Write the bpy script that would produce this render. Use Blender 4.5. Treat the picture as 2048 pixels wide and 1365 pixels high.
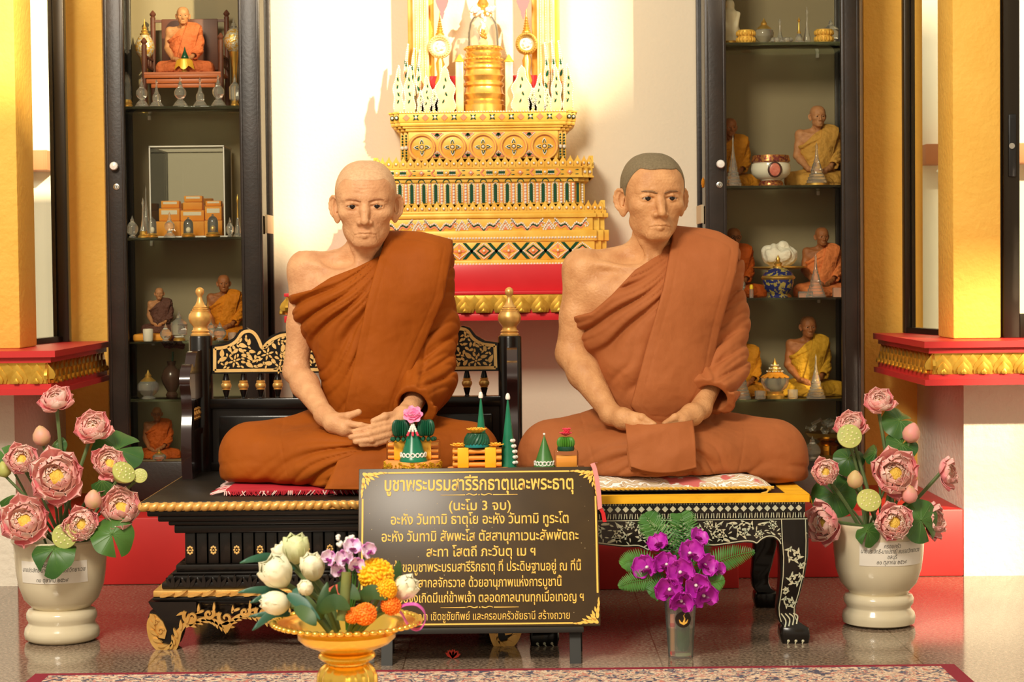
import bpy, bmesh, math, random
import numpy as np
from mathutils import Vector, Matrix, Euler

# ---------------------------------------------------------------- clear, camera, world, sun, exposure
for o in list(bpy.data.objects):
 bpy.data.objects.remove(o)
sc = bpy.context.scene
COL = sc.collection
PI = math.pi
F_PX = 3900.0
CAM_Z = 0.913
cam_d = bpy.data.cameras.new('camera')
cam = bpy.data.objects.new('camera', cam_d)
COL.objects.link(cam)
cam_d.sensor_width = 36.0
cam_d.lens = F_PX / 2048 * 36.0
cam_d.clip_start = 0.05
CAM_R = Matrix.Rotation(math.radians(90 - 2.02), 3, 'X') @ Matrix.Rotation(math.radians(-0.6), 3, 'Z')
cam.location = (0, 0, CAM_Z)
cam.rotation_euler = CAM_R.to_euler()
cam_d.dof.use_dof = True
cam_d.dof.focus_distance = 4.95
cam_d.dof.aperture_fstop = 11.0
sc.camera = cam

sc.view_settings.view_transform = 'Standard'
sc.view_settings.look = 'None'
sc.view_settings.gamma = 1.0
sc.view_settings.use_curve_mapping = False
sc.view_settings.exposure = 0.88

world = bpy.data.worlds.new('sky')
sc.world = world
world.use_nodes = True
wn, wl = world.node_tree.nodes, world.node_tree.links
wbg = wn['Background']
wtc = wn.new('ShaderNodeTexCoord')
wsp = wn.new('ShaderNodeSeparateXYZ')
wrp = wn.new('ShaderNodeValToRGB')
wl.new(wtc.outputs['Generated'], wsp.inputs[0])
wmr = wn.new('ShaderNodeMapRange')
wmr.inputs[1].default_value = -0.3
wmr.inputs[2].default_value = 0.9
wl.new(wsp.outputs['Z'], wmr.inputs[0])
wl.new(wmr.outputs[0], wrp.inputs[0])
wrp.color_ramp.elements[0].color = (0.46, 0.36, 0.25, 1)
wrp.color_ramp.elements[0].position = 0.18
wrp.color_ramp.elements[1].color = (1.0, 0.86, 0.64, 1)
wrp.color_ramp.elements[1].position = 0.42
wl.new(wrp.outputs[0], wbg.inputs[0])
wbg.inputs[1].default_value = 0.40

def lamp(name, kind, energy, color, loc=(0, 0, 5), direction=(0, 0, -1), **kw):
 d = bpy.data.lights.new(name, kind)
 d.energy = energy
 d.color = color
 for k, v in kw.items():
  setattr(d, k, v)
 o = bpy.data.objects.new(name, d)
 COL.objects.link(o)
 o.location = loc
 o.rotation_euler = Vector(direction).to_track_quat('-Z', 'Y').to_euler()
 o['kind'] = 'helper'
 return o

SUN_DIR = Vector((-0.60, 1.0, -0.50))
lamp('sun', 'SUN', 4.2, (1.0, 0.82, 0.55), (6, -6, 6), SUN_DIR, angle=math.radians(1.3))
lamp('soft_key_front_left', 'AREA', 125.0, (1.0, 0.90, 0.74), (-1.5, 1.2, 3.6), (1.4, 3.9, -2.7),
  shape='RECTANGLE', size=1.1, size_y=1.1)  # added soft key lamp, hung high at the front left

# ---------------------------------------------------------------- pixel -> world
def ray(px, py):
 d = CAM_R @ Vector(((px - 1024) / F_PX, -(py - 682.5) / F_PX, -1.0))
 return d
def at(px, py, Y):
 d = ray(px, py)
 t = Y / d.y
 return Vector((d.x * t, Y, CAM_Z + d.z * t))
def onz(px, py, z=0.0):
 d = ray(px, py)
 t = (z - CAM_Z) / d.z
 return Vector((d.x * t, d.y * t, z))
def mpp(Y):
 return Y / F_PX

# ---------------------------------------------------------------- materials
MATS = {}
def mat(name, col=(0.8, 0.8, 0.8), rough=0.5, metal=0.0, col2=None, nscale=20.0, ncon=(0.35, 0.65), bump=0.0, bscale=60.0,
  trans=0.0, ior=1.45, coat=0.0, spec=0.5, emit=None, estr=0.0, sss=0.0, sheen=0.0, alpha=1.0, detail=4.0, sssr=(1, 0.35, 0.15)):
 if name in MATS:
  return MATS[name]
 m = bpy.data.materials.new(name)
 m.use_nodes = True
 n, l = m.node_tree.nodes, m.node_tree.links
 b = n['Principled BSDF']
 b.inputs['Base Color'].default_value = (*col, 1)
 b.inputs['Roughness'].default_value = rough
 b.inputs['Metallic'].default_value = metal
 b.inputs['IOR'].default_value = ior
 b.inputs['Transmission Weight'].default_value = trans
 b.inputs['Coat Weight'].default_value = coat
 b.inputs['Specular IOR Level'].default_value = spec
 b.inputs['Alpha'].default_value = alpha
 if sheen:
  b.inputs['Sheen Weight'].default_value = sheen
 if sss:
  b.inputs['Subsurface Weight'].default_value = sss
  b.inputs['Subsurface Radius'].default_value = sssr
  b.inputs['Subsurface Scale'].default_value = 0.01
 if emit:
  b.inputs['Emission Color'].default_value = (*emit, 1)
  b.inputs['Emission Strength'].default_value = estr
 if col2 is not None or bump:
  tc = n.new('ShaderNodeTexCoord')
 if col2 is not None:
  t = n.new('ShaderNodeTexNoise')
  t.inputs['Scale'].default_value = nscale
  t.inputs['Detail'].default_value = detail
  r = n.new('ShaderNodeValToRGB')
  r.color_ramp.elements[0].position, r.color_ramp.elements[1].position = ncon
  r.color_ramp.elements[0].color = (*col, 1)
  r.color_ramp.elements[1].color = (*col2, 1)
  l.new(tc.outputs['Object'], t.inputs['Vector'])
  l.new(t.outputs['Fac'], r.inputs[0])
  l.new(r.outputs[0], b.inputs['Base Color'])
 if bump:
  t2 = n.new('ShaderNodeTexNoise')
  t2.inputs['Scale'].default_value = bscale
  t2.inputs['Detail'].default_value = 3.0
  bp = n.new('ShaderNodeBump')
  bp.inputs['Strength'].default_value = bump
  bp.inputs['Distance'].default_value = 0.01
  l.new(tc.outputs['Object'], t2.inputs['Vector'])
  l.new(t2.outputs['Fac'], bp.inputs['Height'])
  l.new(bp.outputs[0], b.inputs['Normal'])
 MATS[name] = m
 return m

def srgb(r, g, b):
 f = lambda c: (c / 255) / 12.92 if c <= 10 else ((c / 255 + 0.055) / 1.055) ** 2.4
 return (f(r), f(g), f(b))

# ---------------------------------------------------------------- mesh builder
class MB:
 def __init__(s):
  s.v, s.f, s.m = [], [], []
 def add(s, verts, faces, mi=0, M=None):
  o = len(s.v)
  if M is not None:
   verts = [M @ Vector(p) for p in verts]
  s.v.extend(tuple(p) for p in verts)
  s.f.extend([tuple(i + o for i in f) for f in faces])
  s.m.extend([mi] * len(faces))
  return s
 def merge(s, other, M=None, mi=None):
  o = len(s.v)
  vs = other.v if M is None else [tuple(M @ Vector(p)) for p in other.v]
  s.v.extend(vs)
  s.f.extend([tuple(i + o for i in f) for f in other.f])
  s.m.extend(other.m if mi is None else [mi] * len(other.f))
  return s
 def box(s, c, d, mi=0, bev=0.0, M=None):
  x, y, z = d[0] / 2, d[1] / 2, d[2] / 2
  if bev <= 0:
   vs = [(c[0] + a * x, c[1] + b * y, c[2] + e * z) for a in (-1, 1) for b in (-1, 1) for e in (-1, 1)]
   fs = [(0, 1, 3, 2), (4, 6, 7, 5), (0, 4, 5, 1), (2, 3, 7, 6), (0, 2, 6, 4), (1, 5, 7, 3)]
   return s.add(vs, fs, mi, M)
  bm = bmesh.new()
  bmesh.ops.create_cube(bm, size=1.0)
  for v in bm.verts:
   v.co = Vector((v.co.x * d[0], v.co.y * d[1], v.co.z * d[2]))
  bmesh.ops.bevel(bm, geom=bm.edges[:], offset=min(bev, min(d) * 0.45), segments=2, profile=0.5, affect='EDGES')
  bm.verts.index_update()
  vs = [v.co + Vector(c) for v in bm.verts]
  fs = [tuple(v.index for v in f.verts) for f in bm.faces]
  bm.free()
  return s.add(vs, fs, mi, M)
 def bx(s, x0, x1, y0, y1, z0, z1, mi=0, bev=0.0, M=None):
  return s.box(((x0 + x1) / 2, (y0 + y1) / 2, (z0 + z1) / 2), (abs(x1 - x0), abs(y1 - y0), abs(z1 - z0)), mi, bev, M)
 def lathe(s, prof, n=24, c=(0, 0, 0), mi=0, M=None, sx=1.0, sy=1.0, lobes=0, lobe=0.0, cap=True):
  vs, fs = [], []
  for (r, z) in prof:
   for k in range(n):
    a = 2 * PI * k / n
    q = r * (1 + lobe * math.cos(lobes * a)) if lobes else r
    vs.append((c[0] + q * math.cos(a) * sx, c[1] + q * math.sin(a) * sy, c[2] + z))
  for i in range(len(prof) - 1):
   for k in range(n):
    k2 = (k + 1) % n
    fs.append((i * n + k, i * n + k2, (i + 1) * n + k2, (i + 1) * n + k))
  if cap:
   if prof[0][0] > 1e-5:
    fs.append(tuple(range(n - 1, -1, -1)))
   if prof[-1][0] > 1e-5:
    fs.append(tuple((len(prof) - 1) * n + k for k in range(n)))
  return s.add(vs, fs, mi, M)
 def tube(s, pts, r, n=8, mi=0, M=None, closed=False, flat=None):
  pts = [Vector(p) for p in pts]
  N = len(pts)
  rs = r if isinstance(r, (list, tuple)) else [r] * N
  vs, fs = [], []
  up = None
  for i, p in enumerate(pts):
   if closed:
    t = pts[(i + 1) % N] - pts[i - 1]
   else:
    t = pts[min(i + 1, N - 1)] - pts[max(i - 1, 0)]
   if t.length < 1e-9:
    t = Vector((0, 0, 1))
   t.normalize()
   if up is None:
    up = Vector((0, 0, 1)) if abs(t.z) < 0.9 else Vector((0, 1, 0))
   a = t.cross(up)
   if a.length < 1e-6:
    a = t.cross(Vector((1, 0, 0)))
   a.normalize()
   b = a.cross(t).normalized()
   up = b
   for k in range(n):
    th = 2 * PI * k / n
    q = rs[i] * (math.cos(th) * a + math.sin(th) * b)
    if flat is not None:
     fl = Vector(flat)
     q = q - fl * q.dot(fl) * 0.55
    vs.append(p + q)
  M_ = N if closed else N - 1
  for i in range(M_):
   j = (i + 1) % N
   for k in range(n):
    k2 = (k + 1) % n
    fs.append((i * n + k, j * n + k, j * n + k2, i * n + k2))
  if not closed:
   fs.append(tuple(range(n)))
   fs.append(tuple((N - 1) * n + k for k in range(n - 1, -1, -1)))
  return s.add(vs, fs, mi, M)
 def ell(s, c, r, nu=12, nv=8, mi=0, M=None):
  if not isinstance(r, (list, tuple)):
   r = (r, r, r)
  vs, fs = [(c[0], c[1], c[2] - r[2])], []
  for j in range(1, nv):
   ph = -PI / 2 + PI * j / nv
   for k in range(nu):
    th = 2 * PI * k / nu
    vs.append((c[0] + r[0] * math.cos(ph) * math.cos(th), c[1] + r[1] * math.cos(ph) * math.sin(th), c[2] + r[2] * math.sin(ph)))
  vs.append((c[0], c[1], c[2] + r[2]))
  for k in range(nu):
   fs.append((0, 1 + (k + 1) % nu, 1 + k))
  for j in range(nv - 2):
   for k in range(nu):
    a, b = 1 + j * nu + k, 1 + j * nu + (k + 1) % nu
    fs.append((a, b, b + nu, a + nu))
  top = len(vs) - 1
  for k in range(nu):
   fs.append((1 + (nv - 2) * nu + k, 1 + (nv - 2) * nu + (k + 1) % nu, top))
  return s.add(vs, fs, mi, M)
 def prism(s, poly, y0, y1, mi=0, M=None):
  """polygon in x,z extruded along y"""
  n = len(poly)
  ar = sum(poly[i][0] * poly[(i + 1) % n][1] - poly[(i + 1) % n][0] * poly[i][1] for i in range(n))
  if ar < 0:
   poly = poly[::-1]
  lo, hi = min(y0, y1), max(y0, y1)
  vs = [(x, lo, z) for x, z in poly] + [(x, hi, z) for x, z in poly]
  fs = [tuple(range(n)), tuple(range(2 * n - 1, n - 1, -1))]
  for i in range(n):
   j = (i + 1) % n
   fs.append((i, i + n, j + n, j))
  return s.add(vs, fs, mi, M)
 def slab(s, poly, z0, z1, mi=0, M=None):
  """polygon in x,y extruded along z"""
  n = len(poly)
  ar = sum(poly[i][0] * poly[(i + 1) % n][1] - poly[(i + 1) % n][0] * poly[i][1] for i in range(n))
  if ar < 0:
   poly = poly[::-1]
  vs = [(x, y, z0) for x, y in poly] + [(x, y, z1) for x, y in poly]
  fs = [tuple(range(n - 1, -1, -1)), tuple(range(n, 2 * n))]
  for i in range(n):
   j = (i + 1) % n
   fs.append((i, j, j + n, i + n))
  return s.add(vs, fs, mi, M)
 def grid(s, P, mi=0, M=None, closed_u=False):
  """P[i][j] points"""
  nu, nv = len(P), len(P[0])
  vs = [p for row in P for p in row]
  fs = []
  for i in range(nu if closed_u else nu - 1):
   i2 = (i + 1) % nu
   for j in range(nv - 1):
    fs.append((i * nv + j, i2 * nv + j, i2 * nv + j + 1, i * nv + j + 1))
  return s.add(vs, fs, mi, M)
 def sheet(s, P, th, mi=0, M=None):
  """thick sheet from grid of points, thickness along its normals"""
  nu, nv = len(P), len(P[0])
  Q = np.array(P, float)
  du = np.gradient(Q, axis=0)
  dv = np.gradient(Q, axis=1)
  nn = np.cross(du, dv)
  nn /= np.linalg.norm(nn, axis=2, keepdims=True) + 1e-12
  A, B = Q + nn * th / 2, Q - nn * th / 2
  vs = [tuple(p) for p in A.reshape(-1, 3)] + [tuple(p) for p in B.reshape(-1, 3)]
  o = nu * nv
  fs = []
  for i in range(nu - 1):
   for j in range(nv - 1):
    a, b, c, d = i * nv + j, (i + 1) * nv + j, (i + 1) * nv + j + 1, i * nv + j + 1
    fs.append((a, b, c, d))
    fs.append((d + o, c + o, b + o, a + o))
  for i in range(nu - 1):
   a, b = i * nv, (i + 1) * nv
   fs.append((b, a, a + o, b + o))
   a, b = i * nv + nv - 1, (i + 1) * nv + nv - 1
   fs.append((a, b, b + o, a + o))
  for j in range(nv - 1):
   a, b = j, j + 1
   fs.append((a, b, b + o, a + o))
   a, b = (nu - 1) * nv + j, (nu - 1) * nv + j + 1
   fs.append((b, a, a + o, b + o))
  return s.add(vs, fs, mi, M)

def make_mesh(name, mb, mats, angle=38.0, off=None):
 me = bpy.data.meshes.new(name)
 vs = mb.v
 if off is not None:
  vs = [(p[0] - off[0], p[1] - off[1], p[2] - off[2]) for p in vs]
 me.from_pydata(vs, [], mb.f)
 if not isinstance(mats, (list, tuple)):
  mats = [mats]
 for m in mats:
  me.materials.append(m)
 if len(mats) > 1:
  me.polygons.foreach_set('material_index', mb.m)
 me.polygons.foreach_set('use_smooth', [True] * len(me.polygons))
 me.update()
 if angle is not None:
  me.set_sharp_from_angle(angle=math.radians(angle))
 return me

def link(name, data, parent=None, loc=(0, 0, 0), rot=None):
 o = bpy.data.objects.new(name, data)
 COL.objects.link(o)
 o.location = loc
 if rot is not None:
  o.rotation_euler = rot
 if parent is not None:
  o.parent = parent
 return o

def tag(o, label, cat, group=None):
 o['label'] = label
 o['category'] = cat
 if group:
  o['group'] = group
 return o

def thing(name, label, cat, loc=(0, 0, 0), rz=0.0, group=None):
 o = bpy.data.objects.new(name, None)
 COL.objects.link(o)
 o.empty_display_size = 0.05
 o.location = loc
 o.rotation_euler = (0, 0, rz)
 return tag(o, label, cat, group)

def part(name, mb, mats, root, world=False, angle=38.0, label=None):
 """a part's mesh under its thing; world=True: the mesh was drawn in world coordinates"""
 off = None
 if world:
  off = Vector((0, 0, 0))
  p = root
  while p is not None:
   off += Vector(p.location)
   p = p.parent
 o = link(name, make_mesh(name, mb, mats, angle, off), root)
 if label:
  o['label'] = label
 return o

def solo(name, mb, mats, label, cat, loc=(0, 0, 0), rz=0.0, group=None, angle=38.0, world=False):
 o = link(name, make_mesh(name, mb, mats, angle, loc if world else None), None, loc, (0, 0, rz))
 return tag(o, label, cat, group)

def struct(name, mb, mats, angle=38.0):
 o = link(name, make_mesh(name, mb, mats, angle))
 o['kind'] = 'structure'
 return o

def kids(o):
 return [c for c in COL.objects if c.parent == o]
def dup(o, loc=None, rz=None, label=None, group=None, scale=None, parent=None, deep=True):
 c = o.copy()
 COL.objects.link(c)
 if parent is not None:
  c.parent = parent
 if loc is not None:
  c.location = loc
 if rz is not None:
  c.rotation_euler = (0, 0, rz)
 if scale is not None:
  c.scale = (scale, scale, scale) if not isinstance(scale, (tuple, list)) else scale
 if label:
  c['label'] = label
 if group:
  c['group'] = group
 if deep:
  for k in list(o.children):
   dup(k, parent=c)
 return c

def smooth_path(pts, n=8, closed=False):
 """Catmull-Rom through points"""
 P = [Vector(p) for p in pts]
 out = []
 N = len(P)
 for i in range(N if closed else N - 1):
  if closed:
   a, b, c, d = P[i - 1], P[i], P[(i + 1) % N], P[(i + 2) % N]
  else:
   a, b, c, d = P[max(i - 1, 0)], P[i], P[i + 1], P[min(i + 2, N - 1)]
  for k in range(n):
   t = k / n
   out.append(0.5 * ((2 * b) + (c - a) * t + (2 * a - 5 * b + 4 * c - d) * t * t + (3 * b - a - 3 * c + d) * t ** 3))
 if not closed:
  out.append(P[-1])
 return out
# ---------------------------------------------------------------- the room
M_cream = mat('cream_paint', (0.86, 0.76, 0.58), 0.75, bump=0.10, bscale=90)
M_stucco = mat('rough_white_stucco', (0.88, 0.80, 0.66), 0.85, bump=0.5, bscale=45)
M_yellow = mat('yellow_paint', (0.93, 0.55, 0.10), 0.7, col2=(0.89, 0.50, 0.08), nscale=6, bump=0.30, bscale=60)
M_red = mat('red_paint', (0.60, 0.024, 0.022), 0.42, col2=(0.54, 0.021, 0.019), nscale=8)
M_trimred = mat('red_trim_paint', (0.62, 0.03, 0.03), 0.4)
M_goldpaint = mat('gold_relief_paint', (0.82, 0.50, 0.08), 0.30, metal=0.8, col2=(0.66, 0.36, 0.045), nscale=40)
M_black_alu = mat('dark_bronze_aluminium', (0.035, 0.027, 0.018), 0.35, metal=0.6)
M_clear = mat('window_glass', (1, 1, 1), 0.0, trans=1.0, ior=1.0, spec=0.3)

def thin_glass(name, tint=(1, 1, 1), refl=0.07, fres=True, haze=0.0):
 if name in MATS:
  return MATS[name]
 m = bpy.data.materials.new(name)
 m.use_nodes = True
 n, l = m.node_tree.nodes, m.node_tree.links
 n.remove(n['Principled BSDF'])
 tr = n.new('ShaderNodeBsdfTransparent')
 tr.inputs[0].default_value = (*tint, 1)
 gl = n.new('ShaderNodeBsdfGlossy')
 gl.inputs['Roughness'].default_value = 0.02
 lw = n.new('ShaderNodeLayerWeight')
 lw.inputs[0].default_value = 0.12
 mx = n.new('ShaderNodeMixShader')
 ad = n.new('ShaderNodeMath')
 ad.operation = 'ADD'
 ad.inputs[1].default_value = refl
 if fres:
  l.new(lw.outputs['Fresnel'], ad.inputs[0])
 else:
  ad.inputs[0].default_value = 0.0
 l.new(ad.outputs[0], mx.inputs[0])
 l.new(tr.outputs[0], mx.inputs[1])
 l.new(gl.outputs[0], mx.inputs[2])
 out = mx.outputs[0]
 if haze:
  df = n.new('ShaderNodeBsdfDiffuse')
  df.inputs[0].default_value = (0.9, 0.9, 0.86, 1)
  m2 = n.new('ShaderNodeMixShader')
  m2.inputs[0].default_value = haze
  l.new(out, m2.inputs[1])
  l.new(df.outputs[0], m2.inputs[2])
  out = m2.outputs[0]
 l.new(out, n['Material Output'].inputs[0])
 MATS[name] = m
 return m
M_pane = thin_glass('window_pane', (0.97, 0.98, 0.92), 0.04, False)
M_cabglass = thin_glass('cabinet_pane', (0.95, 0.95, 0.91), 0.0)

def floor_mat():
 m = mat('polished_granite', (0.17, 0.13, 0.10), 0.10, spec=0.6)
 n, l = m.node_tree.nodes, m.node_tree.links
 b = n['Principled BSDF']
 tc = n.new('ShaderNodeTexCoord')
 t = n.new('ShaderNodeTexNoise')
 t.inputs['Scale'].default_value = 130
 t.inputs['Detail'].default_value = 6
 r = n.new('ShaderNodeValToRGB')
 r.color_ramp.elements[0].position = 0.38
 r.color_ramp.elements[1].position = 0.62
 r.color_ramp.elements[0].color = (0.10, 0.066, 0.046, 1)
 r.color_ramp.elements[1].color = (0.34, 0.25, 0.18, 1)
 br = n.new('ShaderNodeTexBrick')
 br.offset = 0.0
 br.inputs['Scale'].default_value = 1.0
 br.inputs['Brick Width'].default_value = 0.6
 br.inputs['Row Height'].default_value = 0.6
 br.inputs['Mortar Size'].default_value = 0.0016
 br.inputs['Color1'].default_value = (1, 1, 1, 1)
 br.inputs['Color2'].default_value = (1, 1, 1, 1)
 br.inputs['Mortar'].default_value = (0.42, 0.36, 0.30, 1)
 mp = n.new('ShaderNodeMapping')
 mp.inputs['Rotation'].default_value = (0, 0, 0.0)
 mp.inputs['Location'].default_value = (0.26, 0.17, 0)
 mx = n.new('ShaderNodeMix')
 mx.data_type = 'RGBA'
 mx.blend_type = 'MULTIPLY'
 mx.inputs[0].default_value = 1
 l.new(tc.outputs['Object'], t.inputs[0])
 l.new(tc.outputs['Object'], mp.inputs[0])
 l.new(mp.outputs[0], br.inputs[0])
 l.new(t.outputs['Fac'], r.inputs[0])
 l.new(r.outputs[0], mx.inputs[6])
 l.new(br.outputs['Color'], mx.inputs[7])
 l.new(mx.outputs[2], b.inputs['Base Color'])
 return m
M_floor = floor_mat()

YW = 5.74      # plane of the front walls left and right of the niche
YB = 6.42      # back wall of the niche
XL, XR = -1.47, 1.33
PLZ = 0.20     # top of the red platform
struct('floor', MB().bx(-4.5, 4.5, -3, 8.6, -0.1, 0.0), M_floor)
YLX, YRX = at(215, 545, YB).x, at(1727, 545, YB).x
struct('wall_back', MB().bx(YLX, YRX, YB, YB + 0.12, 0, 2.0), M_cream)
struct('wall_back_pilaster_left', MB().bx(XL - 0.02, YLX, YB - 0.02, YB + 0.12, 0, 2.0), M_yellow)
struct('wall_back_pilaster_right', MB().bx(YRX, XR + 0.02, YB - 0.02, YB + 0.12, 0, 2.0), M_yellow)
# low walls left and right (front face and the side returning into the niche)
struct('wall_left', MB().bx(-3.4, XL, YW, YB, 0, 0.70), M_stucco)
struct('wall_right', MB().bx(XR, 3.4, YW, YB, 0, 0.70), M_stucco)
struct('platform_floor', MB().bx(XL, XR, YW, YB, 0, PLZ, bev=0.006), M_red)
struct('platform_step_floor', MB().bx(0.045, at(1478, 1190, 5.56).x, 5.56, YW, 0, PLZ - 0.002, bev=0.004), M_red)

# window sills with a gold petal band
def petal_relief(mb, p0, p1, z0, z1, n, out, dep=0.016, mi=0):
 """a row of pointed petals between two points, standing out from a vertical face; out = outward direction"""
 p0, p1 = Vector(p0), Vector(p1)
 d = (p1 - p0) / n
 out = Vector(out).normalized()
 up = Vector((0, 0, 1))
 H = z1 - z0
 w = d.length
 dn = d.normalized()
 def petal(c, sc, zb, dp, layers):
  for q in range(layers):
   s_ = sc * (1 - 0.36 * q)
   prof = [(-0.42, 0.0), (-0.50, 0.25), (-0.40, 0.52), (-0.16, 0.80), (0, 1.0), (0.16, 0.80), (0.40, 0.52), (0.50, 0.25), (0.42, 0.0)]
   vs = []
   for (a, b) in prof:
    vs.append(c + dn * (a * w * s_) + up * (zb + b * (H * 0.96) * s_ - 0.0) + out * (dp * (0.35 + 0.5 * q)))
   cen = c + up * (zb + 0.34 * H * s_) + out * (dp * (0.52 + 0.5 * q))
   vs.append(cen)
   nb = len(prof)
   base = [v - out * (dp * (0.5 + 0.5 * q) + 0.004) for v in vs[:nb]]
   vs += base
   fs = [(i, i + 1, nb) for i in range(nb - 1)] + [(nb - 1, 0, nb)]
   fs += [(i + 1, i, nb + 1 + i, nb + 2 + i) for i in range(nb - 1)]
   mb.add(vs, fs, mi)
 for i in range(n + 1):
  petal(p0 + d * i + up * z0, 0.80, H * 0.22, dep * 0.5, 1)
 for i in range(n):
  petal(p0 + d * (i + 0.5) + up * z0, 1.0, 0.0, dep, 3)

def sill(side):
 sgn = 1 if side == 'right' else -1
 xi = 1.186 if sgn > 0 else -1.312      # the inner end, beside the cabinet
 xo = sgn * 3.4
 y0, y1 = 5.50, 6.25
 mb = MB()
 def shape(e, z0, z1, mi):
  a = xi - sgn * e
  mb.slab([(xo, y0 - e), (a, y0 - e), (a, y1), (xo, y1)], z0, z1, mi)
 shape(0.028, 0.688, 0.706, 0)
 shape(0.012, 0.672, 0.688, 0)
 shape(0.0, 0.612, 0.672, 1)
 shape(0.012, 0.598, 0.612, 0)
 shape(0.026, 0.582, 0.598, 0)
 L = abs(xo - xi)
 a, b = (xi, y0), (xo, y0)
 petal_relief(mb, (min(xi, xo), y0, 0), (max(xi, xo), y0, 0), 0.613, 0.671, int(L / 0.056), (0, -1, 0), mi=1)
 petal_relief(mb, (xi, y0, 0), (xi, y1, 0), 0.613, 0.671, int((y1 - y0) / 0.056), (-sgn, 0, 0), mi=1)
 o = struct('trim_1' if sgn < 0 else 'trim_2', mb, [M_trimred, M_goldpaint])
 return o
sill('left')
sill('right')
SZ = 0.706
# yellow pillars on the sills
struct('wall_left_pillar', MB().bx(at(-160, 545, 5.66).x, at(38, 545, 5.66).x, 5.66, 5.86, SZ, 2.0, bev=0.006), M_yellow)
struct('wall_right_pillar', MB().bx(at(1906, 545, 5.66).x, at(2002, 545, 5.66).x, 5.66, 5.86, SZ, 2.0, bev=0.006), M_yellow)

def niche_window(n, px_far0, px_far1, px_near, sgn):
 """narrow fixed pane in a dark frame between the pillar and the pilaster"""
 yf, yn = 6.22, 5.86
 a = at(px_far0, 545, yf).x
 b = at(px_far1, 545, yf).x
 c = at(px_near, 545, yn).x
 z0, z1 = SZ, 2.0
 fr = MB()
 fr.bx(min(a, b), max(a, b), yf - 0.012, yf + 0.03, z0, z1, bev=0.003)
 inner = a if abs(a) > abs(b) else b
 fr.bx(min(inner, inner + sgn * 0.012), max(inner, inner + sgn * 0.012), yf - 0.02, yf + 0.02, z0, z1)
 d = Vector((c - inner, yn - yf, 0))
 for zz in ((z0, z0 + 0.018),):
  L = d.length
  ang = math.atan2(d.y, d.x)
  M = Matrix.Translation((inner, yf, 0)) @ Matrix.Rotation(ang, 4, 'Z')
  fr.bx(0, L, -0.018, 0.018, zz[0], zz[1], M=M)
 f = struct('window_%d' % n, fr, M_black_alu)
 g = MB()
 L = d.length
 M = Matrix.Translation((inner, yf, 0)) @ Matrix.Rotation(math.atan2(d.y, d.x), 4, 'Z')
 g.bx(0, L, -0.002, 0.002, z0 + 0.018, z1, M=M)
 o = link('window_glass', make_mesh('window_glass', g, M_pane), f)
 return f
niche_window(1, 137, 115, 20, -1)
niche_window(2, 1808, 1821, 1925, 1)
# what stands outside behind the panes: a pale wall with a painted ledge, on each side
M_ledge = mat('terracotta_ledge_paint', (0.60, 0.24, 0.11), 0.6)
M_outer = mat('pale_outer_wall', (0.95, 0.93, 0.82), 0.8)
struct('exterior_wall_left', MB().bx(-4.2, -1.7, 8.2, 8.3, 0, 3.0), M_outer)
struct('exterior_wall_right', MB().bx(1.6, 4.2, 8.2, 8.3, 0, 3.0), M_outer)
a, b = at(10, 301, 8.06), at(95, 340, 8.06)
struct('exterior_trim_left', MB().bx(a.x - 0.6, b.x, 8.06, 8.2, b.z, a.z, bev=0.004), M_ledge)
a, b = at(1851, 288, 8.06), at(1940, 327, 8.06)
struct('exterior_trim_right', MB().bx(a.x, b.x + 0.6, 8.06, 8.2, b.z, a.z, bev=0.004), M_ledge)
# white gutter stub under the right ledge
p = at(1888, 332, 8.03)
struct('exterior_gutter_trim', MB().tube([p + Vector((-0.02, 0, -0.03)), p + Vector((0.0, 0, 0.0)), p + Vector((0.08, 0, 0.012)), p + Vector((0.3, 0, 0.012))], 0.014, 8), M_outer)

# sliding door at the far right
dx0, dx1 = at(2007, 545, 5.70).x, at(2040, 545, 5.70).x
fr = MB()
fr.bx(dx0, dx1, 5.70, 5.74, SZ, 2.0, bev=0.003)
fr.bx(dx0 - 0.006, dx0, 5.715, 5.735, SZ, 2.0)
fr.bx(dx1, 3.0, 5.70, 5.74, SZ, SZ + 0.07, bev=0.003)
door = struct('door_1', fr, M_black_alu)
link('door_glass', make_mesh('door_glass', MB().bx(dx1, 3.0, 5.718, 5.722, SZ + 0.07, 2.0), M_pane), door)
hm = MB()
a, b = at(2016, 229, 5.70), at(2031, 354, 5.70)
hm.bx(a.x, b.x, 5.692, 5.701, b.z, a.z, bev=0.003)
hm.bx(a.x + 0.005, b.x - 0.005, 5.6905, 5.697, b.z + 0.09, a.z - 0.012)
M_blackp = mat('black_plastic', (0.012, 0.012, 0.012), 0.4)
M_steel = mat('brushed_steel', (0.7, 0.68, 0.62), 0.3, metal=1.0)
h = link('door_handle', make_mesh('door_handle', hm, M_blackp), door)
km = MB()
c = at(2023.5, 292, 5.69)
km.lathe([(0.0085, 0), (0.0085, 0.003), (0, 0.003)], 16, M=Matrix.Translation(c) @ Matrix.Rotation(PI / 2, 4, 'X'))
km.box((c.x, c.y - 0.0035, c.z), (0.002, 0.002, 0.007))
link('lock', make_mesh('lock', km, M_steel), h)

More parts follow.
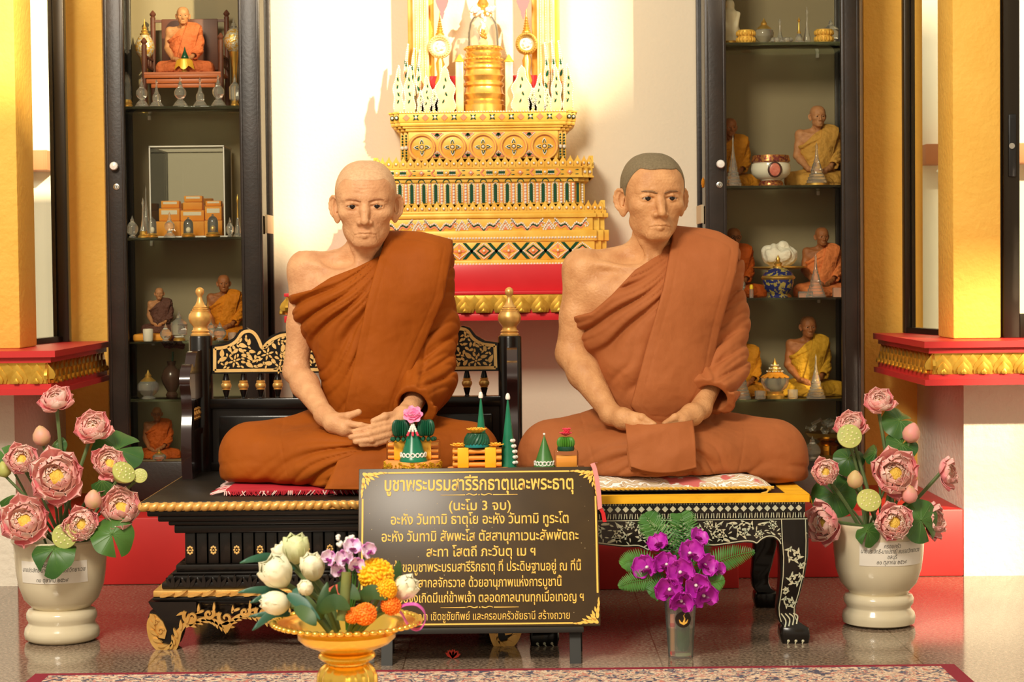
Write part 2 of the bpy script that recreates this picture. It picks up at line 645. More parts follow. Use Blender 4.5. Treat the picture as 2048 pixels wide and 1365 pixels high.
# unseen sun blockers added behind the camera, stepped to shade the middle of the hall
pb = MB()
for (x0, x1, zt) in ((1.2, 2.95, 4.78), (2.95, 3.55, 5.25), (3.55, 4.02, 4.70), (4.02, 4.72, 5.06), (4.72, 4.98, 5.22)):
 pb.bx(x0, x1, -1.2, -1.0, 2.4, zt)
struct('sun_blocker_beam', pb, M_cream)
struct('sun_blocker_post', MB().bx(4.98, 5.12, -1.25, -0.95, 0.0, 6.6), M_yellow)
struct('sun_blocker_panel', MB().bx(5.12, 7.4, -1.2, -1.0, 4.33, 6.6), M_cream)
struct('sun_blocker_bars', MB().bx(5.12, 7.4, -1.16, -1.08, 3.70, 3.74).bx(5.70, 5.75, -1.16, -1.08, 2.0, 4.33), M_black_alu)
# ---------------------------------------------------------------- smooth implicit surfaces -> one continuous mesh
def smin(a, b, k):
 if k <= 0:
  return np.minimum(a, b)
 h = np.clip(0.5 + 0.5 * (b - a) / k, 0, 1)
 return b + (a - b) * h - k * h * (1 - h)
def smax(a, b, k):
 return -smin(-a, -b, k)

def surf_nets(F, lo, h):
 s = F < 0
 nx, ny, nz = F.shape
 S = s[:-1, :-1, :-1].astype(np.uint8)
 c = np.zeros((nx - 1, ny - 1, nz - 1), np.uint8)
 for a in (0, 1):
  for b in (0, 1):
   for d in (0, 1):
    c += s[a:nx - 1 + a, b:ny - 1 + b, d:nz - 1 + d]
 act = (c > 0) & (c < 8)
 I, J, K = np.nonzero(act)
 n = len(I)
 idm = np.full(act.shape, -1, np.int32)
 idm[I, J, K] = np.arange(n)
 cor = [(a, b, d) for a in (0, 1) for b in (0, 1) for d in (0, 1)]
 val = {q: F[I + q[0], J + q[1], K + q[2]] for q in cor}
 P = np.zeros((n, 3))
 cnt = np.zeros(n)
 for q in cor:
  for ax in range(3):
   if q[ax] == 0:
    r = list(q)
    r[ax] = 1
    r = tuple(r)
    va, vb = val[q], val[r]
    m = (va < 0) != (vb < 0)
    t = np.where(m, va / np.where(m, va - vb, 1), 0)
    p = np.zeros((n, 3))
    p[:] = q
    p[:, ax] += t
    P += np.where(m[:, None], p, 0)
    cnt += m
 P = P / cnt[:, None] + np.stack([I, J, K], 1)
 V = P * h + np.array(lo)
 quads = []
 for ax in range(3):
  A = np.take(s, range(0, s.shape[ax] - 1), ax)
  B = np.take(s, range(1, s.shape[ax]), ax)
  d = A != B
  i, j, k = np.nonzero(d)
  o1, o2 = [(1, 2), (2, 0), (0, 1)][ax]
  idx = np.stack([i, j, k], 1)
  ok = (idx[:, o1] > 0) & (idx[:, o2] > 0) & (idx[:, o1] < F.shape[o1] - 1) & (idx[:, o2] < F.shape[o2] - 1)
  idx = idx[ok]
  ins = A[idx[:, 0], idx[:, 1], idx[:, 2]]
  def g(a, b):
   q = idx.copy()
   q[:, o1] -= a
   q[:, o2] -= b
   return idm[q[:, 0], q[:, 1], q[:, 2]]
  q = np.stack([g(1, 1), g(0, 1), g(0, 0), g(1, 0)], 1)
  q = np.where(ins[:, None], q, q[:, ::-1])
  quads.append(q)
 return V, np.concatenate(quads)

class Shape:
 """a list of smoothly joined round cones and ellipsoids, in metres"""
 def __init__(s):
  s.ops = []
  s.T = None
 def _p(s, p):
  p = np.array(p, float)
  return p if s.T is None else s.T[0] @ p + s.T[1]
 def cone(s, a, b, ra, rb, k=0.02, sub=False):
  s.ops.append(('c', s._p(a), s._p(b), ra, rb, k, sub))
  return s
 def chain(s, pts, rs, k=0.02):
  for i in range(len(pts) - 1):
   s.cone(pts[i], pts[i + 1], rs[i], rs[i + 1], k)
  return s
 def ell(s, c, r, k=0.02, sub=False, R=None):
  M = np.eye(3) if R is None else np.array(R, float)
  if s.T is not None:
   M = s.T[0] @ M
  s.ops.append(('e', s._p(c), M, np.array(r, float), k, sub))
  return s
 def field(s, lo, hi, h, grow=0.0):
  lo = np.array(lo, float)
  n = [int(math.ceil((hi[i] - lo[i]) / h)) + 1 for i in range(3)]
  ax = [lo[i] + h * np.arange(n[i]) for i in range(3)]
  F = np.full(n, 0.3, np.float32)
  for op in s.ops:
   if op[0] == 'c':
    _, a, b, ra, rb, k, sub = op
    rr = max(ra, rb) + k + grow + 0.02
    l_, h_ = np.minimum(a, b) - rr, np.maximum(a, b) + rr
   else:
    _, c, M, r, k, sub = op
    rr = np.abs(M) @ (r + 0.0) + k + grow + 0.02
    l_, h_ = c - rr, c + rr
   i0 = [max(0, int((l_[i] - lo[i]) / h)) for i in range(3)]
   i1 = [min(n[i], int((h_[i] - lo[i]) / h) + 2) for i in range(3)]
   if any(i1[i] <= i0[i] for i in range(3)):
    continue
   sl = tuple(slice(i0[i], i1[i]) for i in range(3))
   X = ax[0][sl[0]][:, None, None]
   Y = ax[1][sl[1]][None, :, None]
   Z = ax[2][sl[2]][None, None, :]
   if op[0] == 'c':
    d = b - a
    L2 = float(d @ d) + 1e-12
    t = np.clip(((X - a[0]) * d[0] + (Y - a[1]) * d[1] + (Z - a[2]) * d[2]) / L2, 0, 1)
    D = np.sqrt((X - a[0] - t * d[0]) ** 2 + (Y - a[1] - t * d[1]) ** 2 + (Z - a[2] - t * d[2]) ** 2) - (ra + (rb - ra) * t)
   else:
    q = [((X - c[0]) * M[0, i] + (Y - c[1]) * M[1, i] + (Z - c[2]) * M[2, i]) for i in range(3)]
    k0 = np.sqrt(sum((q[i] / r[i]) ** 2 for i in range(3)))
    k1 = np.sqrt(sum((q[i] / r[i] ** 2) ** 2 for i in range(3))) + 1e-9
    D = k0 * (k0 - 1) / k1
   D = D.astype(np.float32)
   F[sl] = smax(F[sl], -D, k) if sub else smin(F[sl], D, k)
  return F, (ax[0][:, None, None], ax[1][None, :, None], ax[2][None, None, :]), lo

def net_mb(F, lo, h, mb=None, mi=0, keep=None):
 V, Q = surf_nets(F, lo, h)
 if keep is not None:
  c = V[Q].mean(axis=1)
  Q = Q[keep(c)]
  used = np.unique(Q)
  re = np.full(len(V), -1)
  re[used] = np.arange(len(used))
  V, Q = V[used], re[Q]
 mb = mb or MB()
 return mb.add(V.tolist(), Q.tolist(), mi)

def poly_sd(poly, X, Z):
 """signed distance to a polygon in x,z (negative inside), broadcast"""
 X, Z = np.broadcast_arrays(X, Z)
 d = np.full(X.shape, 1e9)
 ins = np.zeros(X.shape, bool)
 n = len(poly)
 for i in range(n):
  x0, z0 = poly[i]
  x1, z1 = poly[(i + 1) % n]
  ex, ez = x1 - x0, z1 - z0
  t = np.clip(((X - x0) * ex + (Z - z0) * ez) / (ex * ex + ez * ez + 1e-12), 0, 1)
  d = np.minimum(d, (X - x0 - t * ex) ** 2 + (Z - z0 - t * ez) ** 2)
  cr = ((z0 > Z) != (z1 > Z)) & (X < (x1 - x0) * (Z - z0) / (z1 - z0 + 1e-12) + x0)
  ins ^= cr
 return np.where(ins, -np.sqrt(d), np.sqrt(d)).astype(np.float32)

def wob(X, Y, Z, f, s=0.0):
 """cheap smooth 3-d noise, about -1..1"""
 return (np.sin(f * (X * 1.0 + Y * 0.6 + Z * 0.35) + s) * np.cos(f * (Y * 0.9 - Z * 0.7) + 1.7 * s + 0.5)
   + np.sin(f * 1.9 * (Z * 0.9 - X * 0.5) + 2.3 * s) * 0.5 + np.cos(f * 2.3 * (X * 0.6 + Y * 0.8 - Z * 0.4) + s) * 0.35) / 1.85
def ridge(t):
 """cloth folds: rounded crests with narrow, deep valleys, 0..1"""
 w = np.sqrt(np.sin(t) ** 2 + 0.05)
 w = (w - 0.2236) / 0.8011
 return 1.0 - (1.0 - w) ** 2.2
# ---------------------------------------------------------------- seated monk figures
def rotm(rx=0, ry=0, rz=0):
 return np.array((Matrix.Rotation(math.radians(rz), 3, 'Z') @ Matrix.Rotation(math.radians(ry), 3, 'Y') @ Matrix.Rotation(math.radians(rx), 3, 'X')))

def head_shape(S, p):
 """head in its own frame: chin at z 0, crown at z .217, face towards -y.  p: small differences between the figures"""
 j = p.get('jaw', 1.0)
 cw = p.get('cran', 1.0)
 for s in (-1, 1):
  S.ell((s * 0.018 * cw, 0.016, 0.140), (0.0595, 0.094, 0.076), 0.0 if s < 0 else 0.02)
 S.ell((0, -0.014, 0.132), (0.064, 0.066, 0.066), 0.03)
 S.ell((0, -0.024, 0.074), (0.0600 * j, 0.055, 0.078), 0.03)
 S.ell((0, -0.066, 0.015), (0.024, 0.015, 0.016), 0.016)
 for s in (-1, 1):
  S.cone((s * 0.043 * j, 0.004, 0.045), (s * 0.018, -0.060, 0.016), 0.010, 0.012, 0.025)   # jaw line
  S.ell((s * 0.046, -0.048, 0.083), (0.018, 0.020, 0.012), 0.024)            # cheekbone
  S.cone((s * 0.012, -0.0775, 0.1215), (s * 0.046, -0.063, 0.1235), 0.007, 0.007, 0.014)   # brow
  S.ell((s * 0.030, -0.091, 0.1060), (0.019, 0.018, 0.0110), 0.014, sub=True)  # eye socket
 S.chain([(0, -0.074, 0.118), (0, -0.086, 0.092), (0, -0.097, 0.067)], [0.0062, 0.0078, 0.0108], 0.012)   # nose
 for s in (-1, 1):
  S.ell((s * 0.0135, -0.084, 0.0625), (0.0085, 0.0105, 0.0075), 0.006)
 S.ell((0, -0.071, 0.040), (0.028, 0.013, 0.018), 0.016)
 for s in (-1, 1):   # nasolabial furrow and the line down from the mouth corner
  S.chain([(s * 0.0205, -0.0860, 0.068), (s * 0.0275, -0.0830, 0.052), (s * 0.0345, -0.0740, 0.034)], [0.0016, 0.0022, 0.0014], 0.006)
  for q in (-1, -2):
   S.ops[q] = S.ops[q][:-1] + (True,)
  S.cone((s * 0.0300, -0.0765, 0.029), (s * 0.0315, -0.0660, 0.013), 0.0014, 0.0008, 0.005, sub=True)
  S.ell((s * 0.0070, -0.0985, 0.0555), (0.0036, 0.006, 0.003), 0.003, sub=True)
 # lips with downturned corners
 S.chain([(-0.0245, -0.0765, 0.0330), (-0.010, -0.0845, 0.0374), (0, -0.0850, 0.0368), (0.010, -0.0845, 0.0374), (0.0245, -0.0765, 0.0330)], [0.0018, 0.0040, 0.0042, 0.0040, 0.0018], 0.005)
 S.chain([(-0.021, -0.0760, 0.0300), (0, -0.0838, 0.0288), (0.021, -0.0760, 0.0300)], [0.003, 0.0054, 0.003], 0.006)
 lipn = [(-0.0285, -0.0770, 0.0300), (-0.012, -0.0885, 0.0338), (0.012, -0.0885, 0.0338), (0.0285, -0.0770, 0.0300)]
 for a, b in zip(lipn[:-1], lipn[1:]):
  S.cone(a, b, 0.0013, 0.0013, 0.0028, sub=True)
 # eyelids round the slit
 for s in (-1, 1):
  S.ell((s * 0.0305, -0.0690, 0.1045), (0.0185, 0.0120, 0.0120), 0.005)
  S.chain([(s * 0.0160, -0.0790, 0.1095), (s * 0.031, -0.0815, 0.1125), (s * 0.0465, -0.0690, 0.1075)], [0.0030, 0.0034, 0.0028], 0.004)
  for a, b in (((0.0180, -0.0790, 0.1032), (0.0305, -0.0825, 0.1046)), ((0.0305, -0.0825, 0.1046), (0.0435, -0.0745, 0.1026))):
   S.cone((s * a[0], a[1], a[2]), (s * b[0], b[1], b[2]), 0.0026, 0.0030, 0.0010, sub=True)
 # ears
 es = p.get('ear', 1.0)
 for s in (-1, 1):
  R = rotm(rz=s * 42, ry=s * 6)
  ec = np.array((s * 0.0795 * es, 0.014, 0.094))
  S.ell((s * 0.072, 0.010, 0.092), (0.009, 0.012, 0.022), 0.010)
  S.ell(ec + (0, 0, 0.006), (0.0170 * es, 0.0056, 0.0275), 0.005, R=R)
  hx_ = [ec + R @ np.array((s * 0.0160 * es * math.cos(a), -0.0035, 0.006 + 0.0270 * math.sin(a))) for a in (2.4, 1.9, 1.4, 0.9, 0.4, -0.1, -0.6, -1.0)]
  S.chain(hx_, [0.0030, 0.0034, 0.0036, 0.0036, 0.0034, 0.0032, 0.0030, 0.0030], 0.003)
  S.ell(ec + (-s * 0.004, -0.004, -0.018), (0.0110, 0.0060, 0.0200), 0.008, R=R)
  S.ell(ec + (-s * 0.0015, -0.0078, 0.005), (0.0108, 0.0088, 0.0205), 0.002, sub=True, R=R)
  S.cone(ec + (-s * 0.006, -0.006, 0.012), ec + (-s * 0.004, -0.006, -0.006), 0.0028, 0.003, 0.004)
 return S

def hand(S, pts_fingers, palm, wrist, rw=0.024):
 """palm: list of (point, radius); fingers: lists of joints with radii"""
 S.ops_mark = len(S.ops)
 S.cone(wrist, palm[0][0], rw, palm[0][1], 0.02)
 for i in range(len(palm) - 1):
  S.cone(palm[i][0], palm[i + 1][0], palm[i][1], palm[i + 1][1], 0.012)
 for jt, rs in pts_fingers:
  for i in range(len(jt) - 1):
   S.cone(jt[i], jt[i + 1], rs[i] * 0.84, rs[i + 1] * 0.88, 0.0028)
   if i > 0:
    S.ell(jt[i], (rs[i] * 0.90,) * 3, 0.003)
 return S

def fabric(name, col, col2, sheen=0.25):
 new = name not in MATS
 m = mat(name, col, 0.72, col2=col2, nscale=5.0, ncon=(0.3, 0.7), bump=0.06, bscale=420, spec=0.25)
 if new:      # soft wrinkles under the weave
  n, l = m.node_tree.nodes, m.node_tree.links
  tc = next(q for q in n if q.type == 'TEX_COORD')
  b1 = next(q for q in n if q.type == 'BUMP')
  t = n.new('ShaderNodeTexNoise')
  t.inputs['Scale'].default_value = 13
  t.inputs['Detail'].default_value = 2.5
  t.inputs['Roughness'].default_value = 0.45
  b2 = n.new('ShaderNodeBump')
  b2.inputs['Strength'].default_value = 0.45
  b2.inputs['Distance'].default_value = 0.03
  l.new(tc.outputs['Object'], t.inputs[0])
  l.new(t.outputs['Fac'], b2.inputs['Height'])
  l.new(b2.outputs[0], b1.inputs['Normal'])
 return m
def skin(name, col, col2, rough=0.5):
 return mat(name, col, rough, col2=col2, nscale=26, ncon=(0.32, 0.72), bump=0.22, bscale=150, sss=0.0, detail=6, spec=0.35)

M_eye = mat('eye_white', (0.46, 0.37, 0.28), 0.2)
M_iris = mat('dark_iris', (0.012, 0.007, 0.005), 0.08)
M_nail = mat('finger_nail', (0.86, 0.66, 0.50), 0.25)

def build_monk(p, res=1.0):
 """p: landmarks in photo pixels with a depth offset from the figure's middle. Returns {part name: mesh builder}, in local metres."""
 Yc, org = p['Yc'], p['org']
 def L(px, py, dy=0.0):
  q = at(px, py, Yc + dy) - org
  return (q.x, q.y, q.z)
 def A(t):
  return L(*t)
 out = {}
 # ------------------------------------------------ body
 S = Shape()
 S.ell(A(p['rib']), p['rib_r'], 0.0)
 S.ell(A(p['bel']), p['bel_r'], 0.06)
 S.ell(A(p['hip']), (0.17, 0.12, 0.09), 0.06)
 sl, sr = A(p['sh_l']), A(p['sh_r'])
 nb = A(p['neck'])
 S.cone(sl, (nb[0] - 0.03, nb[1] + 0.015, nb[2] - 0.03), 0.044, 0.050, 0.03)
 S.cone(sr, (nb[0] + 0.03, nb[1] + 0.015, nb[2] - 0.03), 0.044, 0.050, 0.03)
 S.cone((sl[0] + 0.03, sl[1] - 0.01, sl[2] - 0.06), A(p['rib']), 0.055, 0.08, 0.05)
 S.cone((sr[0] - 0.03, sr[1] - 0.01, sr[2] - 0.06), A(p['rib']), 0.055, 0.08, 0.05)
 hd = np.array(A(p['chin']))
 R = rotm(*p['head_rot'])
 def H(q):
  return tuple(R @ np.array(q) + hd)
 S.cone(H((0, 0.030, 0.035)), (nb[0], nb[1] + 0.012, nb[2] - 0.02), 0.045, 0.054, 0.03)
 # collar bones, neck tendons and the hollow over the collar bone
 pit = (nb[0], nb[1] - 0.082, nb[2] - 0.050)
 S.cone((sl[0] + 0.012, sl[1] - 0.040, sl[2] + 0.014), pit, 0.0115, 0.0095, 0.012)
 S.cone((sr[0] - 0.012, sr[1] - 0.030, sr[2] + 0.012), pit, 0.009, 0.008, 0.014)
 for s in (-1, 1):
  S.cone(H((s * 0.038, 0.002, 0.036)), (pit[0] + s * 0.010, pit[1] + 0.012, pit[2] + 0.004), 0.0115, 0.0090, 0.010)
  S.ell((nb[0] + s * 0.064, nb[1] - 0.062, nb[2] - 0.014), (0.036, 0.030, 0.018), 0.025, sub=True)
 S.ell((pit[0], pit[1] - 0.004, pit[2] + 0.016), (0.007, 0.012, 0.014), 0.01, sub=True)
 S.cone(H((0, -0.026, 0.004)), (pit[0], pit[1] + 0.030, pit[2] + 0.03), 0.014, 0.010, 0.018)
 # bare arm: shoulder, elbow, wrist
 el, wr = A(p['elb_l']), A(p['wri_l'])
 ra = p['arm_r']
 S.ell(sl, (ra[0], ra[0], ra[0] * 1.05), 0.02)
 mid = tuple(0.45 * sl[i] + 0.55 * el[i] for i in range(3))
 S.chain([sl, (mid[0], mid[1] - 0.004, mid[2]), el], [ra[0] * 0.95, ra[1], ra[2]], 0.018)
 fm = tuple(0.68 * el[i] + 0.32 * wr[i] for i in range(3))
 S.chain([el, fm, wr], [ra[2] * 0.96, ra[3], ra[4]], 0.016)
 S.ell((el[0] - 0.012, el[1] + 0.018, el[2] - 0.010), (0.017,) * 3, 0.02)
 S.cone((wr[0] - 0.012, wr[1], wr[2] + 0.006), (wr[0] - 0.006, wr[1], wr[2] + 0.004), 0.012, 0.011, 0.012)
 # covered arm
 er, w2 = A(p['elb_r']), A(p['wri_r'])
 S.chain([sr, er, w2], [0.043, 0.035, 0.024], 0.02)
 nb_torso = len(S.ops)
 for (wrist, palm, fing) in (('wri_l', 'palm_l', 'fing_l'), ('wri_r', 'palm_r', 'fing_r')):
  pal = [(A(q[:3]), q[3]) for q in p[palm]]
  fg = [([A(q[:3]) for q in f], [q[3] for q in f]) for f in p[fing]]
  hand(S, fg, pal, A(p[wrist]), 0.023)
 S.T = (R, hd)
 head_shape(S, p)
 S.T = None
 body = MB()
 h1, h2, h3 = 0.0055 * res, 0.0019 * res, 0.0027 * res
 zc = hd[2] - 0.012
 hb = p['hand_box']
 a0, a1 = np.array(A(hb[0])), np.array(A(hb[1]))
 hlo, hhi = np.minimum(a0, a1), np.maximum(a0, a1)
 def in_hand(c):
  return np.all((c > hlo) & (c < hhi), axis=1)
 F, ax, lo = S.field((min(sl[0], el[0]) - 0.10, -0.36, -0.02), (sr[0] + 0.12, 0.20, zc + 0.03), h1)
 net_mb(F, lo, h1, body, keep=lambda c: (c[:, 2] < zc) & ~in_hand(c))
 F, ax, lo = S.field((hd[0] - 0.125, hd[1] - 0.13, zc - 0.02), (hd[0] + 0.125, hd[1] + 0.15, hd[2] + 0.24), h2)
 hx = [(ax[0] - hd[0]) * R[0, i] + (ax[1] - hd[1]) * R[1, i] + (ax[2] - hd[2]) * R[2, i] for i in range(3)]
 fr = np.clip(1 - hx[1] / -0.02, 0, 1) if False else (hx[1] < -0.03)
 wr_ = 0
 for z0, hw, am, bow in ((0.146, 0.034, 0.0007, 0.10), (0.154, 0.038, 0.0008, 0.12), (0.162, 0.034, 0.0006, 0.14)):
  wr_ = wr_ + am * np.exp(-((hx[2] - z0 - bow * 0.02 * np.sin(np.abs(hx[0]) * 60) - 0.0006 * np.sin(hx[0] * 190)) / 0.0015) ** 2) * np.clip((hw - np.abs(hx[0])) / 0.012, 0, 1)
 q = np.abs(hx[0])
 for z0, am in ((0.0925, 0.0007), (0.0885, 0.0005)):
  wr_ = wr_ + am * np.exp(-((hx[2] - z0 - 2.2 * (q - 0.029) ** 2 * 10) / 0.0013) ** 2) * np.clip((0.015 - np.abs(q - 0.031)) / 0.006, 0, 1)
 wr_ = wr_ + 0.0008 * np.exp(-((q - 0.0065 - (hx[2] - 0.118) * 0.12) / 0.0013) ** 2) * np.clip((0.010 - np.abs(hx[2] - 0.122)) / 0.004, 0, 1)
 for k_ in (-1, 0, 1):
  wr_ = wr_ + 0.0005 * np.exp(-((hx[2] - 0.106 - k_ * 0.0055 - (q - 0.05) * k_ * 0.35) / 0.0011) ** 2) * np.clip((0.008 - np.abs(q - 0.056)) / 0.004, 0, 1)
 F = (F + wr_ * fr + 0.0004 * wob(hx[0], hx[1], hx[2], 150, 1.0)).astype(np.float32)
 net_mb(F, lo, h2, body, keep=lambda c: c[:, 2] > zc - 0.004)
 headF = (F, lo, ax)
 F, ax, lo = S.field(hlo - 0.03, hhi + 0.03, h3)
 m3 = 0.004
 net_mb(F, lo, h3, body, keep=lambda c: np.all((c > hlo - m3) & (c < hhi + m3), axis=1))
 out['body'] = body
 # ------------------------------------------------ eyes, brows, hair (in the head's frame)
 for s, nm in ((-1, 'eye'), (1, 'eye')):
  e = MB()
  c = H((s * 0.0305, -0.0685, 0.1045))
  M = Matrix.Translation(c) @ Matrix(R.tolist()).to_4x4()
  e.ell((0, 0, 0), (0.0150, 0.0118, 0.0095), 16, 12, 0, M)
  e.ell((s * 0.0005 + p.get('gaze', 0), -0.0070, -0.0004), (0.0082, 0.0066, 0.0082), 18, 12, 1, M)
  out.setdefault('eyes', []).append(e)
 F, lo, ax = headF
 X, Y, Z = ax
 hx = [(X - hd[0]) * R[0, i] + (Y - hd[1]) * R[1, i] + (Z - hd[2]) * R[2, i] for i in range(3)]
 for s in (-1, 1):
  pl = [(0.008, 0.1180), (0.022, 0.1240), (0.040, 0.1248), (0.053, 0.1190), (0.040, 0.1190), (0.022, 0.1172), (0.009, 0.1135)]
  pd = poly_sd([(s * a, b) for a, b in pl], hx[0], hx[2])
  G = smax(F - 0.0010, pd, 0.001)
  G = np.maximum(G, hx[1] + 0.02)
  out.setdefault('brows', []).append(net_mb(G.astype(np.float32), lo, h2))
 zl = p['hairline'] - np.clip((hx[1] + 0.058) / 0.05, 0, 1) * p['hair_drop'] + 0.0010 * np.sin(hx[0] * 110 + 1)
 zl = zl + 60 * np.clip(np.abs(hx[0]) - 0.0, 0, 0.05) ** 3 * 0.4
 G = smax(F - p['hair_th'], (zl - hx[2]) * 0.7, 0.0016)
 ear = np.sqrt(((np.abs(hx[0]) - 0.088) / 0.020) ** 2 + ((hx[1] - 0.010) / 0.030) ** 2 + ((hx[2] - 0.094) / 0.040) ** 2) - 1
 G = np.maximum(G, -ear * 0.02)
 G = np.maximum(G, 0.06 - hx[2])
 out['hair'] = net_mb(G.astype(np.float32), lo, h2)
 # ------------------------------------------------ upper robe with its sleeve
 h = 0.0036 * res
 T = Shape()
 T.ell(A(p['rib']), tuple(v * 1.0 for v in p['rib_r']), 0.0)
 T.ell(A(p['bel']), p['bel_r'], 0.07)
 T.ell(A(p['hip']), (0.175, 0.125, 0.09), 0.07)
 T.cone(sr, (nb[0] + 0.03, nb[1] + 0.015, nb[2] - 0.03), 0.046, 0.050, 0.04)
 T.cone((sr[0] - 0.03, sr[1] - 0.01, sr[2] - 0.06), A(p['rib']), 0.057, 0.085, 0.05)
 T.cone((sl[0] + 0.03, sl[1] - 0.01, sl[2] - 0.06), A(p['rib']), 0.052, 0.078, 0.05)
 T.cone((sl[0] + 0.050, sl[1], sl[2] - 0.12), A(p['bel']), 0.055, 0.09, 0.05)
 nt = len(T.ops)
 T.chain([sr, A(p['slv'][0]), A(p['slv'][1])], [p['slv_r'][0], p['slv_r'][1], p['slv_r'][2]], 0.03)
 T.chain([A(p['slv'][1]), A(p['slv'][2])], [p['slv_r'][2], p['slv_r'][3]], 0.025)
 F, ax, lo = T.field((sl[0] - 0.06, -0.36, -0.01), (sr[0] + 0.14, 0.22, sr[2] + 0.16), h, grow=0.02)
 X, Y, Z = ax
 c = L(*p['fold_c'])
 th = np.arctan2(Z - c[2], X - c[0] + 0.0 * Y)
 rr = np.sqrt((Z - c[2]) ** 2 + (X - c[0]) ** 2)
 ph = th * p['fold_n'] + 2.0 * wob(X, Y, Z, 9, 0.4) + 0.8 * wob(X, Y, Z, 23, 1.4) + rr * 6
 mod = np.clip(0.62 + 0.62 * wob(X, Y, Z, 11, 2.6), 0.12, 1.0)
 amp = np.clip((rr - 0.03) / 0.19, 0, 1) * np.clip((p['fold_r'] - rr) / 0.08, 0.35, 1)
 disp = (0.0185 * ridge(ph) * mod + 0.0090 * ridge(ph * 2.1 + 1.6 * wob(X, Y, Z, 21, 2.0)) * (1.15 - mod) + 0.004 * mod) * amp
 # sleeve folds run round the arm
 sw = np.clip((X - (sr[0] - 0.03)) / 0.03, 0, 1)
 disp = disp * (1 - sw) + sw * (0.0120 * ridge((Z * 0.9 - X * 1.1 + Y * 0.5) * 48 + 2.4 * wob(X, Y, Z, 13, 1.0)) * np.clip(0.65 + 0.7 * wob(X, Y, Z, 9, 3.0), 0.1, 1) + 0.004 * ridge((Z * 0.9 - X * 0.8 + Y * 0.5) * 84 + 2.0 * wob(X, Y, Z, 15, 4.0)))
 F = F - 0.003 - disp.astype(np.float32)
 # covered below the diagonal from the left shoulder to under the bare arm
 dg = [L(px, py, -0.10) for px, py in p['diag']]
 big = [(dg[0][0], dg[0][2])] + [(q[0], q[2]) for q in dg[1:]]
 poly = big + [(dg[-1][0] - 0.09, dg[-1][2] - 0.02), (dg[-1][0] - 0.09, -0.2), (1.0, -0.2), (1.0, 1.0), (dg[0][0] + 0.015, 1.0)]
 pd = poly_sd(poly, X, Z)
 edge_dist = np.abs(pd)
 F = F - (0.003 * np.exp(-(edge_dist / 0.010) ** 2)).astype(np.float32)
 F = smax(F, pd, 0.006)
 # the sleeve's open end
 s1, s2 = np.array(A(p['slv'][1])), np.array(A(p['slv'][2]))
 dv = (s2 - s1) / np.linalg.norm(s2 - s1)
 en = (X - s2[0]) * dv[0] + (Y - s2[1]) * dv[1] + (Z - s2[2]) * dv[2]
 near = np.sqrt((X - s2[0]) ** 2 + (Y - s2[1]) ** 2 + (Z - s2[2]) ** 2) - 0.085
 F = np.where(near < 0, smax(F, (en - 0.004).astype(np.float32), 0.004), F)
 tu = np.clip(en + 0.10, 0, 0.10) - 0.10
 pit_ = np.sqrt((X - s2[0] - dv[0] * tu) ** 2 + (Y - s2[1] - dv[1] * tu) ** 2 + (Z - s2[2] - dv[2] * tu) ** 2) - (p['slv_r'][3] - 0.005)
 F = np.where(near < 0.02, smax(F, (-pit_).astype(np.float32), 0.004), F)
 out['upper_robe'] = net_mb(F.astype(np.float32), lo, h)
 # ------------------------------------------------ the folded cloth over the shoulder
 P = Shape()
 P.ell(A(p['rib']), p['rib_r'], 0.0)
 P.ell(A(p['bel']), (p['bel_r'][0] * 1.0, p['bel_r'][1] * 1.09, p['bel_r'][2]), 0.10)
 P.cone(sr, (nb[0] + 0.03, nb[1] + 0.015, nb[2] - 0.03), 0.050, 0.050, 0.06)
 P.cone((sr[0] - 0.02, sr[1] - 0.012, sr[2] - 0.07), A(p['rib']), 0.062, 0.10, 0.08)
 P.cone(sr, A(p['slv'][0]), 0.052, 0.045, 0.08)
 P.cone((nb[0] + 0.05, nb[1], nb[2] + 0.016), A(p['corner']), 0.026, 0.014, 0.03)
 F, ax, lo = P.field((dg[0][0] - 0.18, -0.30, 0.02), (sr[0] + 0.16, 0.22, sr[2] + 0.17), h * 0.9, grow=0.03)
 X, Y, Z = ax
 pl = [L(px, py, -0.11) for px, py in p['flap']]
 pd = poly_sd([(q[0], q[2]) for q in pl], X, Z)
 dd = 0.0022 * wob(X, Y, Z, 14, 0.7) + 0.0040 * np.sin((X * 0.95 + Z * 0.30) * p['flap_f'] + 1.4 * wob(X, Y, Z, 9, 5)) * np.clip((0.36 - Z) / 0.25, 0, 1)
 F = F - p['flap_t'] - dd.astype(np.float32)
 # hems: a stitched line near the left edge
 F = F + 0.0012 * np.exp(-((np.abs(pd) - 0.022) / 0.0022) ** 2).astype(np.float32)
 F = smax(F, pd, 0.005)
 F = np.maximum(F, (Y - 0.09).astype(np.float32) - np.clip(Z - (sr[2] - 0.02), 0, 0.2) * 2)
 # hollow out, so that it is a cloth and not a block
 out['shoulder_cloth'] = net_mb(F.astype(np.float32), lo, h * 0.9)
 # ------------------------------------------------ lower robe over the crossed legs
 G = Shape()
 G.ell(A(p['hip']), (0.18, 0.14, 0.10), 0.0)
 for sd in ('l', 'r'):
  hp, kn, an = A(p['hipj_' + sd]), A(p['knee_' + sd]), A(p['ank_' + sd])
  G.cone(hp, kn, p['leg_r'][0], p['leg_r'][1], 0.05)
  G.cone((kn[0], kn[1] - 0.02, kn[2] - 0.015), an, p['leg_r'][1] * 0.86, p['leg_r'][2], 0.05)
  G.ell((kn[0] * 0.97, kn[1] + 0.03, kn[2] - 0.03), (p['leg_r'][1] * 1.0, 0.10, p['leg_r'][1] * 0.8), 0.04)
 G.ell(A(p['lapc']), p['lap_r'], 0.06)
 kl, kr = A(p['knee_l']), A(p['knee_r'])
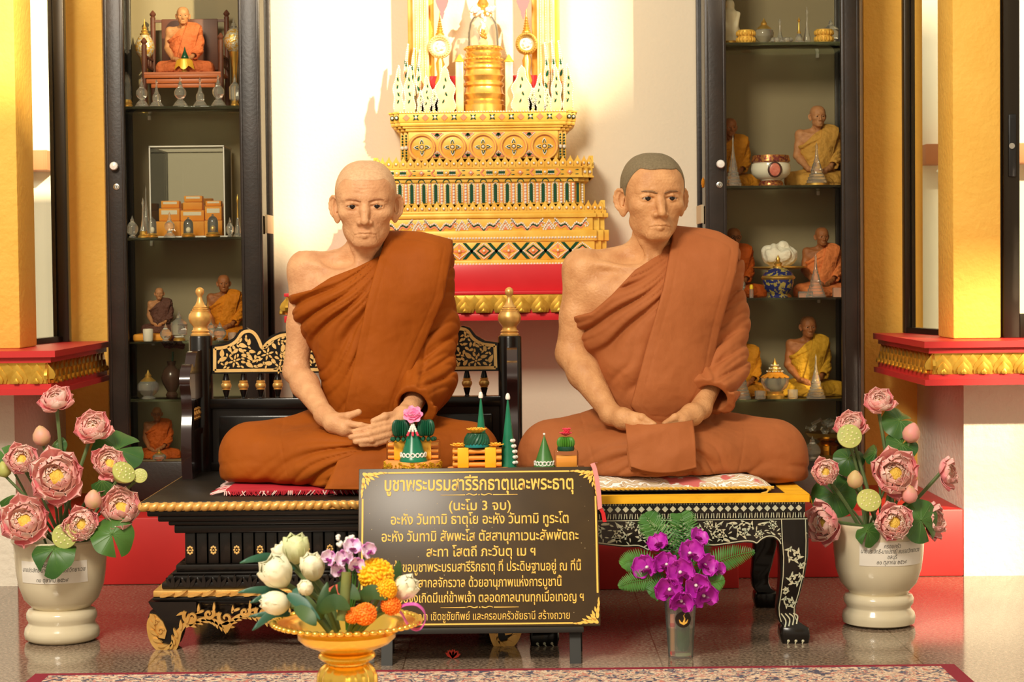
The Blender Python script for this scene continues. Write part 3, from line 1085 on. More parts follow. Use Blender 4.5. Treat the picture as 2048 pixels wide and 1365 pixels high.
 F, ax, lo = G.field((kl[0] - 0.14, -0.42, -0.03), (kr[0] + 0.14, 0.24, 0.30), h, grow=0.02)
 X, Y, Z = ax
 cx = 0.5 * (kl[0] + kr[0])
 u = (X - cx)
 # folds fan out from under the hands towards the knees and sag at the front
 ang = np.arctan2(Z - 0.10, np.abs(u) + 0.05)
 ph = ang * 6.5 + np.abs(u) * 10 + 1.5 * wob(X, Y, Z, 12, 1.4)
 lowz = np.clip((0.15 - Z) / 0.10, 0, 1)
 am = np.clip(1.15 - np.abs(u) / 0.36, 0.12, 1) * (0.35 + 0.65 * lowz)
 disp = 0.0130 * ridge(ph) * am + 0.0060 * ridge(ph * 2.1 + 2 * wob(X, Y, Z, 18, 4)) * am
 disp = disp + 0.009 * ridge((Z * 1.0 + np.abs(u) * 0.25) * 58 + 2.2 * wob(X, Y, Z, 10, 6)) * np.clip((0.06 - Z) / 0.05, 0, 1)
 disp = disp + 0.0016 * wob(X, Y, Z, 20, 9)
 # a sewn seam down over each thigh
 for sd, kk in ((-1, kl), (1, kr)):
  xs = kk[0] - sd * 0.075 - sd * 0.5 * (0.16 - Z) * 0.5
  disp = disp - 0.0014 * np.exp(-((X - xs) / 0.0022) ** 2)
 F = F - 0.002 - disp.astype(np.float32)
 F = smax(F, (-Z + 0.001 + p.get('cush', 0) * np.clip((0.25 - u) / 0.05, 0, 1)).astype(np.float32) + 0 * F, 0.012)
 out['lower_robe'] = net_mb(F.astype(np.float32), lo, h)
 out['legs'] = G
 # ------------------------------------------------ hanging lap cloth
 if 'lapcloth' in p:
  rows = p['lapcloth']
  Pn = []
  nu = 30
  pa = [smooth_path([A(q) for q in r], 8) for r in rows]
  nrow = len(pa[0])
  Q = []
  for jx in range(nrow):
   col = smooth_path([pa[i][jx] for i in range(len(rows))], 10)
   col = [Vector((v.x + 0.0008 * math.sin(i * 0.2 + jx), v.y + 0.0016 * math.sin(jx * 0.55 + i * 0.11) + 0.002 * math.sin(i * 0.35 + jx * 0.2), v.z)) for i, v in enumerate(col)]
   Q.append(col)
  mb = MB()
  mb.sheet(Q, 0.005)
  for (dz, dy, dx) in p.get('hem', ()):      # folded layers showing under the hem
   Q2 = [[Vector((v.x + dx, v.y + dy, v.z + dz)) for v in col[-14:]] for col in Q]
   mb.sheet(Q2, 0.004)
  out['lap_cloth'] = mb
 out['L'] = L
 return out

def assemble_monk(name, label, cat, p, mats, res=1.0, group=None):
 """mats: skin, hair, brow, upper, cloth, lower"""
 t = thing(name, label, cat, p['org'], 0, group)
 g = build_monk(p, res)
 part('body', g['body'], mats['skin'], t, angle=None)
 for e in g['eyes']:
  part('eye', e, [M_eye, M_iris], t, angle=None)
 for e in g['brows']:
  part('eyebrow', e, mats['brow'], t, angle=None, label=mats.get('brow_label'))
 part('hair', g['hair'], mats['hair'], t, angle=None, label=mats.get('hair_label'))
 part('upper_robe', g['upper_robe'], mats['robe'], t, angle=None)
 part('shoulder_cloth', g['shoulder_cloth'], mats['robe'], t, angle=None)
 part('lower_robe', g['lower_robe'], mats['robe'], t, angle=None)
 if 'lap_cloth' in g:
  part('lap_cloth', g['lap_cloth'], mats['robe'], t, angle=None)
 return t, g

SEAT_Z = 0.365
MONK1 = dict(
 Yc=5.10, chin=(733, 491, -0.055), head_rot=(4, 0, 2.0), neck=(730, 512, 0.0),
 rib=(735, 618, 0.0), rib_r=(0.150, 0.108, 0.165), bel=(752, 770, -0.01), bel_r=(0.135, 0.105, 0.14), hip=(735, 880, 0.04),
 sh_l=(613, 540, 0.0), sh_r=(856, 530, 0.0), elb_l=(592, 742, 0.0), wri_l=(650, 832, -0.19),
 arm_r=(0.046, 0.034, 0.033, 0.035, 0.022), elb_r=(858, 745, 0.02), wri_r=(818, 824, -0.18),
 palm_l=[(668, 846, -0.225, 0.025), (690, 856, -0.245, 0.024)],
 fing_l=[[(676, 836, -0.235, 0.015), (697, 833, -0.255, 0.012), (717, 825, -0.262, 0.0095)],
   [(694, 848, -0.258, 0.012), (722, 852, -0.272, 0.0095), (748, 856, -0.270, 0.008)],
   [(694, 858, -0.252, 0.012), (722, 866, -0.262, 0.0095), (748, 872, -0.262, 0.008)],
   [(690, 868, -0.245, 0.012), (716, 878, -0.252, 0.0095), (742, 884, -0.255, 0.008)],
   [(684, 874, -0.235, 0.011), (706, 886, -0.240, 0.0085), (726, 891, -0.245, 0.0075)]],
 palm_r=[(806, 834, -0.225, 0.026), (786, 850, -0.255, 0.024)],
 fing_r=[[(792, 832, -0.245, 0.015), (770, 834, -0.272, 0.012), (747, 843, -0.285, 0.0092)],
   [(778, 846, -0.268, 0.013), (742, 856, -0.292, 0.0098), (708, 864, -0.290, 0.0080)],
   [(776, 858, -0.275, 0.013), (738, 869, -0.302, 0.0100), (702, 875, -0.300, 0.0082)],
   [(778, 869, -0.275, 0.0125), (744, 880, -0.303, 0.0098), (711, 884, -0.302, 0.0080)],
   [(782, 878, -0.270, 0.0115), (752, 888, -0.296, 0.0088), (722, 890, -0.300, 0.0074)]],
 hand_box=((628, 805, -0.36), (836, 905, -0.165)),
 hairline=0.168, hair_drop=0.055, hair_th=0.0007, jaw=1.0,
 slv=[(870, 650, 0.02), (858, 765, -0.02), (826, 812, -0.155)], slv_r=(0.052, 0.050, 0.054, 0.044),
 fold_c=(800, 480, -0.1), fold_n=19, fold_r=0.42,
 diag=[(770, 505), (712, 535), (660, 555), (622, 580)],
 flap=[(768, 455), (840, 462), (902, 478), (904, 500), (896, 545), (887, 598), (864, 652), (822, 745), (797, 815), (802, 858), (686, 852), (690, 817), (715, 700), (735, 602), (749, 545), (764, 490)],
 flap_f=60, flap_t=0.019, corner=(893, 500, 0.0),
 hipj_l=(660, 885, 0.02), hipj_r=(800, 885, 0.02), knee_l=(505, 905, -0.08), knee_r=(935, 905, -0.08),
 ank_l=(690, 938, -0.22), ank_r=(760, 938, -0.20), leg_r=(0.080, 0.074, 0.055), lapc=(722, 905, -0.10), lap_r=(0.20, 0.17, 0.075),
 lapcloth=[[(694, 880, -0.245), (745, 885, -0.255), (800, 885, -0.255), (850, 882, -0.245)],
    [(683, 905, -0.285), (745, 908, -0.290), (810, 908, -0.290), (862, 905, -0.285)],
    [(668, 940, -0.310), (745, 942, -0.312), (815, 942, -0.312), (872, 940, -0.310)],
    [(655, 968, -0.325), (745, 970, -0.326), (820, 970, -0.326), (878, 968, -0.325)],
    [(648, 979, -0.335), (745, 980, -0.336), (825, 980, -0.336), (882, 978, -0.335)]],
)
MONK2 = dict(
 Yc=5.06, chin=(1306, 478, -0.05), head_rot=(2, 0, 9.0), neck=(1302, 500, 0.0),
 rib=(1308, 622, 0.0), rib_r=(0.165, 0.112, 0.170), bel=(1310, 770, -0.02), bel_r=(0.150, 0.110, 0.15), hip=(1310, 880, 0.04),
 sh_l=(1166, 540, 0.0), sh_r=(1432, 532, 0.0), elb_l=(1144, 708, 0.0), wri_l=(1222, 830, -0.17),
 arm_r=(0.051, 0.043, 0.042, 0.042, 0.024), elb_r=(1448, 705, 0.02), wri_r=(1402, 818, -0.15),
 palm_l=[(1246, 838, -0.205, 0.026), (1272, 846, -0.235, 0.022)],
 fing_l=[[(1256, 830, -0.225, 0.014), (1284, 836, -0.250, 0.0115), (1308, 850, -0.262, 0.009)],
   [(1278, 842, -0.245, 0.012), (1300, 856, -0.262, 0.0098), (1318, 872, -0.262, 0.008)],
   [(1274, 850, -0.245, 0.012), (1296, 864, -0.262, 0.0098), (1312, 880, -0.258, 0.008)],
   [(1268, 856, -0.242, 0.012), (1288, 872, -0.255, 0.0098), (1300, 888, -0.250, 0.008)],
   [(1262, 860, -0.235, 0.011), (1278, 878, -0.245, 0.0085), (1288, 892, -0.240, 0.0075)]],
 palm_r=[(1384, 830, -0.195, 0.027), (1362, 842, -0.230, 0.023)],
 fing_r=[[(1374, 828, -0.220, 0.015), (1350, 836, -0.245, 0.0115), (1330, 848, -0.255, 0.009)],
   [(1354, 846, -0.240, 0.012), (1334, 858, -0.258, 0.0098), (1318, 872, -0.258, 0.008)],
   [(1358, 852, -0.240, 0.012), (1338, 866, -0.256, 0.0098), (1322, 882, -0.252, 0.008)],
   [(1364, 858, -0.235, 0.012), (1344, 874, -0.250, 0.0098), (1330, 888, -0.245, 0.008)],
   [(1370, 862, -0.230, 0.011), (1352, 880, -0.240, 0.0085), (1340, 892, -0.236, 0.0075)]],
 hand_box=((1205, 800, -0.34), (1425, 905, -0.13)),
 hairline=0.176, hair_drop=0.075, hair_th=0.0022, jaw=1.04, cran=1.0, ear=1.02,
 slv=[(1452, 640, 0.02), (1446, 735, -0.03), (1424, 795, -0.125)], slv_r=(0.052, 0.048, 0.050, 0.044),
 fold_c=(1385, 480, -0.1), fold_n=14, fold_r=0.46,
 diag=[(1350, 462), (1330, 478), (1315, 512), (1271, 540), (1224, 590), (1184, 626)],
 flap=[(1350, 440), (1400, 448), (1446, 462), (1484, 486), (1482, 504), (1474, 545), (1458, 600), (1442, 660), (1428, 730), (1412, 782), (1388, 826), (1335, 850), (1288, 846), (1260, 812), (1290, 695), (1324, 580), (1337, 522), (1348, 480)],
 flap_f=40, flap_t=0.021, corner=(1470, 505, 0.0),
 hipj_l=(1240, 880, 0.02), hipj_r=(1390, 880, 0.02), knee_l=(1106, 905, -0.06), knee_r=(1545, 905, -0.06),
 ank_l=(1280, 935, -0.19), ank_r=(1340, 935, -0.18), leg_r=(0.084, 0.080, 0.06), lapc=(1315, 905, -0.08), lap_r=(0.22, 0.17, 0.080),
 lapcloth=[[(1250, 848, -0.238), (1295, 851, -0.268), (1345, 848, -0.268), (1386, 842, -0.238)],
    [(1252, 866, -0.275), (1297, 870, -0.285), (1347, 868, -0.285), (1388, 862, -0.275)],
    [(1256, 900, -0.292), (1300, 905, -0.297), (1348, 904, -0.297), (1391, 896, -0.292)],
    [(1261, 934, -0.298), (1302, 945, -0.303), (1350, 945, -0.303), (1394, 936, -0.298)]],
 cush=0.033,
 hem=((-0.004, 0.008, 0.001), (-0.008, 0.016, -0.001)),
)
for P_, px in ((MONK1, 722), (MONK2, 1316)):
 o_ = at(px, 900, P_['Yc'])
 P_['org'] = Vector((o_.x, P_['Yc'], SEAT_Z + (0.018 if P_ is MONK1 else 0.006)))
SK1 = skin('pale_wax_skin', srgb(220, 168, 122), srgb(196, 140, 98))
SK2 = skin('tan_wax_skin', srgb(212, 158, 108), srgb(184, 128, 82))
M_stub = mat('white_stubble', srgb(218, 176, 134), 0.6, col2=srgb(204, 160, 120), nscale=160, bump=0.08, bscale=700)
M_hair2 = mat('dark_grey_stubble', srgb(112, 98, 72), 0.7, col2=srgb(128, 112, 84), nscale=200, bump=0.3, bscale=800)
M_brow1 = mat('thin_brown_brow', srgb(172, 120, 82), 0.6)
M_brow2 = mat('grey_brow', srgb(140, 104, 70), 0.6)
ROBE1 = fabric('dark_brown_robe_cloth', srgb(158, 80, 10), srgb(144, 70, 8))
ROBE2 = fabric('light_brown_robe_cloth', srgb(168, 98, 54), srgb(156, 88, 46))
monk1, g1 = assemble_monk('monk_statue', 'seated monk statue in a dark brown robe on the black and gold bench', 'statue', MONK1,
 dict(skin=SK1, hair=M_stub, brow=M_brow1, robe=ROBE1, hair_label='thin white stubble on the scalp'))
monk2, g2 = assemble_monk('monk_statue', 'seated monk statue with dark cropped hair in a lighter brown robe on the inlaid table', 'statue', MONK2,
 dict(skin=SK2, hair=M_hair2, brow=M_brow2, robe=ROBE2, hair_label='short dark grey hair'))
# ---------------------------------------------------------------- black and gold bench
M_lacq = mat('black_lacquer', (0.007, 0.0055, 0.005), 0.24, coat=0.1, col2=(0.011, 0.008, 0.006), nscale=12, spec=0.35)
SEAT_Z = 0.365
M_lacqtop = mat('worn_black_lacquer', (0.013, 0.010, 0.008), 0.40, col2=(0.024, 0.018, 0.013), nscale=9, spec=0.35)
M_gilt = mat('gilt_paint', (0.86, 0.52, 0.16), 0.36, metal=0.55, col2=(0.72, 0.40, 0.10), nscale=30)
M_giltflat = mat('flat_gold_paint', (0.86, 0.56, 0.20), 0.5, metal=0.15, col2=(0.80, 0.47, 0.14), nscale=50)
M_pearl = mat('shell_inlay', (0.66, 0.60, 0.40), 0.28, col2=(0.50, 0.54, 0.40), nscale=50, metal=0.1)

RND = random.Random(7)
def leaf_poly(c, L, w, a, curl=0.25):
 """flat curled leaf outline in x,z"""
 pts = []
 for t in (0, 0.15, 0.35, 0.6, 0.82, 1.0):
  pts.append((t, math.sin(PI * min(1, t * 0.9 + 0.06)) ** 0.8 * (1 - 0.55 * t)))
 up = [(t * L, w * b + curl * L * t * t) for t, b in pts]
 dn = [(t * L, -w * b * 0.8 + curl * L * t * t) for t, b in pts[::-1]]
 pl = up + dn[1:-1] if False else up[:-1] + [(L, curl * L)] + dn[1:]
 ca, sa = math.cos(a), math.sin(a)
 return [(c[0] + x * ca - z * sa, c[1] + x * sa + z * ca) for x, z in pl]
def spiral(c, r, a0, turns, sgn=1, r_end=0.12, n=26):
 out = []
 for i in range(n + 1):
  t = i / n
  a = a0 + sgn * turns * 2 * PI * t
  q = r * (1 - (1 - r_end) * t ** 0.85)
  out.append((c[0] + q * math.cos(a), c[1] + q * math.sin(a)))
 return out
def ribbon(mb, pts2, w, y, th=0.0014, mi=0, yf=None):
 """flat strip of width w(t) following points in x,z at depth y"""
 n = len(pts2)
 L, R_ = [], []
 for i in range(n):
  a, b = pts2[max(i - 1, 0)], pts2[min(i + 1, n - 1)]
  dx, dz = b[0] - a[0], b[1] - a[1]
  l = math.hypot(dx, dz) + 1e-9
  ww = (w[i] if isinstance(w, (list, tuple)) else w) / 2
  L.append((pts2[i][0] - dz / l * ww, pts2[i][1] + dx / l * ww))
  R_.append((pts2[i][0] + dz / l * ww, pts2[i][1] - dx / l * ww))
 vs = []
 for k in range(n):
  for (q, dy) in ((L[k], 0), (R_[k], 0), (L[k], -th), (R_[k], -th)):
   yy = y if yf is None else yf(q[0], q[1])
   vs.append((q[0], yy + dy, q[1]))
 fs = []
 for k in range(n - 1):
  a, b = 4 * k, 4 * k + 4
  fs += [(a + 2, b + 2, b + 3, a + 3), (a, b, b + 2, a + 2), (a + 1, a + 3, b + 3, b + 1)]
 fs += [(0, 2, 3, 1), (4 * n - 4, 4 * n - 3, 4 * n - 1, 4 * n - 2)]
 mb.add(vs, fs, mi)
def taper(n, w0, w1, wm=None):
 return [w0 + (w1 - w0) * i / (n - 1) for i in range(n)]
def inside(poly, x, z):
 c = False
 n = len(poly)
 for i in range(n):
  x0, z0 = poly[i]
  x1, z1 = poly[(i + 1) % n]
  if (z0 > z) != (z1 > z) and x < (x1 - x0) * (z - z0) / (z1 - z0) + x0:
   c = not c
 return c
def pdist(poly, x, z):
 d = 9
 for i in range(len(poly)):
  x0, z0 = poly[i]
  x1, z1 = poly[(i + 1) % len(poly)]
  ex, ez = x1 - x0, z1 - z0
  t = max(0, min(1, ((x - x0) * ex + (z - z0) * ez) / (ex * ex + ez * ez + 1e-12)))
  d = min(d, math.hypot(x - x0 - t * ex, z - z0 - t * ez))
 return d

BYF, BYB = 4.72, 5.50
BX0, BX1 = -0.906, 0.026
BCX = (BX0 + BX1) / 2
def bz(py):
 return at(450, py, BYF).z
bench = thing('altar_bench', 'black lacquered bench with gilded trim, back rail and gold finials', 'bench', (BCX, (BYF + BYB) / 2, 0))
def ring_box(mb, inset, z0, z1, bev=0.004, mi=0):
 mb.bx(BX0 + inset, BX1 - inset, BYF + inset, BYB - inset * 0.4, z0, z1, mi, bev)
m = MB()
m.bx(BX0, BX1, BYF, BYB, 0.340, SEAT_Z, bev=0.003)
part('seat', m, M_lacqtop, bench, True)
m = MB()
steps = [(1021, 1034, 0.012), (1034, 1047, 0.034), (1047, 1057, 0.056), (1057, 1074, 0.068), (1138, 1152, 0.070), (1152, 1158, 0.062), (1158, 1170, 0.052), (1170, 1184, 0.040), (1197, 1204, 0.020), (1204, 1217, 0.034)]
for a_, b_, ins in steps:
 ring_box(m, ins, bz(b_), bz(a_))
ring_box(m, 0.115, bz(1138), bz(1074))
part('body', m, M_lacq, bench, True)
# carved dark leaves on the lower moulding
m = MB()
zz0, zz1 = bz(1180), bz(1154)
nL = 22
for i in range(nL):
 x = BX0 + 0.05 + (BX1 - BX0 - 0.10) * (i + 0.5) / nL
 for s in (-1, 0, 1):
  pl = leaf_poly((x + s * 0.004, zz0), (zz1 - zz0) * (1.0 if s == 0 else 0.85), 0.007, PI / 2 - s * 0.55, 0.0)
  m.prism(pl, BYF + 0.036 + abs(s) * 0.002, BYF + 0.056)
part('carved_leaf_band', m, M_lacq, bench, True)
# gilded rope round the seat edge and gilded band above the feet
def rope(name, y_px0, y_px1, inset, step):
 mb = MB()
 z0, z1 = bz(y_px1), bz(y_px0)
 zc, hr = (z0 + z1) / 2, (z1 - z0) / 2
 x = BX0 + inset
 n = int((BX1 - BX0 - 2 * inset) / step)
 st = (BX1 - BX0 - 2 * inset) / n
 for i in range(n):
  cx = BX0 + inset + st * (i + 0.5)
  M = Matrix.Translation((cx, BYF + inset, zc)) @ Matrix.Rotation(0.55 if cx > BCX else -0.55, 4, 'Y') @ Matrix.Rotation(0.25, 4, 'Z')
  mb.ell((0, 0, 0), (st * 0.80, 0.012, hr * 1.05), 10, 6, 0, M)
 mb.bx(BX0 + inset, BX1 - inset, BYF + inset - 0.002, BYF + inset + 0.02, z0, z1)
 n = int((BYB - BYF) / step)
 for sx in (BX0 + inset, BX1 - inset):
  for i in range(n):
   cy = BYF + (BYB - BYF) * (i + 0.5) / n
   M = Matrix.Translation((sx, cy, zc)) @ Matrix.Rotation(0.5, 4, 'X')
   mb.ell((0, 0, 0), (0.012, st * 0.8, hr * 1.05), 8, 6, 0, M)
 part(name, mb, M_gilt, bench, True)
rope('gilded_rope_trim', 1005, 1021, 0.002, 0.021)
m = MB()
z0, z1 = bz(1197), bz(1184)
m.bx(BX0 + 0.022, BX1 - 0.022, BYF + 0.022, BYB - 0.02, z0, z1, bev=0.003)
for i in range(26):
 x = BX0 + 0.04 + (BX1 - BX0 - 0.08) * i / 25
 pl = leaf_poly((x, z0 + 0.002), 0.036, 0.006, 0.35 if i % 2 else 0.15, 0.1)
 m.prism(pl, BYF + 0.014, BYF + 0.024)
part('gilded_leaf_band', m, M_gilt, bench, True)
# slats with gilt rosettes in the recess
x = BX0 + 0.105
i = 0
while x < BX1 - 0.09:
 m = MB()
 m.bx(x - 0.013, x + 0.013, BYF + 0.080, BYF + 0.125, bz(1138), bz(1074), bev=0.003)
 sl_ = part('slat', m, M_lacq, bench, True)
 if i % 2 == 0:
  r = MB()
  zc = bz(1110)
  for k in range(8):
   a = k * PI / 4
   r.ell((x + 0.006 * math.cos(a), BYF + 0.0785, zc + 0.0085 * math.sin(a)), (0.0028, 0.0015, 0.0032), 6, 4)
  r.ell((x, BYF + 0.0785, zc), (0.0022, 0.0015, 0.0022), 6, 4)
  part('rosette', r, M_giltflat, sl_, False).location = (0, 0, 0)
  rb = sl_.children[0]
  for v in rb.data.vertices:
   v.co -= Vector(bench.location)
 x += 0.0288
 i += 1
# carved and pierced gilt apron, front
m = MB()
def PX(px, py):
 q = at(px, py, BYF + 0.02)
 return (q.x, q.z)
half = [(372, 1252), (392, 1244), (410, 1238), (425, 1240), (440, 1248), (452, 1254), (462, 1244), (480, 1232), (500, 1230), (520, 1235), (545, 1246), (575, 1256), (600, 1252), (625, 1243), (650, 1238)]
lo = [PX(*q) for q in half]
def mir(pts):
 return [(2 * BCX - x, z) for x, z in pts]
bord = [(v.x, v.z) for v in smooth_path([(x, 0, z) for x, z in lo], 5)]
for pts in (bord, mir(bord)):
 ribbon(m, pts, 0.010, BYF + 0.026, 0.012)
 for k in range(2, len(pts) - 2, 3):
  x, z = pts[k]
  a = math.atan2(pts[k + 1][1] - pts[k - 1][1], pts[k + 1][0] - pts[k - 1][0])
  m.prism(leaf_poly((x, z), 0.020, 0.0055, a - 0.75 if pts is bord else a + 0.75, 0.0), BYF + 0.014, BYF + 0.030)
for (px, py, r, sg) in ((383, 1234, 0.020, 1), (418, 1228, 0.014, -1), (452, 1236, 0.019, 1), (490, 1224, 0.014, -1), (525, 1226, 0.018, 1), (566, 1240, 0.019, -1), (606, 1236, 0.017, 1), (640, 1230, 0.014, -1)):
 c = PX(px, py)
 sp = spiral(c, r, 2.4 if sg > 0 else 0.7, 1.25, sg)
 for pts in (sp, mir(sp)):
  ribbon(m, pts, taper(len(pts), 0.009, 0.004), BYF + 0.024, 0.012)
 for a in (0.6, 2.6):
  lf = leaf_poly((c[0] + r * math.cos(a), c[1] + r * math.sin(a)), 0.020, 0.005, a + 0.6, 0.3)
  m.prism(lf, BYF + 0.014, BYF + 0.026)
  m.prism(mir(lf), BYF + 0.014, BYF + 0.026)
c = PX(455, 1258)
pend = [(c[0] - 0.014, c[1] + 0.012), (c[0], c[1] - 0.010), (c[0] + 0.014, c[1] + 0.012), (c[0], c[1] + 0.020)]
m.prism(pend, BYF + 0.012, BYF + 0.028)
m.prism(mir(pend), BYF + 0.012, BYF + 0.028)
part('gilded_apron', m, M_gilt, bench, True)
# dark board behind the apron
m = MB()
m.bx(BX0 + 0.07, BX1 - 0.07, BYF + 0.05, BYF + 0.065, 0.075, bz(1204))
part('under_panel', m, M_lacq, bench, True)
# four scrolled feet: dark core and gilt scroll
foot_out = [(296, 1205), (302, 1216), (312, 1228), (300, 1226), (296, 1240), (300, 1262), (310, 1288), (325, 1303), (342, 1309), (354, 1302), (360, 1286), (365, 1262), (376, 1244), (392, 1225), (392, 1205)]
fo = [PX(*q) for q in foot_out]
zmin = min(z for x, z in fo)
fo = [(x, z - zmin if z < 0.1 else z) for x, z in fo]
fo = [(x, max(0.0, z)) for x, z in [(PX(*q)[0], PX(*q)[1] - zmin * max(0, min(1, (1309 - 1205 - (1309 - q[1])) / 104))) for q in foot_out]]
for (mx, yy) in ((0, BYF + 0.022), (1, BYF + 0.022), (0, BYB - 0.08), (1, BYB - 0.08)):
 m = MB()
 p2 = mir(fo) if mx else fo
 m.prism(p2, yy, yy + 0.065)
 lg = part('foot', m, M_lacq, bench, True)
 g = MB()
 S_ = [(308, 1230), (301, 1245), (304, 1268), (314, 1288), (330, 1299), (345, 1296), (353, 1282), (360, 1262), (374, 1246), (388, 1236)]
 pts = [(v.x, v.z) for v in smooth_path([(PX(*q)[0], 0, PX(*q)[1]) for q in S_], 5)]
 n_ = len(pts)
 w_ = [0.010 + 0.012 * math.sin(PI * min(1, k / n_ * 1.2)) for k in range(n_)]
 for off, ww in ((0, 1.0),):
  q2 = mir(pts) if mx else pts
  ribbon(g, q2, [v * ww for v in w_], yy + 0.001, 0.010)
 # inner ridge lines and the petal on the outer scroll
 for k in range(0, n_ - 4, 4):
  x, z = pts[k]
  a = math.atan2(pts[k + 2][1] - pts[k][1], pts[k + 2][0] - pts[k][0])
  lf = leaf_poly((x, z), 0.024, 0.006, a + 0.5, 0.2)
  g.prism(mir(lf) if mx else lf, yy - 0.014, yy)
 pet = [PX(*q) for q in ((300, 1228), (312, 1230), (326, 1244), (334, 1262), (330, 1278), (318, 1276), (306, 1262), (299, 1244))]
 g.prism(mir(pet) if mx else pet, yy - 0.007, yy + 0.002)
 for (px, py, r) in ((312, 1244, 0.008), (322, 1262, 0.009)):
  sp = spiral(PX(px, py), r, 0.3, 1.2, 1)
  ribbon(g, mir(sp) if mx else sp, 0.004, yy - 0.006, 0.005)
 gg = part('scroll', g, M_gilt, lg)
 for v in gg.data.vertices:
  v.co -= Vector(bench.location)
# back: rails, panel
BY = 5.455
def BXp(px):
 return at(px, 740, BY).x
def BZp(py, px=470):
 return at(px, py, BY).z
xl, xr = BXp(402), BXp(1020)
bcx = (xl + xr) / 2
m = MB()
m.bx(xl, xr, BY - 0.018, BY + 0.018, BZp(818), BZp(797), bev=0.004)
m.bx(xl, xr, BY - 0.008, BY + 0.010, SEAT_Z, BZp(818))
for (a_, b_) in ((xl + 0.05, bcx - 0.02), (bcx + 0.02, xr - 0.05)):
 m.bx(a_, b_, BY - 0.016, BY - 0.006, SEAT_Z + 0.035, BZp(832), bev=0.008)
m.bx(xl, xr, BY - 0.018, BY + 0.018, SEAT_Z, SEAT_Z + 0.025, bev=0.004)
part('back_panel', m, M_lacq, bench, True)
outl = [(425, 748), (425, 691), (450, 687), (468, 676), (480, 660), (494, 656), (505, 662), (513, 675), (520, 690), (530, 680), (545, 670), (562, 664), (600, 660), (650, 650), (709, 645)]
hp = [(at(px, py, BY).x, BZp(py, px)) for px, py in outl]
poly = hp + [(2 * bcx - x, z) for x, z in hp[::-1][1:]]
m = MB()
m.prism(poly, BY - 0.010, BY + 0.012)
cr = part('crest_panel', m, M_lacq, bench, True)
g = MB()
cenp = (bcx, sum(z for x, z in poly) / len(poly))
ins = []
for (x, z) in poly:
 ins.append((x + (0.008 if x < bcx - 0.01 else -0.008 if x > bcx + 0.01 else 0), z + (0.009 if z < BZp(744) else -0.009)))
ribbon(g, poly[:] + poly[:1], 0.0001, BY - 0.0105) if False else None
cl_ = ins + ins[:1]
ribbon(g, [(v.x, v.z) for v in smooth_path([(x, 0, z) for x, z in ins[1:-1]], 4)], 0.009, BY - 0.010, 0.002)
ribbon(g, [ins[0], ins[-1]], 0.009, BY - 0.010, 0.002)
ribbon(g, [ins[0], ins[1]], 0.009, BY - 0.010, 0.002)
ribbon(g, [ins[-1], ins[-2]], 0.009, BY - 0.010, 0.002)
# flowers and leaves scattered over the panel
placed = []
flowers = [(470, 722), (536, 708), (560, 735), (880, 735), (895, 712), (952, 722), (600, 700), (850, 700), (650, 690), (800, 690)]
for (px, py) in flowers:
 q = at(px, py, BY)
 x, z = q.x, q.z
 if not inside(poly, x, z) or pdist(poly, x, z) < 0.014:
  continue
 for k in range(6):
  a = k * PI / 3 + 0.3
  g.prism(leaf_poly((x + 0.005 * math.cos(a), z + 0.005 * math.sin(a)), 0.014, 0.0042, a, 0.0), BY - 0.012, BY - 0.009)
 g.ell((x, BY - 0.0105, z), (0.0035, 0.0012, 0.0035), 8, 4)
 placed.append((x, z, 0.022))
tries = 0
while tries < 9000:
 tries += 1
 x = RND.uniform(poly[0][0], poly[-1][0])
 z = RND.uniform(BZp(745), BZp(655))
 r = RND.choice((0.0125, 0.010, 0.0075, 0.0055))
 if not inside(poly, x, z) or pdist(poly, x, z) < 0.0135 + r * 0.6:
  continue
 if any((x - a) ** 2 + (z - b) ** 2 < (r * 0.66 + c * 0.66) ** 2 for a, b, c in placed):
  continue
 a = RND.uniform(0, 2 * PI)
 L_ = r * 1.9
 g.prism(leaf_poly((x - math.cos(a) * r * 0.9, z - math.sin(a) * r * 0.9), L_, r * 0.76, a, RND.uniform(-0.3, 0.3)), BY - 0.012, BY - 0.009)
 placed.append((x, z, r))
gg = part('gilded_scrollwork', g, M_giltflat, cr)
for v in gg.data.vertices:
 v.co -= Vector(bench.location)
# spindles
sp_prof = [(0.007, 0), (0.006, 0.004), (0.010, 0.020), (0.0115, 0.024)]
zb, zt = BZp(797), BZp(746)
H_ = zt - zb
def spindle(x, y, z0, H, s=1.0, par=None, rel=True):
 b = MB()
 b.lathe([(0.0075 * s, 0), (0.0055 * s, H * 0.05), (0.0095 * s, H * 0.26), (0.0105 * s, H * 0.30), (0.0075 * s, H * 0.34), (0.0075 * s, H * 0.68), (0.010 * s, H * 0.72), (0.0085 * s, H * 0.80), (0.006 * s, H * 0.95), (0.0065 * s, H)], 14, (x, y, z0))
 o = part('spindle', b, M_lacq, par, True)
 r = MB()
 r.lathe([(0.008 * s, H * 0.32), (0.0125 * s, H * 0.345), (0.010 * s, H * 0.37), (0.0138 * s, H * 0.42), (0.0150 * s, H * 0.50), (0.0135 * s, H * 0.57), (0.0105 * s, H * 0.61), (0.0128 * s, H * 0.64), (0.0105 * s, H * 0.665), (0.0120 * s, H * 0.69), (0.008 * s, H * 0.71)], 16, (x, y, z0))
 q = part('gilt_ring', r, M_gilt, o)
 for v in q.data.vertices:
  v.co -= Vector(par.location)
for k in range(17):
 px = 452 + 34.4 * k
 if px < 985:
  spindle(BXp(px), BY, zb, H_, 1.0, bench)
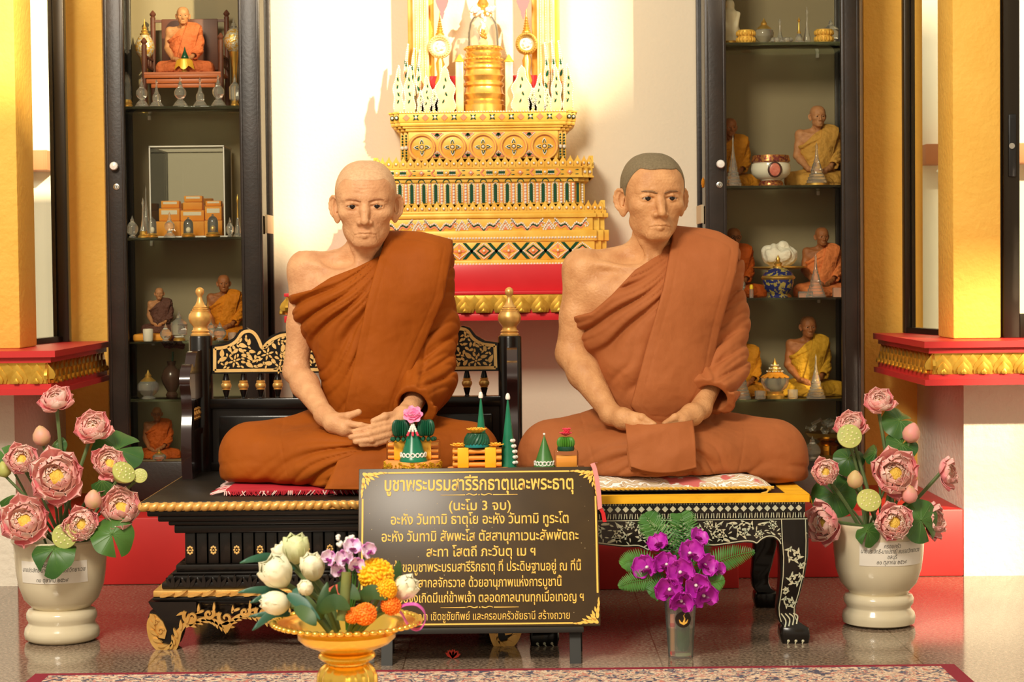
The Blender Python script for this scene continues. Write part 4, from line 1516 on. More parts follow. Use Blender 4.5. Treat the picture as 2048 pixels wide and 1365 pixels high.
# posts with finials
fin = [(0.026, 0), (0.027, 0.006), (0.0225, 0.010), (0.0255, 0.015), (0.021, 0.019), (0.0195, 0.026), (0.021, 0.030), (0.029, 0.040), (0.0325, 0.052), (0.0315, 0.063), (0.026, 0.071), (0.0265, 0.074), (0.022, 0.076), (0.0228, 0.081), (0.0185, 0.083), (0.019, 0.087), (0.0135, 0.092), (0.0085, 0.104), (0.0062, 0.114), (0.0060, 0.118), (0.0105, 0.124), (0.0122, 0.131), (0.0105, 0.139), (0.005, 0.144), (0, 0.1455)]
for (x, px) in ((xl, 402), (xr, 1020)):
 b = MB()
 zt = BZp(672, px)
 b.lathe([(0.033, SEAT_Z - 0.02), (0.033, zt - 0.004), (0.031, zt)], 20, (x, BY, 0))
 po = part('post', b, M_lacq, bench, True)
 f = MB()
 f.lathe([(r, z * 0.945) for r, z in fin], 28, (x - bench.location.x, BY - bench.location.y, zt - 0.001))
 part('finial', f, M_gilt, po, angle=50)
# curved arm panels
for (x, s) in ((xl - 0.006, -1), (xr + 0.006, 1)):
 def yz(pts, x0, x1, mb):
  M = Matrix(((0, 1, 0, 0), (1, 0, 0, 0), (0, 0, 1, 0), (0, 0, 0, 1)))
  # prism works in x,z extruded along y: swap so that outline is in y,z and it extrudes along x
  mm = MB().prism(pts, x0, x1)
  mb.add([(p[1], p[0], p[2]) for p in mm.v], [f[::-1] for f in mm.f])
 front = [(v.x, v.z) for v in smooth_path([(5.235, 0, SEAT_Z), (5.222, 0, 0.43), (5.228, 0, 0.50), (5.242, 0, 0.545), (5.232, 0, 0.59), (5.212, 0, 0.625), (5.222, 0, 0.652), (5.245, 0, 0.668), (5.262, 0, 0.674)], 5)]
 b = MB()
 top = [(5.262, 0.674), (5.285, 0.662), (5.30, 0.668), (5.33, 0.700), (5.36, 0.706), (5.43, 0.706)]
 yz(front + top + [(5.43, 0.575), (5.285, 0.575), (5.275, 0.54), (5.275, SEAT_Z)], x - 0.014, x + 0.014, b)
 yz([(5.27, SEAT_Z), (5.27, 0.475), (5.43, 0.475), (5.43, SEAT_Z)], x - 0.008, x + 0.008, b)
 yz([(5.27, 0.475), (5.27, 0.49), (5.43, 0.49), (5.43, 0.475)], x - 0.014, x + 0.014, b)
 ar = part('arm', b, mat('red_black_lacquer', (0.024, 0.008, 0.007), 0.25, coat=0.3), bench, True)
 for k in range(4):
  b = MB()
  H = 0.085
  yk = 5.30 + 0.036 * k
  b.lathe([(0.006, 0), (0.0085, H * 0.26), (0.0065, H * 0.34), (0.0065, H * 0.68), (0.0085, H * 0.76), (0.006, H)], 10, (x, yk, 0.49))
  q = part('arm_spindle', b, M_lacq, ar)
  r = MB().lathe([(0.008, H * 0.30), (0.0115, H * 0.36), (0.009, H * 0.40), (0.0130, H * 0.50), (0.009, H * 0.60), (0.0115, H * 0.65), (0.007, H * 0.70)], 12, (x, yk, 0.49))
  q2 = part('arm_gilt_ring', r, M_gilt, ar)
  for oo in (q, q2):
   for v in oo.data.vertices:
    v.co -= Vector(bench.location)

# ---------------------------------------------------------------- inlaid table
TX0, TX1 = 0.040, 0.716
TYF, TYB = 4.725, 5.30
TCX = (TX0 + TX1) / 2
table = thing('low_table', 'low black table with curved legs and pale shell inlay scrolls', 'table', (TCX, (TYF + TYB) / 2, 0))
def tz(py):
 return at(1400, py, TYF).z
m = MB()
m.bx(TX0, TX1, TYF, TYB, 0.350, SEAT_Z, bev=0.002)
part('table_top', m, M_lacqtop, table, True)
m = MB()
za, zb_ = tz(1040), 0.350
m.bx(TX0 + 0.006, TX1 - 0.006, TYF + 0.006, TYB - 0.006, za, zb_, bev=0.002)
m.bx(TX0 + 0.002, TX1 - 0.002, TYF + 0.002, TYB - 0.002, za - 0.003, za + 0.002)
part('frieze', m, M_lacq, table, True)
m = MB()
zc = tz(1019)
n = 34
for i in range(n):
 x = TX0 + 0.022 + (TX1 - TX0 - 0.044) * i / (n - 1)
 r = 0.0078
 m.prism([(x - r, zc), (x, zc - r), (x + r, zc), (x, zc + r)], TYF + 0.0048, TYF + 0.007)
nn = 100
for i in range(nn):
 x = TX0 + 0.010 + (TX1 - TX0 - 0.020) * i / (nn - 1)
 sl_ = 0.0012 if i % 2 else -0.0012
 for (z0, z1) in ((tz(1038), tz(1028)), (tz(1011), tz(1007))):
  m.prism([(x - 0.0012, z0), (x + 0.0012, z0), (x + 0.0012 + sl_, z1), (x - 0.0004 + sl_, z1)], TYF + 0.0048, TYF + 0.007)
m.bx(TX0 + 0.002, TX1 - 0.002, TYF + 0.0005, TYF + 0.003, tz(1041.5), tz(1040))
part('diamond_inlay', m, M_pearl, table, True)
# curved apron
def TP(px, py):
 q = at(px, py, TYF)
 return (q.x, q.z)
ap_half = [(1378, 1098), (1400, 1094), (1430, 1094), (1460, 1090), (1490, 1086), (1506, 1087), (1514, 1090), (1522, 1083), (1534, 1077), (1548, 1077), (1558, 1084), (1562, 1092)]
apr = [TP(*q) for q in ap_half]
apl = [(2 * TCX - x, z) for x, z in apr[::-1]]
midp = [TP(1290, 1110)] if False else [(TCX, tz(1106)), (TCX + 0.05, tz(1103))]
low = apl + [(TCX - 0.05, tz(1103)), (TCX, tz(1106)), (TCX + 0.05, tz(1103))] + apr
low = sorted(set(low), key=lambda q: q[0])
poly = [(TX0 + 0.004, za - 0.003)] + [(TX0 + 0.004, low[0][1])] + low + [(TX1 - 0.004, low[-1][1]), (TX1 - 0.004, za - 0.003)]
m = MB()
m.prism(poly, TYF + 0.003, TYF + 0.030)
m.prism(poly, TYB - 0.030, TYB - 0.003)
for xx in (TX0 + 0.004, TX1 - 0.030):
 m.bx(xx, xx + 0.026, TYF + 0.03, TYB - 0.03, tz(1088), za)
part('apron', m, M_lacq, table, True)
g = MB()
yi = TYF + 0.003
ribbon(g, [(v.x, v.z + 0.004) for v in smooth_path([(x, 0, z) for x, z in low], 3)], 0.0026, yi, 0.0008)
def vine(mb, c, r, a0, turns, sg, y, leaves=7, w=0.0042, yf=None):
 sp = spiral(c, r, a0, turns, sg)
 ribbon(mb, sp, taper(len(sp), w, w * 0.5), y, 0.0008, yf=yf)
 ex = sp[-1]
 yy = y if yf is None else yf(*ex)
 mb.ell((ex[0], yy - 0.0005, ex[1]), (w * 0.75, 0.0008, w * 0.75), 8, 4)
 for k in range(leaves):
  i = int((k + 0.5) / leaves * len(sp) * 0.75)
  p, q = sp[i], sp[i + 1]
  a = math.atan2(q[1] - p[1], q[0] - p[0])
  for s in (1, -1):
   lf = leaf_poly(p, r * (0.62 if s * sg < 0 else 0.42), r * 0.19, a + s * 0.5, s * 0.3)
   yy = y if yf is None else yf(*p)
   mb.prism(lf, yy - 0.0008, yy + 0.004)
def both(fn):
 fn(lambda p: p, 1)
 fn(lambda p: (2 * TCX - p[0], p[1]), -1)
def apron_vines(f, s):
 for (px, py, r, a0, sg) in ((1592, 1062, 0.0250, PI * 0.8, -1), (1488, 1062, 0.0235, 0.1, 1), (1545, 1052, 0.012, 2.5, -1), (1440, 1072, 0.018, 3.6, -1), (1392, 1070, 0.021, 0.5, 1), (1416, 1050, 0.012, 5.2, 1), (1345, 1080, 0.018, 3.4, -1), (1520, 1070, 0.011, 4.0, -1)):
  c = f(TP(px, py))
  vine(g, c, r, a0 if s > 0 else PI - a0, 1.35, sg * s, yi)
 for (px, py, L_, a) in ((1460, 1084, 0.030, 2.6), (1430, 1056, 0.026, 0.4), (1516, 1050, 0.028, 0.0), (1560, 1070, 0.026, -0.8), (1475, 1048, 0.024, 2.9), (1378, 1088, 0.030, 0.5), (1340, 1055, 0.028, 2.7), (1366, 1050, 0.024, 0.3)):
  c = f(TP(px, py))
  g.prism(leaf_poly(c, L_, 0.005, a if s > 0 else PI - a, 0.25 * s), yi - 0.0008, yi + 0.003)
both(apron_vines)
def scatter(mb, poly, y, avoid, n, rs, margin, seed):
 R = random.Random(seed)
 pl = list(avoid)
 xs, zs = [p[0] for p in poly], [p[1] for p in poly]
 for _ in range(n):
  x, z, r = R.uniform(min(xs), max(xs)), R.uniform(min(zs), max(zs)), R.choice(rs)
  if not inside(poly, x, z) or pdist(poly, x, z) < margin + r * 0.5 or any((x - a) ** 2 + (z - b) ** 2 < (r * 0.7 + c) ** 2 for a, b, c in pl):
   continue
  a = R.uniform(0, 2 * PI)
  mb.prism(leaf_poly((x - math.cos(a) * r, z - math.sin(a) * r), r * 2.0, r * 0.42, a, R.uniform(-0.5, 0.5)), y - 0.0008, y + 0.003)
  pl.append((x, z, r * 0.7))
AV = []
for (px, py, r) in ((1592, 1062, 0.0250), (1488, 1062, 0.0235), (1545, 1052, 0.012), (1440, 1072, 0.018), (1392, 1070, 0.021), (1416, 1050, 0.012), (1345, 1080, 0.018), (1520, 1070, 0.011)):
 q = TP(px, py)
 AV += [(q[0], q[1], r * 1.15), (2 * TCX - q[0], q[1], r * 1.15)]
scatter(g, poly, yi, AV, 5000, (0.010, 0.0075, 0.0055), 0.006, 5)
part('apron_inlay', g, M_pearl, table, True)
# legs: square sections lofted along an S curve
leg_sec = [(1040, 1557, 1617), (1085, 1559, 1618), (1120, 1562, 1617), (1160, 1562, 1611), (1200, 1559, 1602), (1228, 1556, 1594), (1245, 1557, 1594), (1258, 1560, 1600), (1267, 1566, 1612), (1271, 1563, 1619), (1288, 1562, 1621), (1303, 1566, 1618)]
for (mx, my) in ((0, 0), (1, 0), (0, 1), (1, 1)):
 vs, fs = [], []
 z_end = TP(1590, 1303)[1]
 prof = []
 for (py, xa, xb) in leg_sec:
  a_, b_ = TP(xa, py)[0], TP(xb, py)[0]
  z = max(0.0, TP(1590, py)[1] - z_end * (py - 1040) / 263.0)
  cx, hw = (a_ + b_) / 2, (b_ - a_) / 2
  out = TX1 - (cx + hw)
  y0 = TYF + 0.002 + out * 0.5
  prof.append((z, cx, hw, y0))
 for (z, cx, hw, y0) in prof:
  X = [cx - hw, cx + hw]
  Y = [y0, y0 + 2 * hw * 0.95]
  if mx:
   X = [2 * TCX - X[1], 2 * TCX - X[0]]
  if my:
   Y = [TYF + TYB - Y[1], TYF + TYB - Y[0]]
  e = hw * 0.16
  vs += [(X[0] + e, Y[0], z), (X[1] - e, Y[0], z), (X[1], Y[0] + e, z), (X[1], Y[1] - e, z), (X[1] - e, Y[1], z), (X[0] + e, Y[1], z), (X[0], Y[1] - e, z), (X[0], Y[0] + e, z)]
 for i in range(len(prof) - 1):
  for k in range(8):
   k2 = (k + 1) % 8
   fs.append((i * 8 + k2, i * 8 + k, (i + 1) * 8 + k, (i + 1) * 8 + k2))
 fs.append(tuple(range(8)))
 fs.append(tuple((len(prof) - 1) * 8 + k for k in range(7, -1, -1)))
 m = MB().add(vs, fs)
 lg = part('leg', m, M_lacq, table, True, angle=45)
 if not my:
  g = MB()
  def yfun(x, z):
   for i in range(len(prof) - 1):
    if prof[i][0] >= z >= prof[i + 1][0]:
     t = (prof[i][0] - z) / (prof[i][0] - prof[i + 1][0] + 1e-9)
     return prof[i][3] * (1 - t) + prof[i + 1][3] * t - 0.0004
   return prof[0][3] - 0.0004
  sgn = -1 if mx else 1
  f = (lambda p: (2 * TCX - p[0], p[1])) if mx else (lambda p: p)
  for (px, py, r, a0, sg) in ((1591, 1110, 0.0215, 2.0, 1), (1588, 1158, 0.0190, 0.8, -1), (1582, 1206, 0.0170, 2.2, 1), (1603, 1132, 0.009, 1.0, -1), (1572, 1182, 0.009, 4.0, 1)):
   c = f(TP(px, py))
   vine(g, c, r, a0 if sgn > 0 else PI - a0, 1.3, sg * sgn, 0, 6, 0.0036, yf=yfun)
  for k, px in enumerate((1570, 1578, 1586, 1594)):
   p0, p1, p2 = f(TP(px, 1256 - k * 2)), f(TP(px + 3, 1244 - k * 3)), f(TP(px - 6, 1230))
   ribbon(g, [(v.x, v.z) for v in smooth_path([(p0[0], 0, p0[1]), (p1[0], 0, p1[1]), (p2[0], 0, p2[1])], 4)], 0.003, 0, 0.0008, yf=yfun)
  for xo in (1577, 1592, 1606):
   c = f(TP(xo, 1283))
   g.ell((c[0], yfun(*c) - 0.0004, c[1]), (0.0036, 0.001, 0.0036), 8, 4)
   g.prism(leaf_poly((c[0], c[1] - 0.001), 0.009, 0.002, -PI / 2 - 0.5 * sgn, 0.2), yfun(*c) - 0.001, yfun(*c) + 0.002)
  for xi_ in (0, 1):
   edge = []
   for (z, cx, hw, y0) in prof[:8]:
    e = cx + (hw * 0.80 if xi_ else -hw * 0.80)
    edge.append((2 * TCX - e if mx else e, z))
   ribbon(g, edge, 0.0020, 0, 0.0008, yf=yfun)
  gg = part('leg_inlay', g, M_pearl, lg)
  for v in gg.data.vertices:
   v.co -= Vector(table.location)
# yellow cloth strip taped over the edge of the table top
M_ycloth = fabric('yellow_ribbon_cloth', srgb(250, 188, 40), srgb(240, 176, 30), 0.1)
m = MB()
m.bx(TX0 - 0.002, TX1 + 0.003, TYF - 0.0035, TYF - 0.0005, 0.3475, SEAT_Z + 0.0005)
m.bx(TX0 - 0.002, TX1 + 0.003, TYF - 0.0035, TYF + 0.026, SEAT_Z + 0.0003, SEAT_Z + 0.0016)
m.bx(TX1 - 0.052, TX1 + 0.003, TYF + 0.026, TYB, SEAT_Z + 0.0003, SEAT_Z + 0.0016)
m.add([(TX1 + 0.001, TYF - 0.0035, SEAT_Z + 0.001), (TX1 + 0.014, TYF + 0.03, 0.338), (TX1 + 0.013, TYB, 0.340), (TX1 + 0.001, TYB, SEAT_Z + 0.001),
  (TX1 + 0.003, TYF - 0.002, SEAT_Z + 0.0016), (TX1 + 0.016, TYF + 0.03, 0.338), (TX1 + 0.015, TYB, 0.340), (TX1 + 0.003, TYB, SEAT_Z + 0.0016)],
  [(0, 1, 2, 3), (7, 6, 5, 4), (0, 4, 5, 1), (1, 5, 6, 2), (2, 6, 7, 3), (3, 7, 4, 0)])
solo('edge_cloth', m, M_ycloth, 'yellow cloth strip wrapped over the edge of the inlaid table top', 'cloth', (TCX, TYF, SEAT_Z), world=True)

# ---------------------------------------------------------------- mats the figures sit on
M_redmat = fabric('crimson_mat_cloth', srgb(190, 44, 58), srgb(160, 30, 44))
M_fringe = mat('white_fringe_threads', srgb(232, 196, 190), 0.8)
q0, q1 = onz(440, 968, SEAT_Z + 0.01), onz(440, 985, SEAT_Z)
mx0, mx1, my0, my1 = at(452, 980, 4.85).x, -0.075, 4.83, 5.36
mt = thing('seat_mat', 'crimson cloth mat with a white fringe under the left monk', 'mat', ((mx0 + mx1) / 2, (my0 + my1) / 2, SEAT_Z))
m = MB()
m.bx(mx0, mx1, my0, my1, SEAT_Z + 0.0005, SEAT_Z + 0.017, bev=0.007)
part('cloth', m, M_redmat, mt, True)
g = MB()
R2 = random.Random(3)
for i in range(150):
 x = mx0 + (mx1 - mx0) * i / 150
 y = my0 + 0.002
 L_ = R2.uniform(0.014, 0.03)
 dx = R2.uniform(-0.012, 0.012)
 g.tube([(x, y, SEAT_Z + 0.011), (x + dx * 0.5, y - L_ * 0.6, SEAT_Z + 0.006), (x + dx, y - L_, SEAT_Z + 0.0025)], [0.0016, 0.0016, 0.001], 4, mi=0 if R2.random() < 0.42 else 1)
for i in range(130):
 y = my0 + (my1 - my0) * i / 130
 L_ = R2.uniform(0.02, 0.045)
 g.tube([(mx0 + 0.002, y, SEAT_Z + 0.011), (mx0 - L_ * 0.6, y + R2.uniform(-0.01, 0.01), SEAT_Z + 0.007), (mx0 - L_, y + R2.uniform(-0.015, 0.015), SEAT_Z + 0.0025)], [0.0017, 0.0017, 0.001], 4, mi=0 if R2.random() < 0.55 else 1)
part('fringe', g, [M_fringe, M_redmat], mt, True)

def paisley():
 m = mat('paisley_brocade', srgb(214, 186, 150), 0.6)
 n, l = m.node_tree.nodes, m.node_tree.links
 b = n['Principled BSDF']
 tc = n.new('ShaderNodeTexCoord')
 no = n.new('ShaderNodeTexNoise')
 no.inputs['Scale'].default_value = 9
 wv = n.new('ShaderNodeTexWave')
 wv.wave_type = 'RINGS'
 wv.inputs['Scale'].default_value = 30
 wv.inputs['Distortion'].default_value = 14
 wv.inputs['Detail'].default_value = 2.5
 r1 = n.new('ShaderNodeValToRGB')
 for p_, c_ in ((0.0, srgb(226, 206, 174)), (0.45, srgb(206, 180, 144)), (0.62, srgb(150, 118, 88)), (0.75, srgb(228, 208, 178))):
  e = r1.color_ramp.elements.new(p_)
  e.color = (*c_, 1)
 vo = n.new('ShaderNodeTexNoise')
 vo.inputs['Scale'].default_value = 13
 r2 = n.new('ShaderNodeValToRGB')
 r2.color_ramp.elements[0].position = 0.60
 r2.color_ramp.elements[1].position = 0.63
 mx = n.new('ShaderNodeMix')
 mx.data_type = 'RGBA'
 mx.inputs[7].default_value = (*srgb(206, 104, 100), 1)
 l.new(tc.outputs['Object'], wv.inputs[0])
 l.new(tc.outputs['Object'], vo.inputs[0])
 l.new(wv.outputs['Color'], r1.inputs[0])
 l.new(vo.outputs['Fac'], r2.inputs[0])
 l.new(r2.outputs[0], mx.inputs[0])
 l.new(r1.outputs[0], mx.inputs[6])
 l.new(mx.outputs[2], b.inputs['Base Color'])
 return m
cx0, cx1 = 0.075, at(1545, 975, 4.80).x
cu = thing('seat_cushion', 'thin paisley brocade cushion with a yellow cord under the right monk', 'cushion', ((cx0 + cx1) / 2, 5.0, SEAT_Z))
rows = []
for i in range(25):
 u = i / 24
 x = cx0 + (cx1 - cx0) * u
 col = []
 for j in range(21):
  v = j / 20
  y = 4.775 + 0.46 * v
  e = min(u, 1 - u, v, 1 - v)
  z = 0.012 + 0.026 * min(1, (e / 0.10)) ** 0.45 + 0.002 * math.sin(x * 40 + y * 23)
  col.append((x, y, SEAT_Z + z))
 rows.append(col)
bot = [[(p[0], p[1], 2 * SEAT_Z + 0.026 - p[2] if False else SEAT_Z + 0.0015 + 0.010 * (1 - min(1, min(i / 24, 1 - i / 24, j / 20, 1 - j / 20) / 0.06))) for j, p in enumerate(c)] for i, c in enumerate(rows)]
m = MB()
m.grid(rows)
m.grid([c[::-1] for c in bot])
part('cover', m, paisley(), cu, True, angle=60)
M_cord = mat('yellow_cord', srgb(226, 178, 70), 0.6)
g = MB()
N_ = 220
for ph in (0, PI):
 pts = []
 for i in range(N_):
  t = i / (N_ - 1)
  x = cx0 + (cx1 - cx0) * t
  a = t * 150 + ph
  pts.append((x, 4.774 + 0.002 * math.cos(a), SEAT_Z + 0.0125 + 0.002 * math.sin(a)))
 g.tube(pts, 0.0022, 6)
part('cord', g, M_cord, cu, True)
g = MB()
tx = cx1 - 0.012
g.ell((tx, 4.768, SEAT_Z + 0.010), 0.0055, 10, 8)
for i in range(26):
 a = i * 2.4
 q = 0.003 + 0.006 * (i % 5) / 5
 g.tube([(tx, 4.768, SEAT_Z + 0.010), (tx - 0.006 + 0.3 * q * math.cos(a), 4.762, SEAT_Z + 0.004), (tx - 0.014 + q * math.cos(a), 4.757 + 0.3 * q * math.sin(a), SEAT_Z + 0.0015)], 0.0009, 4)
part('tassel', g, M_cord, cu, True)
# ---------------------------------------------------------------- gilded altar on the back wall
M_agold = mat('altar_gold_paint', srgb(246, 202, 88), 0.38, col2=srgb(236, 178, 62), nscale=18, metal=0.12)
M_agreen = mat('altar_green_mirror', srgb(14, 74, 48), 0.2)
M_asalmon = mat('altar_salmon_paint', srgb(232, 140, 96), 0.5)
M_abead = mat('altar_glass_bead', srgb(236, 230, 214), 0.12)
M_ared = mat('altar_red_gloss', srgb(224, 50, 58), 0.3, col2=srgb(214, 42, 50), nscale=5)
AM = [M_agold, M_agreen, M_asalmon, M_abead, M_ared]
GO, GR, SA, BE, RE = range(5)
ACX = at(967, 400, 6.2).x
def ayf(hw):
 return 6.40 - 0.55 * hw
def ahw(px):
 h = px * 6.2 / F_PX
 for _ in range(4):
  h = px * ayf(h) / F_PX
 return h
altar = thing('gilded_altar', 'tall gilded altar with glass inlay and red base on the cream wall', 'altar', (ACX, 6.3, at(967, 642, 6.1).z))
def az(py, hw):
 return at(967, py, ayf(hw)).z
def tier(mb, hw, z0, z1, mi=GO, bev=0.002, dent=True):
 yf = ayf(hw)
 mb.bx(ACX - hw, ACX + hw, yf + (0.028 if dent else 0), YB - 0.001, z0, z1, mi, bev)
 if dent:
  mb.bx(ACX - hw * 0.955, ACX + hw * 0.955, yf + 0.014, yf + 0.06, z0, z1, mi, bev)
  mb.bx(ACX - hw * 0.90, ACX + hw * 0.90, yf, yf + 0.06, z0, z1, mi, bev)
def beads(mb, x0, x1, y, z, r, n, mi=BE):
 for i in range(n):
  mb.ell((x0 + (x1 - x0) * (i + 0.5) / n, y, z), r, 6, 4, mi)
def bead_line(mb, pts, y, r, step, mi=BE):
 acc = 0.0
 for a, b in zip(pts[:-1], pts[1:]):
  L = math.hypot(b[0] - a[0], b[1] - a[1])
  t = acc
  while t < L:
   mb.ell((a[0] + (b[0] - a[0]) * t / L, y, a[1] + (b[1] - a[1]) * t / L), (r, r * 0.7, r), 5, 4, mi)
   t += step
  acc = t - L
def diam(mb, x, z, a, b, y, mi, th=0.003):
 mb.prism([(x - a, z), (x, z - b), (x + a, z), (x, z + b)], y - th, y + 0.002, mi)
def crest(name, px_hw, y_top, y_bot, n):
 hw = ahw(px_hw)
 z0, z1 = az(y_bot, hw), az(y_top, hw)
 yf = ayf(hw)
 mb = MB()
 H = z1 - z0
 tier(mb, hw * 0.99, z0 - 0.002, z0 + H * 0.42)
 def pet(x, y, w, M=None):
  prof = [(-0.46, 0.0), (-0.50, 0.45), (-0.34, 0.62), (-0.14, 0.80), (0.04, 1.05), (0.16, 0.80), (0.34, 0.62), (0.50, 0.45), (0.46, 0.0)]
  if M is None:
   mb.prism([(x + a * w, z0 + b * H) for a, b in prof], y - 0.006, y + 0.006, GO)
   mb.ell((x, y - 0.006, z0 + H * 0.36), (w * 0.26, 0.004, H * 0.20), 8, 5, GO)
   mb.ell((x, y - 0.0095, z0 + H * 0.34), (w * 0.16, 0.003, H * 0.12), 8, 5, BE)
  else:
   mb.prism([(a * w, b * H) for a, b in prof], -0.006, 0.006, GO, M)
   mb.ell((0, -0.0085, H * 0.34), (w * 0.16, 0.003, H * 0.12), 8, 5, BE, M)
 w = 2 * hw * 0.90 / n
 for i in range(n):
  pet(ACX - hw * 0.90 + w * (i + 0.5), yf + 0.001, w)
 for s in (-1, 1):
  pet(ACX + s * hw * 0.928, yf + 0.015, hw * 0.055)
  pet(ACX + s * hw * 0.975, yf + 0.029, hw * 0.055)
  m = int((YB - yf - 0.03) / w)
  for k in range(m):
   M = Matrix.Translation((ACX + s * hw, yf + 0.035 + w * (k + 0.5), z0)) @ Matrix.Rotation(s * PI / 2, 4, 'Z')
   pet(0, 0, w, M)
 part(name, mb, AM, altar, True)

# red plinth, lotus moulding
hw = ahw(400)
m = MB()
tier(m, hw, az(642, hw), az(628, hw), RE, dent=False)
tier(m, hw * 0.985, az(628, hw), az(620, hw), RE, dent=False)
tier(m, hw * 1.0, az(590, hw), az(583, hw), RE, dent=False)
tier(m, hw * 0.93, az(583, hw), az(530, hw), RE, dent=False)
part('red_plinth', m, AM, altar, True)
m = MB()
tier(m, hw * 0.985, az(622, hw), az(589, hw), 0, dent=False)
yf = ayf(hw * 0.985)
petal_relief(m, (ACX - hw * 0.985, yf, 0), (ACX + hw * 0.985, yf, 0), az(626, hw), az(590, hw), 21, (0, -1, 0), 0.02)
for s in (-1, 1):
 petal_relief(m, (ACX + s * hw * 0.985, yf, 0), (ACX + s * hw * 0.985, YB, 0), az(626, hw), az(590, hw), 5, (s, 0, 0), 0.02)
part('lotus_moulding', m, [M_goldpaint], altar, True)
# lattice band with flowers
hw = ahw(246)
yf = ayf(hw)
m = MB()
tier(m, hw * 1.02, az(533, hw), az(521, hw))
tier(m, hw, az(521, hw), az(484, hw))
tier(m, hw * 1.02, az(484, hw), az(462, hw))
for zz, s_ in ((az(529, hw), 1.02), (az(477, hw), 1.02)):
 beads(m, ACX - hw * s_ * 0.90, ACX + hw * s_ * 0.90, ayf(hw * s_), zz, 0.0042, 74)
zc = (az(520, hw) + az(485, hw)) / 2
zh = (az(485, hw) - az(520, hw)) / 2
n = 9
w = 2 * hw * 0.90 / n
for i in range(n + 1):
 x = ACX - hw * 0.90 + w * i
 # green X between flowers
 for s in (-1, 1):
  if abs(x - ACX) < hw * 0.89:
   m.prism([(x - 0.006 - s * w * 0.30, zc - zh * 0.95), (x + 0.006 - s * w * 0.30, zc - zh * 0.95), (x + 0.006 + s * w * 0.30, zc + zh * 0.95), (x - 0.006 + s * w * 0.30, zc + zh * 0.95)], yf - 0.001, yf + 0.001, GR)
for i in range(n):
 x = ACX - hw * 0.90 + w * (i + 0.5)
 diam(m, x, zc, w * 0.44, zh * 0.95, yf, GO, 0.0035)
 if i % 2:
  for k in range(4):
   a = PI / 4 + k * PI / 2 if False else k * PI / 2
   m.prism(leaf_poly((x, zc), w * 0.26, w * 0.085, a, 0), yf - 0.006, yf, SA)
 else:
  diam(m, x, zc, w * 0.30, zh * 0.68, yf - 0.002, GR, 0.003)
  diam(m, x, zc, w * 0.21, zh * 0.48, yf - 0.003, SA, 0.004)
 m.ell((x, yf - 0.006, zc), 0.0075, 8, 5, GO)
 m.ell((x, yf - 0.011, zc), 0.0042, 8, 5, BE)
 bead_line(m, [(x - w * 0.40, zc), (x, zc + zh * 0.86), (x + w * 0.40, zc), (x, zc - zh * 0.86), (x - w * 0.40, zc)], yf - 0.004, 0.0027, 0.0056)
part('lattice_band', m, AM, altar, True)
# wavy garland band
hw = ahw(250)
yf = ayf(hw)
m = MB()
tier(m, hw * 0.97, az(463, hw), az(436, hw))
tier(m, hw, az(437, hw), az(428, hw))
tier(m, hw * 0.985, az(429, hw), az(422, hw))
yb = ayf(hw * 0.97)
zt, zb = az(438, hw), az(461, hw)
n = 5
w = 2 * hw * 0.87 / n
for i in range(n):
 x0 = ACX - hw * 0.87 + w * i
 pts = []
 for k in range(25):
  t = k / 24
  z = zb + (zt - zb) * (0.56 + 0.18 * math.cos(t * 2 * PI * 3) + 0.22 * math.cos(t * 2 * PI))
  pts.append((x0 + w * (0.14 + 0.72 * t), z))
 bead_line(m, pts, yb - 0.002, 0.0034, 0.0066)
 ribbon(m, [(a, b - 0.006) for a, b in pts], 0.005, yb, 0.0012, GR)
 ribbon(m, [(a, b - 0.011) for a, b in pts], 0.005, yb, 0.0020, SA)
 for xx in (x0,):
  for q in (1.0, 0.55):
   pk = [(xx - w * 0.13 * q, zb + 0.002), (xx, zb + (zt - zb) * 0.85 * q), (xx + w * 0.13 * q, zb + 0.002)]
   bead_line(m, pk, yb - 0.002, 0.0034, 0.0066)
  m.prism([(xx - w * 0.09, zb + 0.002), (xx, zb + (zt - zb) * 0.66), (xx + w * 0.09, zb + 0.002)], yb - 0.002, yb, SA)
 for s in (0.15, 0.85):
  sp = spiral((x0 + w * s, zb + (zt - zb) * 0.42), 0.010, 1.5, 1.0, 1 if s < 0.5 else -1)
  bead_line(m, sp, yb - 0.002, 0.0027, 0.006)
part('garland_band', m, AM, altar, True)
crest('lower_petal_crest', 240, 403, 425, 30)
# fluted band
hw = ahw(203)
yf = ayf(hw)
m = MB()
tier(m, hw, az(410, hw), az(362, hw))
z0, z1 = az(406, hw), az(367, hw)
n = 15
for i in range(n):
 x = ACX - hw * 0.88 + 2 * hw * 0.88 * (i + 0.5) / n
 w = 2 * hw * 0.88 / n
 m.prism([(x - 0.005, z0), (x + 0.005, z0), (x + 0.005, z1 - 0.006), (x, z1), (x - 0.005, z1 - 0.006)], yf - 0.002, yf + 0.001, GR)
 bead_line(m, [(x - 0.008, z0), (x - 0.008, z1 - 0.004), (x, z1 + 0.004), (x + 0.008, z1 - 0.004), (x + 0.008, z0)], yf - 0.002, 0.0026, 0.0056)
 bead_line(m, [(x + w / 2, z0), (x + w / 2, z1)], yf - 0.003, 0.0046, 0.0094)
 m.bx(x + w / 2 - 0.006, x + w / 2 + 0.006, yf - 0.001, yf + 0.001, z0, z1, SA)
for s in (-1, 1):
 bead_line(m, [(ACX + s * hw * 0.975, z0), (ACX + s * hw * 0.975, z1)], yf + 0.026, 0.004, 0.008)
 m.bx(ACX + s * hw * 0.928 - 0.004, ACX + s * hw * 0.928 + 0.004, yf + 0.012, yf + 0.015, z0, z1, GR)
h2_ = ahw(211)
tier(m, h2_, az(365, hw), az(357, hw))
